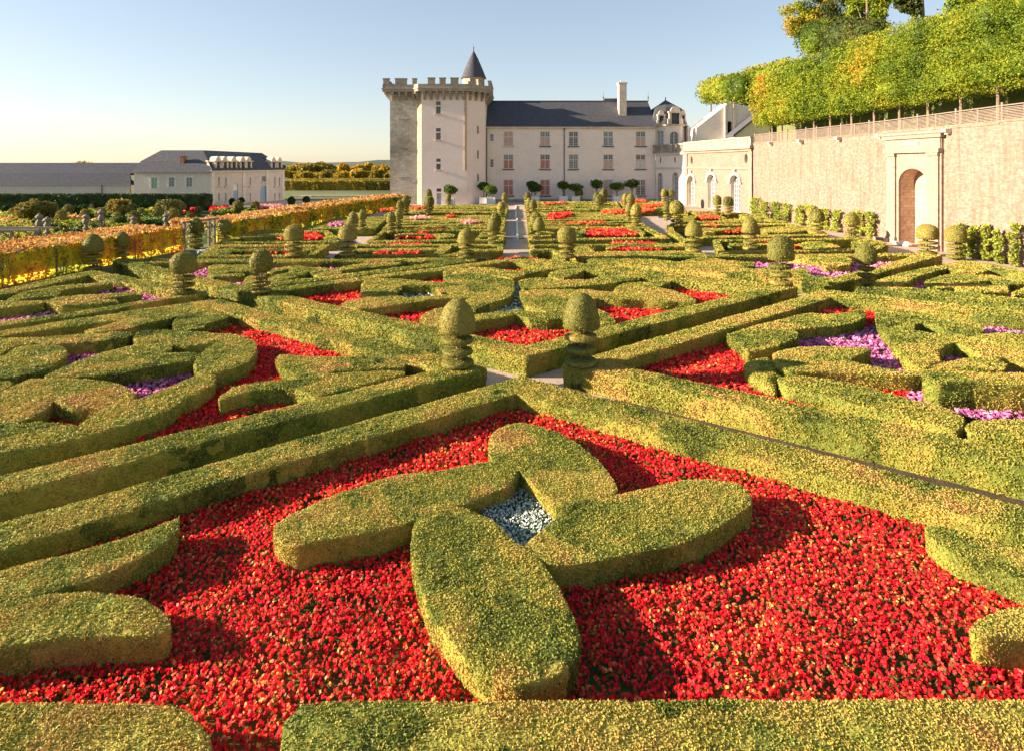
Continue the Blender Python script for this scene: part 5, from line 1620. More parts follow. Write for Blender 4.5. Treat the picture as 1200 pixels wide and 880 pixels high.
# sloping white wall behind the orangery
Yg = 101.0
f9 = Frame((XS(815.9, Yg), Yg), (XS(895, Yg), Yg)); gx = lambda x: XS(x, Yg) - XS(815.9, Yg)
gz = lambda y: ZS(y, Yg)
gw = wall_skin('gable_wall', f9, [(0, 7), (gx(895), 7), (gx(895), gz(128)), (gx(861), gz(122.4)), (gx(850), gz(124)), (0, gz(150.5))], [arch_pts(gx(852.5), gx(857.5), gz(160), gz(142.5))], M['facade'], None, .5, 4.0, M['trim_grey'])
tag(gw, 'pale sloping gable wall rising behind the orangery balustrade', 'wall')
b = MB(); fbox(b, f9, gx(850.5), gx(861), gz(124) + .02, gz(121.5), -3, .2); fbox(b, f9, gx(848.9), gx(851.6), 7, gz(124.2), .003, .3); fbox(b, f9, gx(858.8), gx(861.2), 7, gz(122.8), .003, .3)
b.build('buttress', M['trim'], gw)
b = MB(); fbox(b, f9, gx(848.9), gx(861.2), 7, 7.5, .301, .5)
f10 = Frame((XS(861, 97), 97), (XS(902, 97), 97)); hx = lambda x: XS(x, 97) - XS(861, 97)
lt = wall_skin('lean_to', f10, [(0, 7), (hx(902), 7), (hx(902), ZS(143, 97)), (hx(893), ZS(133.5, 97)), (0, ZS(160, 97))], [], M['stable'], None, .3, 3.5)
tag(lt, 'grey lean-to gable with a dark sloping roof edge, below the clipped lime trees', 'building')
b = MB()
for (a1, a2) in (((-.3, ZS(160.6, 97)), (hx(893.5), ZS(133.0, 97))), ((hx(893.5), ZS(133.0, 97)), (hx(903), ZS(144, 97)))):
    n0 = len(b.v); b.v += [f10.P(a1[0], a1[1], .25), f10.P(a2[0], a2[1], .25), f10.P(a2[0], a2[1] + .28, .25), f10.P(a1[0], a1[1] + .28, .25), f10.P(a1[0], a1[1], -3.6), f10.P(a2[0], a2[1], -3.6), f10.P(a2[0], a2[1] + .28, -3.6), f10.P(a1[0], a1[1] + .28, -3.6)]
    for qd in ((0, 1, 2, 3), (7, 6, 5, 4), (0, 4, 5, 1), (1, 5, 6, 2), (2, 6, 7, 3), (3, 7, 4, 0)): b.f.append(tuple(n0 + m_ for m_ in qd)); b.m.append(0)
b.build('roof', M['slate'], lt)
f11 = Frame((XS(806.5, 104.8), 104.8), (XS(826, 104.8), 104.8)); ix = lambda x: XS(x, 104.8) - XS(806.5, 104.8); iz = lambda y: ZS(y, 104.8)
sg = wall_skin('stair_gable', f11, [(0, 6), (ix(826), 6), (ix(826), iz(164)), (ix(811), iz(152)), (0, iz(147))], [], M['facade'], None, .3, 3)
tag(sg, 'small stone gable between the pavilion and the sloping wall', 'wall')

# ================================================================ stable block on the left
stb = empty('stable_block', (XS(250, 94.6), 95, 0))
tag(stb, 'two-storey stable building with slate roofs and stone dormers at the left horizon', 'building')
P0, P1 = WY(157, 250, 94.6), WY(248, 250, 94.6)
fs = Frame((P0[0], 94.6), (P1[0], 94.6)); sx_ = lambda x: XS(x, 94.6) - P0[0]; sz_ = lambda y: ZS(y, 94.6)
H = [rect(sx_(a), sx_(c), sz_(d), sz_(e)) for a, c, e, d in ((177.5, 184.5, 208.5, 221.5), (198, 204.5, 208.5, 219.5), (218.5, 225.3, 208.5, 219.5))]
rel(wall_skin('wall', fs, rect(0, fs.L, -.3, sz_(202.4)), H, M['stable'], None, .2, .5, M['trim']), stb)
for i, (a, c, e, d) in enumerate(((177.5, 184.5, 208.5, 221.5), (198, 204.5, 208.5, 219.5), (218.5, 225.3, 208.5, 219.5))):
    rel(window(fs, sx_(a), sx_(c), sz_(d), sz_(e), None, frame='frame_paint', pane='glass_pale', rows=3, sill=False, mull=.05, depth=.12, shut=('green_paint', 'all') if i == 0 else None), stb)
    b = MB(); z0_, z1_ = sz_(d), sz_(e)
    for k in range(6):
        ww = .38 if k % 2 else .22; zz = z0_ + (z1_ - z0_) * k / 6
        fbox(b, fs, sx_(a) - ww, sx_(a) - .02, zz, zz + (z1_ - z0_) / 6 - .01, .003, .05); fbox(b, fs, sx_(c) + .02, sx_(c) + ww, zz, zz + (z1_ - z0_) / 6 - .01, .003, .05)
    fbox(b, fs, sx_(a) - .3, sx_(c) + .3, z1_ + .02, z1_ + .3, .003, .05)
    rel(b.build('window_surround', M['whitestone']), stb)
# right wing, receding
R0 = (XS(248, 94.6), 94.5); R1 = (XS(332.6, 109.5), 109.5)
fw = Frame(R0, R1)


def onw(x): return on_line(x, R0, R1)


zew = 5.45
spec = []
gxx = lambda X: 220 + X / 9.23
for X_, wd in ((338, 18), (413, 18), (607, 18), (676, 14), (943, 14), (993, 14)):
    spec.append((gxx(X_ - wd / 2), gxx(X_ + wd / 2), 208.2, 218.6)); spec.append((gxx(X_ - wd / 2), gxx(X_ + wd / 2), 226.8, 236.2))
spec.append((gxx(802), gxx(845), 206.8, 213.6))
H = []; Wd = []
for xa_, xb_, ya, yb in spec:
    ua, Ya = onw(xa_); ub, Yb2 = onw(xb_); Ym = (Ya + Yb2) / 2
    r4 = rect(ua, ub, max(.1, ZS(yb, Ym)), ZS(ya, Ym)); H.append(r4); Wd.append(r4)
ua, Ya = onw(gxx(784)); ub, _ = onw(gxx(866)); Gt = arch_pts(ua, ub, .05, ZS(218.0, Ya)); H.append(Gt)
va, Va = onw(gxx(492)); vb, _ = onw(gxx(545)); Gd = arch_pts(va, vb, .05, ZS(215.5, Va)); H.append(Gd)
rel(wall_skin('wall', fw, rect(0, fw.L, -.3, zew), H, M['stable'], None, .22, .5, M['trim']), stb)
for (u0, z0_), (u1, _), (_, z1_), _ in Wd:
    rel(window(fw, u0, u1, z0_, z1_, None, frame='frame_paint', pane='glass_pale', cols=1, rows=3, sill=True, sill_mat='trim', depth=.15, mull=.04), stb)
b = MB(); fbox(b, fw, ua, ub, .05, ZS(218.0, Ya), -.20, -.12); fbox(b, fw, (ua + ub) / 2 - .03, (ua + ub) / 2 + .03, .06, ZS(219, Ya), -.119, -.10); d = b.build('carriage_door', M['blue_paint']); rel(d, stb)
b = MB(); fbox(b, fw, va, vb, .05, ZS(224, Va), -.20, -.12); d = b.build('arched_door', M['blue_paint']); rel(d, stb)
b = MB(); fbox(b, fw, va, vb, ZS(223.8, Va), ZS(215.5, Va), -.21, -.14); rel(b.build('fanlight', M['white_paint']), stb)
b = MB()
for t in (.0, .395, .725, .97):
    fbox(b, fw, fw.L * t, fw.L * t + .55, 0, zew - .02, .003, .10)
fbox(b, fw, 0, fw.L, zew - .28, zew - .02, .12, .25); rel(b.build('quoins', M['whitestone']), stb)
bx_ = MB(); bk = Vector(fw.n) * -9
zr2 = 5.4
# roofs: main block (hipped, two slopes) and the wing
yA, yB = 94.2, 105
b = MB()
E = [(XS(154, yA), yA, sz_(202.6)), (XS(247, yA) + .2, yA, sz_(202.6))]
K = [(XS(165, 96.5), 96.5, ZS(189.3, 96.5)), (XS(247, 96.5) - .3, 96.5, ZS(189.3, 96.5))]
T_ = [(XS(189, 100), 100, ZS(176.6, 100)), (XS(238, 100), 100, ZS(176.6, 100))]
b.quad(E[0], E[1], K[1], K[0], 0); b.quad(K[0], K[1], T_[1], T_[0], 0)
Bk = [(E[0][0], 106, E[0][2]), (E[1][0] + 3, 106, E[1][2])]
b.quad(Bk[1], Bk[0], T_[0], T_[1]); b.tri(Bk[0], K[0], T_[0]); b.tri(Bk[0], E[0], K[0])
rel(b.build('roof', M['slate']), stb)
b = MB()
o1 = Vector(fw.P(-.3, zew, .45)); o2 = Vector(fw.P(fw.L + .4, zew, .45))
m1 = Vector(fw.P(.5, zew + 1.7, -1.3)); m2 = Vector(fw.P(fw.L - 1.3, zew + 1.7, -1.3))
t0_ = Vector(T_[1]); t1_ = Vector(WY(307, 179.8, 110)); i1 = Vector(fw.P(fw.L + .4, zew, -12))
i0 = Vector(fw.P(2, zew, -12))
b.quad(o1, o2, m2, m1); b.quad(m1, m2, t1_, t0_); b.tri(o2, i1, m2); b.tri(m2, i1, t1_); b.quad(i1, i0, t0_, t1_); b.tri(Vector(E[1]), o1, m1); b.quad(Vector(E[1]), m1, t0_, Vector(K[1]))
b.v = [tuple(v) for v in b.v]
rel(b.build('roof', M['slate']), stb)
b = MB(); f12 = Frame((fw.P(fw.L, 0)[0], fw.P(fw.L, 0)[1]), tuple(Vector(fw.P(fw.L, 0, -12))[:2])); fbox(b, f12, .5, 11.5, 0, zew - .02, -.4, 0); rel(b.build('wall', M['stable']), stb)
for X_ in (255.5, 263.5, 274, 284.5, 291.5, 320.5, 327.5):
    u, Y = on_line(X_, R0, R1); b = MB(); w0 = .62
    fbox(b, fw, u - w0, u - w0 + .25, zew + .05, zew + 1.35, -1.6, .1); fbox(b, fw, u + w0 - .25, u + w0, zew + .05, zew + 1.35, -1.6, .1)
    fbox(b, fw, u - w0 - .2, u + w0 + .2, zew + 1.352, zew + 1.55, -1.7, .22); 
    ap = arch_pts(u - w0 * .8, u + w0 * .8, zew + 1.553, zew + 2.2, .6, 6); n0 = len(b.v); k = len(ap)
    b.v += [fw.P(p_, q_, .1) for p_, q_ in ap] + [fw.P(p_, q_, -1.2) for p_, q_ in ap]
    b.f.append(tuple(range(n0, n0 + k))); b.m.append(0)
    for i in range(k): j = (i + 1) % k; b.f.append((n0 + i, n0 + k + i, n0 + k + j, n0 + j)); b.m.append(0)
    d = b.build('dormer', M['trim']); rel(d, stb)
    q = MB(); fbox(q, fw, u - w0 + .25, u + w0 - .25, zew + .05, zew + 1.35, -.3, -.2); q.build('pane', M['glass'], d)
b = MB(); b.box(XS(211.5, 96.2), 96, ZS(196, 96.2), XS(216, 96.2), 96.9, ZS(184.2, 96.2)); b.box(XS(211.2, 96.2), 95.9, ZS(184.2, 96.2) + .003, XS(216.3, 96.2), 97, ZS(183, 96.2)); rel(b.build('chimney', M['brick']), stb)
# long low wing
lw = empty('long_barn', (XS(60, 95), 96, 0))
tag(lw, 'long low building with a two-tone slate roof running off the left edge', 'building')
x0_, x1_ = XS(-120, 95), XS(156, 95) - .6
b = MB(); b.box(x0_, 95, -.3, x1_, 95.5, ZS(217.6, 95)); rel(b.build('wall', M['stable']), lw)
b = MB()
b.quad((x0_, 94.6, ZS(217.3, 94.6)), (XS(153, 94.6), 94.6, ZS(217.3, 94.6)), (XS(153, 97), 97, ZS(203.2, 97)), (x0_, 97, ZS(203.2, 97)))
b.quad((x0_, 95.0, ZS(217.0, 94.6) - .2), (x0_, 97, ZS(203.2, 97)), (x0_, 104, 4), (x0_, 104, 3)); b.quad((XS(153, 94.6), 94.6, ZS(217.3, 94.6)), (XS(153, 94.6), 97, 3.0), (XS(153, 97), 97.2, 4), (XS(153, 97), 97, ZS(203.2, 97)))
rel(b.build('lower_roof', M['slate_barn']), lw)
b = MB()
b.quad((x0_, 96.98, ZS(203.6, 97)), (XS(163, 97), 96.98, ZS(203.6, 97)), (XS(165, 101), 101, ZS(191.3, 101)), (x0_, 101, ZS(191.3, 101))); b.quad((XS(165, 101), 101, ZS(191.3, 101)), (XS(163, 97), 107, 4.5), (x0_, 107, 4.5), (x0_, 101, ZS(191.3, 101)))
rel(b.build('upper_roof', M['slate_barn']), lw)
b = MB(); b.tube([(XS(119, 94.8), 94.85, .2), (XS(119, 94.8), 94.85, ZS(217, 94.8))], [.06, .06], 6); rel(b.build('downpipe', M['lead']), lw)

# low terrace walls and steps between the stable and the keep
b = MB(); b.box(XS(333, 108), 108, 0, XS(457, 108), 108.5, ZS(237.5, 108)); b.box(XS(333, 108), 107.85, ZS(237.5, 108) + .003, XS(457, 108), 108.65, ZS(236.3, 108))
tag(b.build('garden_wall', M['trim_grey']), 'low grey stone wall between the stable block and the keep, nearer one', 'wall', 'low walls before the far hedge')
b = MB(); b.box(XS(340, 122), 122, 0, XS(457, 122), 122.5, ZS(230.2, 122)); b.box(XS(340, 122), 121.9, ZS(230.2, 122) + .003, XS(457, 122), 122.7, ZS(229.4, 122)); b.box(XS(353, 121.5), 121.4, 0, XS(365, 121.5), 121.85, ZS(229.8, 121.5))
tag(b.build('garden_wall', M['trim']), 'low pale stone wall under the tall clipped hedge, farther one', 'wall', 'low walls before the far hedge')

# castle path: rill with white kerb, cross steps
b = MB()
for (ya, yb, xm) in ((241, 255, 604.6), (255.6, 280, 606.4)):
    p0 = W(xm, yb, .12); p1 = W(xm, ya, .12)
    b.box(p0[0] - .09, p0[1], .005, p0[0] + .09, p1[1], .14)
tag(b.build('stone_rill', M['whitestone']), 'narrow white stone kerb running up the middle of the castle path', 'kerb')
for yy, lab in ((257.5, 'farther shallow stone step across the castle path'), (280.2, 'nearer shallow stone step across the castle path')):
    p = W(604.5, yy, 0); b = MB(); b.box(p[0] - 2.0, p[1] - .25, .005, p[0] - .25, p[1] + .1, .09); b.box(p[0] + .25, p[1] - .25, .005, p[0] + 2.0, p[1] + .1, .09)
    tag(b.build('stone_step', M['trim_grey']), lab, 'step', 'shallow steps of the castle path')

# ================================================================ citrus trees in white boxes
CIT = [(567, 214, 223.5, 14, 240, 'dark round citrus tree at the keep corner, farther of the left pair'),
       (575.5, 217, 228.5, 15, 240.5, 'bright green citrus tree at the keep corner, nearer of the left pair'),
       (623, 212.8, 219.5, 13.5, 237.5, 'dark flat citrus tree half hidden behind a brighter one, left of the path top'),
       (627, 215, 226, 18, 238.5, 'bright green citrus tree in a white box just right of the path top'),
       (660, 212.6, 222.5, 13.5, 237, 'dark citrus tree in a white box below the long downpipe'),
       (674.5, 215.5, 224.5, 17, 238, 'bright citrus tree right of the downpipe, behind a small topiary'),
       (699, 210.6, 221.5, 15.5, 236.8, 'dark open citrus tree left of the fourth window column'),
       (723, 213.8, 223.5, 18.5, 237.3, 'wide green citrus tree in a white box below the fourth window column'),
       (740.7, 210.8, 221, 17, 236.5, 'dark wide citrus tree right of the fourth window column'),
       (527.8, 217, 228.5, 17, 241.3, 'yellow-green citrus tree in a white box by the blue door of the keep')]


def blob_leaves(center, rad, n, size, shell=.6, seed=0, rough=.25, box=False, flat=0.0, sq=1.0):
    """leaf cloud of an uneven crown; returns verts, quads, tint"""
    d = RNG.normal(size=(n, 3)); d /= np.linalg.norm(d, axis=1)[:, None]
    if box:
        m = np.max(np.abs(d), axis=1)[:, None]; d = d * (1 - sq) + d / m * sq
    nz = vnoise(d * 2.2 + seed * 3.1, seed) + .5 * vnoise(d * 5 + seed, seed + 1)
    r = (shell + (1 - shell) * RNG.random(n) ** .6) * (1 + rough * nz)
    P = d * r[:, None] * np.array(rad) + np.array(center)
    keep = vnoise(P * (1.6 / max(rad)) * 2.4, seed + 5) > -.42
    P = P[keep]; d = d[keep]; nzk = nz[keep]
    v, q = leaf_quads(P, size, d, .25 + flat)
    t = np.clip(.5 + RNG.normal(size=len(P)) * .2 + .15 * vnoise(P * (3.0 / max(rad)), seed + 9), 0, 1)
    return v, q, np.repeat(t, 4)


def crown(name, parts, mat, parent, core=.62):
    V = []; Qs = []; T = []; tri = []; o = 0
    for (c, rad, n, size, seed, kw) in parts:
        # dark inner body made of a rough low ball
        k = 10; ring = []
        for i in range(1, 6):
            for j in range(k):
                a = math.pi * i / 6; bt = 2 * math.pi * j / k
                ring.append((math.sin(a) * math.cos(bt), math.sin(a) * math.sin(bt), math.cos(a)))
        B = np.array([(0, 0, 1)] + ring + [(0, 0, -1)])
        if kw.get('box'): B = B * (1 - kw.get('sq', 1) * .8) + B / np.max(np.abs(B), axis=1)[:, None] * kw.get('sq', 1) * .8
        B = B * (core * (1 + .12 * vnoise(B * 3, seed)))[:, None] * np.array(rad) + np.array(c)
        t = [(0, 1 + (j + 1) % k, 1 + j)[::-1] for j in range(k)]
        for i in range(4):
            for j in range(k):
                a = 1 + i * k + j; b2 = 1 + i * k + (j + 1) % k
                t += [(a, a + k, b2), (b2, a + k, b2 + k)]
        t += [(1 + 4 * k + j, len(B) - 1, 1 + 4 * k + (j + 1) % k) for j in range(k)]
        tri.append(np.array(t) + o); V.append(B); T.append(np.full(len(B), .12)); o += len(B)
        v, q, tt = blob_leaves(c, rad, n, size, seed=seed, **{a_: b_ for a_, b_ in kw.items()})
        V.append(v); Qs.append(q + o); T.append(tt); o += len(v)
    return mesh_np(name, np.concatenate(V), np.concatenate(tri), np.concatenate(Qs), mat=mat, tint=np.concatenate(T), parent=parent)


for i, (x, yt, yb, w_, ybase, lab) in enumerate(CIT):
    Y = min(101.5, W(x, ybase, 0)[1]); X = XS(x, Y); s = F / Y
    t = empty('citrus_tree', (X, Y, 0)); tag(t, lab, 'citrus tree', 'citrus trees in white boxes before the castle')
    rw = w_ / s / 2; zt, zb = EYE - (yt - HY) / s, EYE - (yb - HY) / s
    crown('crown', [((0, 0, (zt + zb) / 2), (rw, rw * .9, (zt - zb) / 2), 900, .20, 30 + i, dict(rough=.2))], M['citrus'], t)
    b = MB(); b.tube([(0, 0, .9), (.03, 0, zb * .8), (0, 0, zb + .2)], [.09, .07, .06], 6); b.tube([(0, 0, zb * .8), (rw * .4, 0, zb + .3)], [.05, .03], 5); b.tube([(0, 0, zb * .8), (-rw * .4, 0, zb + .3)], [.05, .03], 5)
    b.build('trunk', M['bark'], t)
    b = MB(); h = .62; b.box(-h, -h, .12, h, h, 1.12)
    for sx in (-1, 1):
        for sy in (-1, 1): b.box(sx * h - .07, sy * h - .07, 0, sx * h + .07, sy * h + .07, 1.28)
    b.build('planter_box', M['white_paint'], t)

# ================================================================ wall plants (espaliers) on the terrace wall
ESP = [(882, 893, 232, 259, 'tall thin climber at the left end of the terrace wall'), (893, 906, 236, 258, 'wall shrub next to the orangery, second from the left'),
       (906, 919, 237, 261, 'wall shrub next to the orangery, third from the left'), (919, 931, 239, 262, 'wall shrub ending the first leafy group'),
       (936, 949, 241, 266, 'wall shrub starting the second leafy group'), (949, 963, 241, 268, 'wall shrub behind the left domed topiary'),
       (963, 978, 244, 271, 'wall shrub right of the left domed topiary'), (978, 992, 246, 273, 'wall shrub between the two domed topiaries'),
       (1006, 1019, 248, 279, 'wall shrub right of the right domed topiary'), (1019, 1032, 249, 281, 'wall shrub just left of the niche portal'),
       (1129, 1139, 262, 302, 'slim climber right of the niche, first of five'), (1141, 1151, 266, 304, 'slim climber right of the niche, second of five'),
       (1157, 1169, 264, 307, 'slim climber right of the niche, third of five'), (1173, 1184, 270, 312, 'slim climber right of the niche, fourth of five'),
       (1191, 1204, 262, 318, 'slim climber at the right edge, fifth of five')]


def seg_for(x):
    for i in range(len(WP) - 1):
        xa = CX + WP[i + 1][0] / WP[i + 1][1] * F
        if x < xa: return i
    return len(WP) - 2


for i, (xa, xb, ya, yb, lab) in enumerate(ESP):
    sI = seg_for((xa + xb) / 2); A, B = WP[sI], WP[sI + 1]; f8 = Frame(A, B)
    ua, Ya = on_line(xa, A, B); ub, Yb2 = on_line(xb, A, B); Ym = (Ya + Yb2) / 2
    zt, zb = ZS(ya, Ym), max(.1, ZS(yb, Ym))
    c = f8.P((ua + ub) / 2, 0, .45)
    t = empty('wall_shrub', (c[0], c[1], 0), math.atan2(f8.u.y, f8.u.x)); tag(t, lab, 'shrub', 'trained shrubs on the terrace wall')
    hw = (ub - ua) / 2
    parts = []
    g = random.Random(i)
    for k in range(5):
        zz = zb + (zt - zb) * (k + .5) / 5
        parts.append(((g.uniform(-.25, .25) * hw, g.uniform(-.1, .1), zz), (hw * g.uniform(.45, .95), .26, (zt - zb) * g.uniform(.09, .15)), 210, .15, 60 + i * 7 + k, dict(rough=.6, shell=.35)))
    crown('foliage', parts, M['espalier'], t, core=.25)
    b = MB(); b.tube([(0, .1, 0), (.05, .1, zt * .5), (0, .1, zt * .85)], [.05, .04, .02], 5); b.build('stem', M['bark'], t)

# ================================================================ terraces and hillside on the right
gxs = np.concatenate([np.arange(30.6, 60, 1.5), np.arange(60, 260, 12)]); gys = np.concatenate([np.arange(-10, 150, 3.0), np.arange(150, 420, 20)])


def hill_z(X, Y):
    edge2 = 41.0 if Y < 104 else 37.5
    z = 8.86
    z += 6.6 * min(1, max(0, (X - edge2) / 1.2))
    z += 5.3 * min(1, max(0, (X - 47) / 1.2))
    z += max(0, X - 50) * .38 * max(0.0, min(1.0, (230 - Y) / 90))
    if Y > 127: z *= max(0, 1 - (Y - 127) / 14)
    return z


V = []; Fq = []
for i, X in enumerate(gxs):
    for j, Y in enumerate(gys):
        # inner edge follows the back of the wall
        xx = X
        if i == 0:
            if Y < 75.8:
                for k in range(len(WP) - 1):
                    if WP[k + 1][1] <= Y <= WP[k][1]:
                        tt = (Y - WP[k][1]) / (WP[k + 1][1] - WP[k][1]); xx = WP[k][0] + (WP[k + 1][0] - WP[k][0]) * tt + 1.0
                        break
                else: xx = 33.0
            elif Y < 99: xx = 30.2 - (Y - 75.8) * .1
            else: xx = 39.2
        xx = max(xx, 39.2) if Y > 103 else xx
        if xx != X and i > 0: xx = max(X, 39.2 + i * .02)
        V.append((xx, Y, hill_z(xx, Y)))
nj = len(gys)
for i in range(len(gxs) - 1):
    for j in range(nj - 1): Fq.append((i * nj + j, (i + 1) * nj + j, (i + 1) * nj + j + 1, i * nj + j + 1))
mesh_np('hillside', V, None, Fq, mat=M['field'])
bpy.data.objects['hillside']['kind'] = 'structure'
hb = MB(); hb.box(38.6, 105.2, 0, 39.25, 131, 15.6); tag(hb.build('terrace_wall', M['retain']), 'upper retaining wall behind the sloping gable', 'wall')
for (X_, za, zb2, ya, yb, lab) in ((40.85, 8.9, 15.5, 8, 96, 'second retaining wall hidden behind the row of clipped limes'), (46.85, 15.5, 20.8, 20, 126, 'third retaining wall high on the hillside')):
    b = MB(); b.box(X_, ya, za, X_ + .5, yb, zb2 + .3); tag(b.build('terrace_wall', M['field']), lab, 'wall')
# stone balustrade high among the trees
b = MB(); Yq = 98
for k in range(9): b.box(46.2, Yq - k * .9 - .2, 20.8, 46.5, Yq - k * .9 + .2, 21.9)
b.box(46.1, Yq - 7.6, 21.9, 46.6, Yq + .4, 22.2); b.box(46.15, Yq - 7.6, 20.5, 46.55, Yq + .4, 20.85)
tag(b.build('balustrade', M['whitestone']), 'short white stone balustrade among the trees on the hillside', 'balustrade')

# clipped limes above the wall
LIME_X = 36.0
g = random.Random(8)
tx_px = [905, 916, 932, 954, 973, 998, 1024.5, 1054, 1087.5, 1126, 1169.5, 1222, 1290, 1380]
names_ord = ['first', 'second', 'third', 'fourth', 'fifth', 'sixth', 'seventh', 'eighth', 'ninth', 'tenth', 'eleventh', 'twelfth', 'thirteenth', 'fourteenth']
for i, x in enumerate(tx_px[:12]):
    Y = LIME_X * F / (x - CX)
    t = empty('lime_tree', (LIME_X, Y, 8.86)); tag(t, 'clipped lime tree in the row above the terrace wall, %s counted from the castle' % names_ord[i], 'tree', 'clipped lime trees above the terrace wall')
    zb_, zt_ = 12.2 - 8.86, 18.6 - 8.86 + g.uniform(-.3, .3)
    hy = 2.3 if i > 2 else 2.9
    sz = max(.11, .0023 * Y)
    n = int(8200 * (50 / max(Y, 34)) ** .9)
    parts = []
    for k in range(3):
        zc_ = zb_ + (zt_ - zb_) * (.17 + .33 * k)
        parts.append(((g.uniform(-.2, .2), g.uniform(-.2, .2), zc_), (2.3 + g.uniform(-.1, .3), hy, (zt_ - zb_) * .23), int(n * .8), sz, 200 + i * 5 + k, dict(box=True, sq=.75, rough=.2, shell=.7)))
    crown('crown', parts, M['lime'], t, core=.62)
    b = MB(); b.tube([(0, 0, 0), (.05, .02, 1.4), (0, 0, zb_ + .8)], [.17, .14, .13], 8); b.tube([(0, 0, zb_ * .9), (.3, .8, zb_ + 1)], [.08, .05], 5); b.tube([(0, 0, zb_ * .9), (-.2, -.8, zb_ + 1)], [.08, .05], 5)
    b.build('trunk', M['bark'], t)
# second row, on the higher terrace beyond the gable
for i, (x, yt, yb) in enumerate([(833, 92, 122), (846, 89, 121), (859, 87, 122), (868, 86, 124), (883, 79, 118), (897, 75, 116), (911, 72, 113), (925, 70, 110), (940, 68, 108)]):
    X_ = 40.0 if i < 4 else 42.5
    Y = X_ * F / (x - CX); zt_, zb_ = ZS(yt, Y), ZS(yb, Y); z0_ = 15.4
    t = empty('lime_tree', (X_, Y, z0_)); tag(t, 'clipped lime tree on the upper terrace, %s from the left of the skyline row' % names_ord[i], 'tree', 'clipped lime trees on the upper terrace')
    crown('crown', [((0, 0, (zt_ + zb_) / 2 - z0_), (2.4, 4.2, (zt_ - zb_) / 2), 1500, .32, 300 + i, dict(box=True, sq=.6, rough=.16, shell=.7))], M['lime'], t, core=.76)
    b = MB(); b.tube([(0, 0, 0), (.05, 0, (zb_ - z0_) + 1.2)], [.18, .13], 6); b.build('trunk', M['bark'], t)
# dark clipped block higher up
for i, (x, w_) in enumerate(((955, 30), (986, 30), (1016, 30))):
    Y = 50 * F / (x - CX); zt_, zb_ = ZS(24, Y), ZS(66, Y)
    t = empty('lime_tree', (50.2, Y, 20.9)); tag(t, '%s tree of the dense clipped block standing high above the lime row' % ('left', 'middle', 'right')[i], 'tree', 'dense clipped block on the third terrace')
    crown('crown', [((0, 0, (zt_ + zb_) / 2 - 20.9), (2.6, 4.0 if i < 2 else 3.2, (zt_ - zb_) / 2), 2200, .3, 330 + i, dict(box=True, sq=.6, rough=.12, shell=.75))], M['lime'] if i == 0 else M['tree_green'], t, core=.8)
    b = MB(); b.tube([(0, 0, 0), (0, 0, (zb_ - 20.9) + 1.2)], [.2, .15], 6); b.build('trunk', M['bark'], t)
# big trees on the crest
BIG = [(948, 0, 70, 60, 26, 'lime', 'spreading oak with open crown at the top, leftmost of the crest trees'), (985, -20, 60, 62, 30, 'tree_green', 'tall dark oak behind the clipped block'),
       (1025, -30, 60, 60, 26, 'lime', 'tall tree with leaning bare trunk near the top edge'), (1062, -40, 50, 60, 14, 'tree_green', 'group tree with tall bare trunk, left of the trunk cluster'),
       (1072, -42, 48, 61, 12, 'tree_green', 'tree with tall bare trunk, right of the trunk cluster'), (1140, -40, 40, 58, 22, 'tree_gold', 'tree at the top edge with a slanting trunk')]
for i, (x, yt, yb, X_, w_, mt, lab) in enumerate(BIG):
    Y = X_ * F / (x - CX); s = F / Y; z0_ = hill_z(X_, Y)
    t = empty('hillside_tree', (X_, Y, z0_)); tag(t, lab, 'tree', 'tall trees on the crest of the hillside')
    zt_ = ZS(yt, Y) - z0_; zb_ = max(3.0, ZS(yb - 22, Y) - z0_)
    rw = w_ / s
    parts = []
    for k in range(19):
        a = g.uniform(0, 6.28); rr = g.uniform(.1, .95) * rw
        parts.append(((rr * math.cos(a), rr * math.sin(a), g.uniform(zb_ + (zt_ - zb_) * .12, zt_ * .97)), (rw * .40, rw * .40, rw * .27), 560, .34, 400 + i * 20 + k, dict(rough=.5, shell=.3)))
    crown('crown', parts, M[mt], t, core=.3)
    b = MB(); lean = g.uniform(-1.5, 1.5)
    b.tube([(0, 0, -.3), (lean * .3, 0, zb_ * .5), (lean, 0, zb_), (lean, .3, zt_ * .85)], [.45, .38, .30, .08], 7)
    for k in range(6):
        a = g.uniform(0, 6.28); b.tube([(lean, 0, zb_ * g.uniform(.7, 1.1)), (lean + math.cos(a) * rw * .6, math.sin(a) * rw * .6, g.uniform(zb_, zt_ * .85))], [.16, .05], 5)
    b.build('trunk', M['bark'], t)
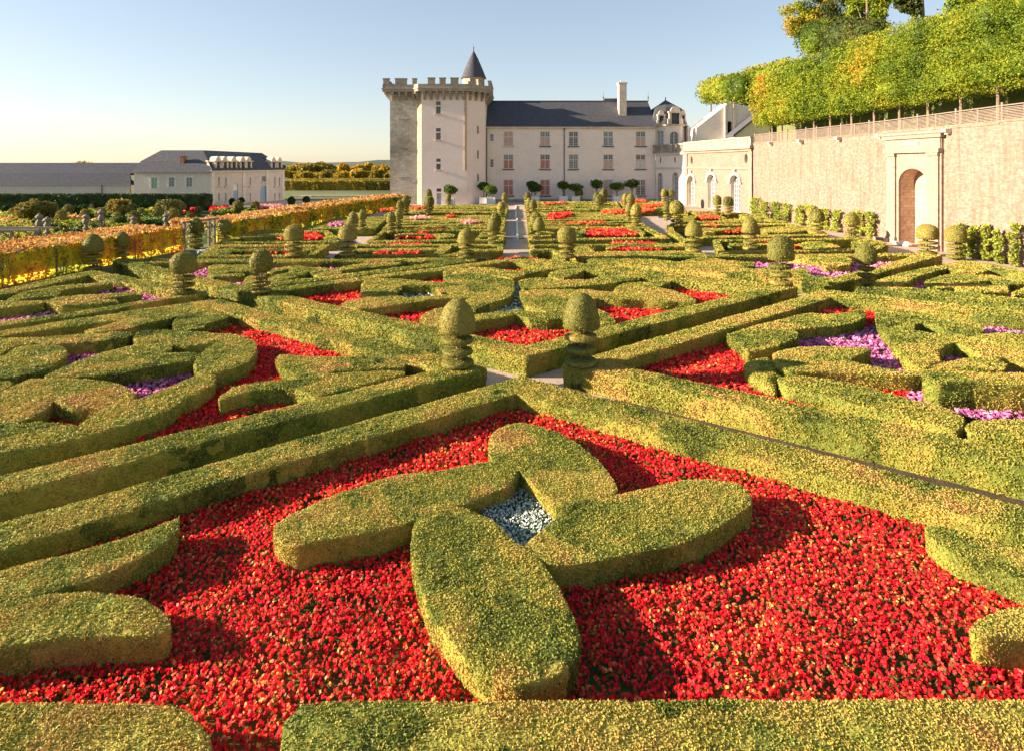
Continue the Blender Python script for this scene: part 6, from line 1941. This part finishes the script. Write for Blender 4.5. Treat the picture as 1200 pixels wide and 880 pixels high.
# autumn trees filling the slope at the upper right
k = 0
WH = ['golden', 'orange-tinted', 'yellow-green', 'pale yellow', 'green-gold', 'amber', 'bright green', 'two-tone', 'light gold', 'deep gold', 'lime green', 'copper-tinted', 'soft yellow', 'dense golden', 'tall golden', 'broad golden']
for (x, yt, yb, X_, w_) in [(1060, 38, 95, 46, 26), (1090, 26, 95, 47, 28), (1118, 18, 90, 46, 30), (1150, 10, 95, 47, 32), (1184, 2, 95, 46, 34), (1215, -10, 95, 46, 34),
                            (1030, 52, 95, 45, 20), (1135, -8, 60, 54, 30), (1172, -22, 60, 54, 30), (1205, -40, 60, 55, 34)]:
    Y = X_ * F / (x - CX); s = F / Y; z0_ = hill_z(X_, Y)
    t = empty('autumn_tree', (X_, Y, z0_)); tag(t, '%s autumn tree on the slope behind the lime row, %s counted from the left' % (WH[k], names_ord[(1, 2, 4, 6, 8, 9, 0, 3, 5, 7)[k]]), 'tree', 'autumn trees on the slope'); 
    zt_ = ZS(yt, Y) - z0_; rw = w_ / s
    parts = []
    for q in range(9):
        a = g.uniform(0, 6.28); rr = g.uniform(.1, .6) * rw
        parts.append(((rr * math.cos(a), rr * math.sin(a), zt_ * g.uniform(.35, .82)), (rw * .62, rw * .62, zt_ * .2), 520, max(.24, .0042 * Y), 600 + k * 11 + q, dict(rough=.3, shell=.55)))
    crown('crown', parts, M['lime'], t, core=.6)
    b = MB(); b.tube([(0, 0, -.3), (.1, 0, zt_ * .4), (0, 0, zt_ * .7)], [.28, .2, .08], 6); b.build('trunk', M['bark'], t)
    k += 1

# ================================================================ vine arbour on the left
VP = [(-29.3, 10.0), (-28.2, 22.0), (-26.8, 32.0), (-25.4, 41.0), (-24.7, 45.6), (-23.9, 49.3), (-22.0, 54.0), (-20.9, 66.0), (-19.2, 78.0), (-15.6, 91.0)]


def vine_run(pts_, label, seed):
    """an arbour: leafy roof about four metres wide on wooden posts, with leafy flanks"""
    root = empty('vine_arbour', (*pts_[0], 0)); tag(root, label, 'arbour', 'vine-covered arbours beside the parterre')
    LV = []; LQ = []; LT = []; o = 0; SV = []; SQ = []; ST = []; so = 0
    TV = []; TQ = []; to = 0
    for i in range(len(pts_) - 1):
        fa = Frame(pts_[i], pts_[i + 1]); d = math.hypot(*pts_[i]) * .5 + math.hypot(*pts_[i + 1]) * .5
        a = max(.085, .0030 * d); 
        # top
        n = int(fa.L * 4.0 * 2.6 / a ** 2)
        u = RNG.random(n) * fa.L; v = -RNG.random(n) * 4.0
        P0_ = np.array([fa.o.x, fa.o.y]) + np.outer(u, np.array(fa.u)) + np.outer(v, np.array(fa.n))
        bz = vnoise(np.column_stack([P0_ * .9, np.zeros(n)]), seed) * .10 + vnoise(np.column_stack([P0_ * 4, np.zeros(n)]), seed + 1) * .08
        P = np.column_stack([P0_, 1.74 + bz + RNG.random(n) * .16 - .12 * (RNG.random(n) < .3)])
        vq, qq = leaf_quads(P, a, np.array([[0, 0, 1.]]), .3, 1.2); LV.append(vq); LQ.append(qq + o); o += len(vq)
        LT.append(np.repeat(np.clip(.5 + RNG.normal(size=n) * .25, 0, 1), 4))
        # flank towards the parterre
        for side, off, dens in ((1, 0.0, 3.2), (-1, -4.0, 1.0)):
            n = int(fa.L * 1.8 * dens / a ** 2)
            u = RNG.random(n) * fa.L; z = RNG.random(n) * 1.78
            bo = vnoise(np.column_stack([u * 1.3, z * 1.5, np.full(n, seed)]), seed + 2)
            keep = vnoise(np.column_stack([u * 2.2, z * 2.2, np.full(n, 3.)]), seed + 4) > -.55 + .25 * (z < .3)
            u = u[keep]; z = z[keep]; bo = bo[keep]; n = len(u)
            dd = off + side * (.02 + .16 * bo + RNG.random(n) * .15)
            P0_ = np.array([fa.o.x, fa.o.y]) + np.outer(u, np.array(fa.u)) + np.outer(dd, np.array(fa.n))
            vq, qq = leaf_quads(np.column_stack([P0_, z]), a, np.array([[fa.n.x * side, fa.n.y * side, .3]]), .3, 1.2)
            SV.append(vq); SQ.append(qq + so); so += len(vq)
            # the upper third is thick and brownish, like the roof
            tt = np.clip(.5 + RNG.normal(size=n) * .22, 0, 1)
            m = z > 1.25 + .2 * bo
            ST.append(np.repeat(tt, 4)); 
    # inner screen of older leaves and twigs, so that the leaf wall is closed
    BV = []; BQ = []; bo_ = 0
    for i in range(len(pts_) - 1):
        fa = Frame(pts_[i], pts_[i + 1]); m = max(2, int(fa.L / .4))
        for off in (-.12,):
            for q in range(m):
                for r5 in range(4):
                    u0, u1 = fa.L * q / m, fa.L * (q + 1) / m; z0_, z1_ = 1.66 * r5 / 4, 1.66 * (r5 + 1) / 4
                    BV += [fa.P(u0, z0_, off), fa.P(u1, z0_, off), fa.P(u1, z1_, off), fa.P(u0, z1_, off)]
                    BQ.append((bo_, bo_ + 1, bo_ + 2, bo_ + 3)); bo_ += 4
        for q in range(m):
            u0, u1 = fa.L * q / m, fa.L * (q + 1) / m
            BV += [fa.P(u0, 1.70, -.05), fa.P(u1, 1.70, -.05), fa.P(u1, 1.70, -3.95), fa.P(u0, 1.70, -3.95)]
            BQ.append((bo_, bo_ + 1, bo_ + 2, bo_ + 3)); bo_ += 4
    BV = warp(np.array(BV), .05, seed)
    SV.append(BV); SQ.append(np.array(BQ) + so); ST.append(np.clip(.25 + .3 * vnoise(BV * 1.6, seed + 8) + .2 * vnoise(BV * 5, seed + 9), 0, .7)); so += len(BV)
    V = np.concatenate(LV)
    mesh_np('leafy_roof', rel_np(V, root), None, np.concatenate(LQ), mat=M['vinetop'], tint=np.concatenate(LT), parent=root)
    V = np.concatenate(SV)
    mesh_np('leafy_side', rel_np(V, root), None, np.concatenate(SQ), mat=M['vine'], tint=np.concatenate(ST), parent=root)
    for i in range(len(pts_) - 1):
        fa = Frame(pts_[i], pts_[i + 1]); b = MB()
        fbox(b, fa, 0, fa.L, 1.62, 1.72, -.2, -.1); fbox(b, fa, 0, fa.L, 1.62, 1.72, -3.9, -3.8)
        k = int(fa.L / 1.6)
        for q in range(k): fbox(b, fa, (q + .5) * 1.6, (q + .5) * 1.6 + .08, 1.725, 1.80, -4.0, 0)
        # stems
        for q in range(int(fa.L / 1.1)):
            u = (q + .4) * 1.1; b.tube([fa.P(u, 0, -.1), fa.P(u + .1, .8, -.02), fa.P(u, 1.7, -.12)], [.035, .03, .02], 5)
        rel(b.build('trellis', M['wood_grey']), root)
        for q in range(max(1, int(fa.L / 3.2))):
            for off in (-.15, -3.85):
                b = MB(); fbox(b, fa, q * 3.2 + .1, q * 3.2 + .22, 0, 1.62, off - .06, off + .06); rel(b.build('post', M['wood_grey']), root)
    return root


def rel_np(V, root):
    return V - np.array(root.location)


vine_run(VP[:5], 'near stretch of the autumn vine arbour, orange on top, at the left edge', 70)
vine_run(VP[5:], 'far stretch of the autumn vine arbour, from the wooden gateway to the keep', 90)
# gateway between the two stretches
gt = empty('arbour_gateway', (*VP[4], 0)); tag(gt, 'grey wooden gateway with braced posts between the two vine arbours', 'gateway')
fg = Frame(VP[4], VP[5])
for u in (.1, fg.L - .45, fg.L * .72):
    b = MB(); fbox(b, fg, u, u + .14, 0, 2.0, -.1, .06); rel(b.build('post', M['wood_grey']), gt)
    b = MB(); n0 = 0
    b.tube([fg.P(u + .07, 1.35, -.02), fg.P(u - .45 if u > 1 else u + .6, 1.9, -.02)], [.05, .05], 5); rel(b.build('brace', M['wood_grey']), gt)
b = MB(); fbox(b, fg, -.1, fg.L + .1, 2.0, 2.14, -.12, .08); fbox(b, fg, -.1, fg.L + .1, 1.0, 1.06, -1.2, -1.1); rel(b.build('lintel', M['wood_grey']), gt)

# ================================================================ kitchen garden on the left
hedge('tall dark clipped hedge in front of the long low building, left', [(-110, 84), (XS(247, 85) - .2, 84), (XS(247, 85) - .2, 86), (-110, 86)], world=True, h=ZS(228.3, 85), name='tall_hedge',
      mat=M['darkhedge'], group='tall clipped hedges in the background', leafk=.9, amp=.09)
OV = [(14, 233.5, 247, 12, 'darkhedge'), (8, 240, 253, 10, 'darkhedge'), (29, 234, 243, 9, 'topiary'), (71.5, 233.5, 245, 9, 'topiary'), (84, 233.5, 245, 8, 'topiary'), (64, 238.5, 249, 8, 'darkhedge'),
      (96, 241, 254.5, 11, 'citrus'), (88, 241.5, 253, 8, 'darkhedge'), (231, 233, 246, 10.5, 'topiary'), (241, 233, 246, 9, 'topiary'), (154, 238, 254.5, 11.5, 'topiary'), (180, 234.5, 242.5, 8, 'topiary'),
      (141, 254.5, 267, 13, 'citrus'), (157, 231.5, 238, 6, 'topiary'), (278.5, 236, 250, 12, 'topiary'), (282, 232, 239, 8, 'darkhedge'), (299, 236.5, 246.5, 9, 'topiary'), (272, 233, 241, 6, 'darkhedge'),
      (341.5, 231.5, 241, 8, 'darkhedge'), (359, 231, 239, 7.5, 'darkhedge'), (213, 237, 245, 8, 'topiary'), (222, 231, 238, 6, 'citrus'), (118, 246, 252, 7, 'topiary'), (48, 232, 239, 7, 'darkhedge'),
      (106, 232.5, 240, 7, 'topiary'), (130, 232, 238, 6, 'topiary'), (166, 240, 248, 7, 'darkhedge'), (205, 250, 257, 8, 'citrus')]
OL = ['egg-shaped shrub at the left edge before the tall hedge', 'darker egg-shaped shrub low at the left edge', 'small shrub peeping above the big golden bush', 'slender yellow-green shrub, left of a pair before the tall hedge',
      'dull green shrub, right of a pair before the tall hedge', 'dark shrub between the golden bush and the slender pair', 'bright green egg shrub lit from the left', 'dark shrub hidden behind the bright green egg',
      'left clipped egg at the stable corner', 'right clipped egg at the stable corner', 'golden-brown egg shrub between the two domed arbours', 'small shrub left of the second domed arbour',
      'low green ball just above the vines', 'tiny shrub in front of the tall hedge above the golden egg', 'large pale ball before the arched stable door', 'dark cone before the arched stable door',
      'round shrub before the stable wall, right of the arched door', 'small dark shrub left of the arched stable door', 'dark ball above the vines right of the stable, left of two', 'dark ball above the vines right of the stable, right of two',
      'shrub right of the second domed arbour', 'little bright shrub before the tall hedge near the stable', 'low shrub just right of the carved post in the middle', 'tiny dark shrub behind the golden bush',
      'little shrub behind the bright green egg', 'tiny shrub before the hedge left of the first dome', 'dark little shrub between the domes', 'bright low ball left of the dark topiary in the gap']
for i, (x, yt, yb, w_, mt) in enumerate(OV):
    X, Y, _ = W(x, yb, 0); s = F / Y; h = (yb - yt) / s
    t = empty('egg_shrub', (X, Y, 0)); tag(t, OL[i], 'shrub', 'egg-shaped shrubs of the kitchen garden')
    crown('foliage', [((0, 0, h * .54), (w_ / s / 2, w_ / s / 2, h * .47), 1100, max(.14, .0026 * Y), 700 + i, dict(rough=.07, shell=.85))], M[mt], t, core=.86)
    b = MB(); b.tube([(0, 0, 0), (0, 0, h * .3)], [.07, .06], 5); b.build('stem', M['bark'], t)
proto_ball = None
for k in range(30):
    x = 6 + (k * 37.7) % 236; yb = 244 + (k * 5.3) % 22
    X, Y, _ = W(x, yb, 0); s = F / Y
    if proto_ball is None:
        t = proto_ball = empty('ball_shrub', (X, Y, 0))
        crown('foliage', [((0, 0, .62), (.5, .5, .58), 700, .15, 790, dict(rough=.1, shell=.85))], M['topiary'], t, core=.86)
        b = MB(); b.tube([(0, 0, 0), (0, 0, .4)], [.05, .04], 5); b.build('stem', M['bark'], t)
    else:
        t = copy_tree(proto_ball); t.location = (X, Y, 0); q = .75 + .5 * ((k * 7) % 10) / 10; t.scale = (q, q, q * (1 + .3 * ((k * 3) % 5) / 5))
    tag(t, 'small clipped ball shrub standing among the planted rows left of the vine arbour', 'shrub', 'small clipped balls of the kitchen garden')
X, Y, _ = W(42, 262, 0); s = F / Y
t = empty('golden_bush', (X, Y, 0)); tag(t, 'big golden bush with a dark side near the left edge', 'shrub')
crown('foliage', [((0, 0, 1.3), (1.9, 1.7, 1.25), 3600, .17, 801, dict(rough=.15, shell=.75))], M['tree_gold'], t, core=.82)
b = MB(); b.tube([(0, 0, 0), (0, 0, 1.0)], [.1, .08], 5); b.build('stem', M['bark'], t)
for i, (x, yt, yb, w_) in enumerate(((140, 234.6, 254, 22), (198, 235, 254, 26))):
    X, Y, _ = W(x, yb, 0); s = F / Y; R = w_ / s / 2; h = (yb - yt) / s
    t = empty('domed_arbour', (X, Y, 0)); tag(t, ('left', 'right')[i] + ' rose-covered domed arbour in the kitchen garden', 'arbour', 'domed arbours of the kitchen garden')
    parts = []
    for k in range(10):
        a = 2 * math.pi * k / 10
        parts.append(((R * .86 * math.cos(a), R * .86 * math.sin(a), h * (.3 if k % 2 else .6)), (.42, .42, h * .3), 150, .16, 820 + i * 20 + k, dict(rough=.4)))
        parts.append(((R * .55 * math.cos(a), R * .55 * math.sin(a), h * .88), (.6, .6, .3), 130, .16, 850 + i * 20 + k, dict(rough=.4)))
    crown('foliage', parts, M['tree_gold'] if i == 0 else M['topiary'], t, core=.5)
    b = MB()
    for k in range(8):
        a = 2 * math.pi * k / 8
        b.tube([(R * math.cos(a), R * math.sin(a), 0), (R * math.cos(a), R * math.sin(a), h * .6), (R * .6 * math.cos(a), R * .6 * math.sin(a), h * .9), (0, 0, h)], [.04, .04, .04, .04], 5)
    b.build('lattice', M['wood_grey'], t)
# carved posts
CP = [(46, 250, 282, 'tall carved grey post of the left pair'), (55.5, 254, 280, 'shorter carved grey post of the left pair'), (100.5, 251, 273, 'carved post with a narrow waist, third from the left'),
      (118.5, 245, 273, 'tallest weathered carved post with an orange-lichened top'), (156.5, 253.5, 270, 'small carved post standing above the vines'), (194.5, 250, 268, 'rightmost carved post above the vines')]
for i, (x, yt, yb, lab) in enumerate(CP):
    X, Y, _ = W(x, yb + 6, 0); s = F / Y; h = EYE - (yt - HY) / s
    t = empty('carved_post', (X, Y, 0)); tag(t, lab, 'post', 'carved posts of the kitchen garden fence')
    b = MB(); b.lathe([(.16, 0), (.16, h * .35), (.22, h * .37), (.24, h * .42), (.13, h * .46), (.12, h * .56), (.24, h * .62), (.26, h * .70), (.16, h * .77), (.12, h * .80)], 12); b.build('shaft', M['wood_grey'], t, smooth=False)
    b = MB(); b.lathe([(.12, h * .80), (.27, h * .85), (.27, h * .90), (.12, h * .95), (.10, h * .97), (.001, h)], 12); b.build('finial', M['wood_grey'], t)
# low wooden arches at the left edge
t = empty('wooden_pergola', (*W(20, 300, 0)[:2], 0)); tag(t, 'low grey wooden pergola with curved braces at the left edge', 'pergola')
for k, x in enumerate((-14, 14, 42)):
    p = W(x, 300, 0); b = MB(); b.box(p[0] - .08, p[1] - .08, 0, p[0] + .08, p[1] + .08, 1.75); rel(b.build('post', M['wood_grey']), t)
    b = MB(); b.tube([(p[0], p[1], 1.0), (p[0] - .35, p[1], 1.45), (p[0] - .8, p[1], 1.68)], [.05, .05, .05], 5); rel(b.build('brace', M['wood_grey']), t)
p0, p1 = W(-20, 300, 0), W(44, 300, 0); b = MB(); b.box(p0[0], p0[1] - .1, 1.70, p1[0] + .1, p0[1] + .1, 1.85); b.box(p0[0], p0[1] + 1.4, 1.72, p1[0], p0[1] + 1.6, 1.86); rel(b.build('beam', M['wood_grey']), t)
# crop beds
CROPS = [(-20, 36, 262, 268, 'crop', 'yellow crop strip at the left edge'), (-20, 40, 256, 260, 'vinetop', 'rusty vine row above the yellow crop strip'), (0, 30, 249, 255, 'crop', 'pale green bed behind the golden bush'),
         (62, 98, 259, 266, 'crop', 'bright yellow-green bed in the middle of the kitchen garden'), (60, 96, 254, 257, 'vinetop', 'reddish row behind the bright bed'), (66, 100, 268, 273, 'darkhedge', 'dark green bed near the vines'),
         (124, 160, 258, 266, 'crop', 'lime green bed below the golden egg shrub'), (165, 200, 255, 262, 'citrus', 'leafy green bed of the kitchen garden centre'), (96, 118, 247, 252, 'crop', 'small yellow bed right of the bright egg'),
         (118, 140, 250, 255, 'crop', 'light green bed by the first dome'), (200, 230, 258, 264, 'vinetop', 'orange row behind the dark topiary'), (204, 216, 247, 249.5, 'red', 'round red flower patch near the stable corner'),
         (224, 234, 245.5, 248.5, 'red', 'second red flower patch near the stable corner'), (246, 268, 243.5, 246, 'red', 'red flower row before the stable wall'), (258, 275, 246, 249.5, 'crop', 'vivid green strip before the stable wall'),
         (300, 332, 241.5, 244, 'pink', 'pink and red flower strip before the stable'), (248, 262, 248.5, 251.5, 'citrus', 'low green bed before the stable'), (66, 90, 249, 252, 'citrus', 'blue-green vegetable rows right of the golden bush'),
         (284, 300, 246.5, 249, 'crop', 'yellow-green strip right of the pale ball'), (120, 150, 243, 246, 'darkhedge', 'dark low row before the tall hedge'), (96, 120, 242, 244, 'vinetop', 'rusty row behind the carved posts')]
TN = ['first', 'second', 'third', 'fourth', 'fifth', 'sixth']
for r6, (ya, yb, cols_) in enumerate([(243.2, 244.8, 5), (246, 248, 6), (252.2, 254, 4), (258.5, 260.5, 5), (263.5, 266, 4), (269, 272, 3), (275, 278.5, 2)]):
    for c6 in range(cols_):
        xa = 2 + c6 * (230 - r6 * 18) / cols_ + (r6 % 2) * 12
        CROPS.append((xa, xa + 150 / cols_, ya, yb, ['crop', 'citrus', 'vinetop', 'darkhedge', 'crop', 'topiary'][(r6 * 2 + c6) % 6],
                      'thin planted row, %s from the tall hedge, %s piece from the left' % (TN[min(r6, 5)] if r6 < 6 else 'seventh', TN[c6])))
for i, (xa, xb, ya, yb, mt, lab) in enumerate(CROPS):
    h = .35
    w4 = [W(xa, yb, h)[:2], W(xb, yb, h)[:2], W(xb, ya, h)[:2], W(xa, ya, h)[:2]]
    bed(lab, w4, M[mt], world=True, soilz=.02, hgt=.38, leaf=.05, dens=1.3, zp=h, name='crop_bed', group='beds of the kitchen garden')
sheet('kitchen_garden_soil', [W(-200, 330, 0)[:2], W(215, 292, 0)[:2], (-23.5, 60), (-22, 88), (-42, 92), (-110, 84)], .006, M['crop'])

# ================================================================ background between the stable and the keep
hedge('tall clipped hedge with sunlit yellow top, between the stable block and the keep', [(XS(333, 150), 150), (XS(457, 150) + 4, 150), (XS(457, 150) + 4, 175), (XS(333, 150) - 4, 175)],
      world=True, h=ZS(213, 150), name='tall_hedge', mat=M['tree_gold'], group='tall clipped hedges in the background', amp=.3, leafk=.8)
g = random.Random(21)
BT = []
for k in range(26):
    x = 330 + (k % 13) * 10.4 + g.uniform(-3, 3); Y = 330 + g.uniform(-40, 60) if k < 13 else 215 + g.uniform(-15, 25)
    yt = 190.5 + g.uniform(0, 4) if k < 13 else 199 + g.uniform(-2, 4)
    BT.append((x, yt, Y))
for k, (x, yt, Y) in enumerate(BT):
    s = F / Y; h = ZS(yt, Y); rw = 8.5 / s * g.uniform(.8, 1.25)
    t = empty('autumn_tree', (XS(x, Y), Y, 0)); tag(t, '%s tree of the %s tree line between stable and keep, %s from the left' % (WH[k % 16], 'distant' if k < 13 else 'nearer', (names_ord[k % 13])), 'tree', 'autumn trees beyond the tall hedge')
    parts = []
    for q in range(5):
        a = g.uniform(0, 6.28); parts.append(((rw * .5 * math.cos(a), rw * .5 * math.sin(a), h * g.uniform(.45, .8)), (rw * .65, rw * .65, h * .22), 170, .0048 * Y, 900 + k * 6 + q, dict(rough=.35, shell=.6)))
    crown('crown', parts, M['tree_gold'], t, core=.75)
    b = MB(); b.tube([(0, 0, 0), (0, 0, h * .5)], [.35, .2], 5); b.build('trunk', M['bark'], t)
t = empty('autumn_tree', (XS(98, 130), 130, 0)); tag(t, 'single golden treetop showing above the long slate roof', 'tree')
crown('crown', [((0, 0, ZS(191, 130) - 1), (2.2, 2, 1.3), 500, .4, 990, dict(rough=.3))], M['tree_gold'], t); b = MB(); b.tube([(0, 0, 0), (0, 0, 6)], [.2, .15], 5); b.build('trunk', M['bark'], t)
# distant hills
V = []; Fq = []
xs_ = np.linspace(-2400, 2400, 160)
for i, x in enumerate(xs_):
    if x < -900: continue
    hh = 10 + 5 * math.sin(x * .004 + 1) + 3 * math.sin(x * .013) + 1.6 * math.sin(x * .05 + 2) + 1.0 * math.sin(x * .13)
    for (Y, z) in ((1500, -1), (1650, hh * .7), (1750, hh + 4), (2100, hh + 6), (2600, -2)): V.append((x, Y + 60 * math.sin(x * .003), z + (6 if z > 0 else 0) * .3))
for i in range(len(V) // 5 - 1):
    for j in range(4): Fq.append((i * 5 + j, (i + 1) * 5 + j, (i + 1) * 5 + j + 1, i * 5 + j + 1))
mesh_np('hills', V, None, Fq, mat=M['hill'], smooth=True); bpy.data.objects['hills']['kind'] = 'structure'
# ================================================================ light, sky, camera
SUN_EL, SUN_AZ = 17.5, -1.0      # sun stands to the left, a little beyond the castle side
sv = Vector((-math.cos(math.radians(SUN_EL)) * math.cos(math.radians(SUN_AZ)), math.cos(math.radians(SUN_EL)) * math.sin(math.radians(SUN_AZ)), math.sin(math.radians(SUN_EL))))
ld = bpy.data.lights.new('sun', 'SUN'); ld.energy = 5.0; ld.angle = math.radians(0.6); ld.color = (1.0, 0.79, 0.58)
lo = bpy.data.objects.new('sun', ld); lo.rotation_euler = sv.to_track_quat('Z', 'Y').to_euler(); COL.objects.link(lo)
w = bpy.data.worlds.new('World'); SC.world = w; w.use_nodes = True
nt = w.node_tree; nt.nodes.clear()
sky = nt.nodes.new('ShaderNodeTexSky'); sky.sky_type = 'NISHITA'; sky.sun_disc = False
sky.sun_elevation = math.radians(SUN_EL); sky.sun_rotation = math.atan2(sv.x, sv.y)
sky.air_density = 1.0; sky.dust_density = 0.4; sky.ozone_density = 1.5; sky.altitude = 60
bg = nt.nodes.new('ShaderNodeBackground'); bg.inputs['Strength'].default_value = 0.090
wo = nt.nodes.new('ShaderNodeOutputWorld')
gm = nt.nodes.new('ShaderNodeGamma'); gm.inputs[1].default_value = 0.65
nt.links.new(sky.outputs[0], gm.inputs[0]); tn = nt.nodes.new('ShaderNodeMix'); tn.data_type = 'RGBA'; tn.blend_type = 'MULTIPLY'; tn.inputs[0].default_value = 1.0; tn.inputs[7].default_value = (1.0, 0.98, 1.0, 1)
nt.links.new(gm.outputs[0], tn.inputs[6]); nt.links.new(tn.outputs[2], bg.inputs[0]); nt.links.new(bg.outputs[0], wo.inputs[0])
cam = bpy.data.cameras.new('camera'); cam.sensor_width = 36; cam.lens = F / 1200 * 36
cam.shift_x = -(CX - 600) / 1200; cam.shift_y = -(440 - HY) / 1200
cam.clip_end = 6000; cam.clip_start = 0.1
co = bpy.data.objects.new('camera', cam); co.location = (0, 0, EYE); co.rotation_euler = (math.radians(90), 0, 0)
COL.objects.link(co); SC.camera = co
SC.view_settings.view_transform = 'Standard'; SC.view_settings.look = 'None'; SC.view_settings.gamma = 1
SC.view_settings.use_curve_mapping = False
SC.view_settings.exposure = 1.85
SC.cycles.max_bounces = 6; SC.cycles.diffuse_bounces = 3; SC.cycles.transparent_max_bounces = 4
SC.cycles.use_denoising = True
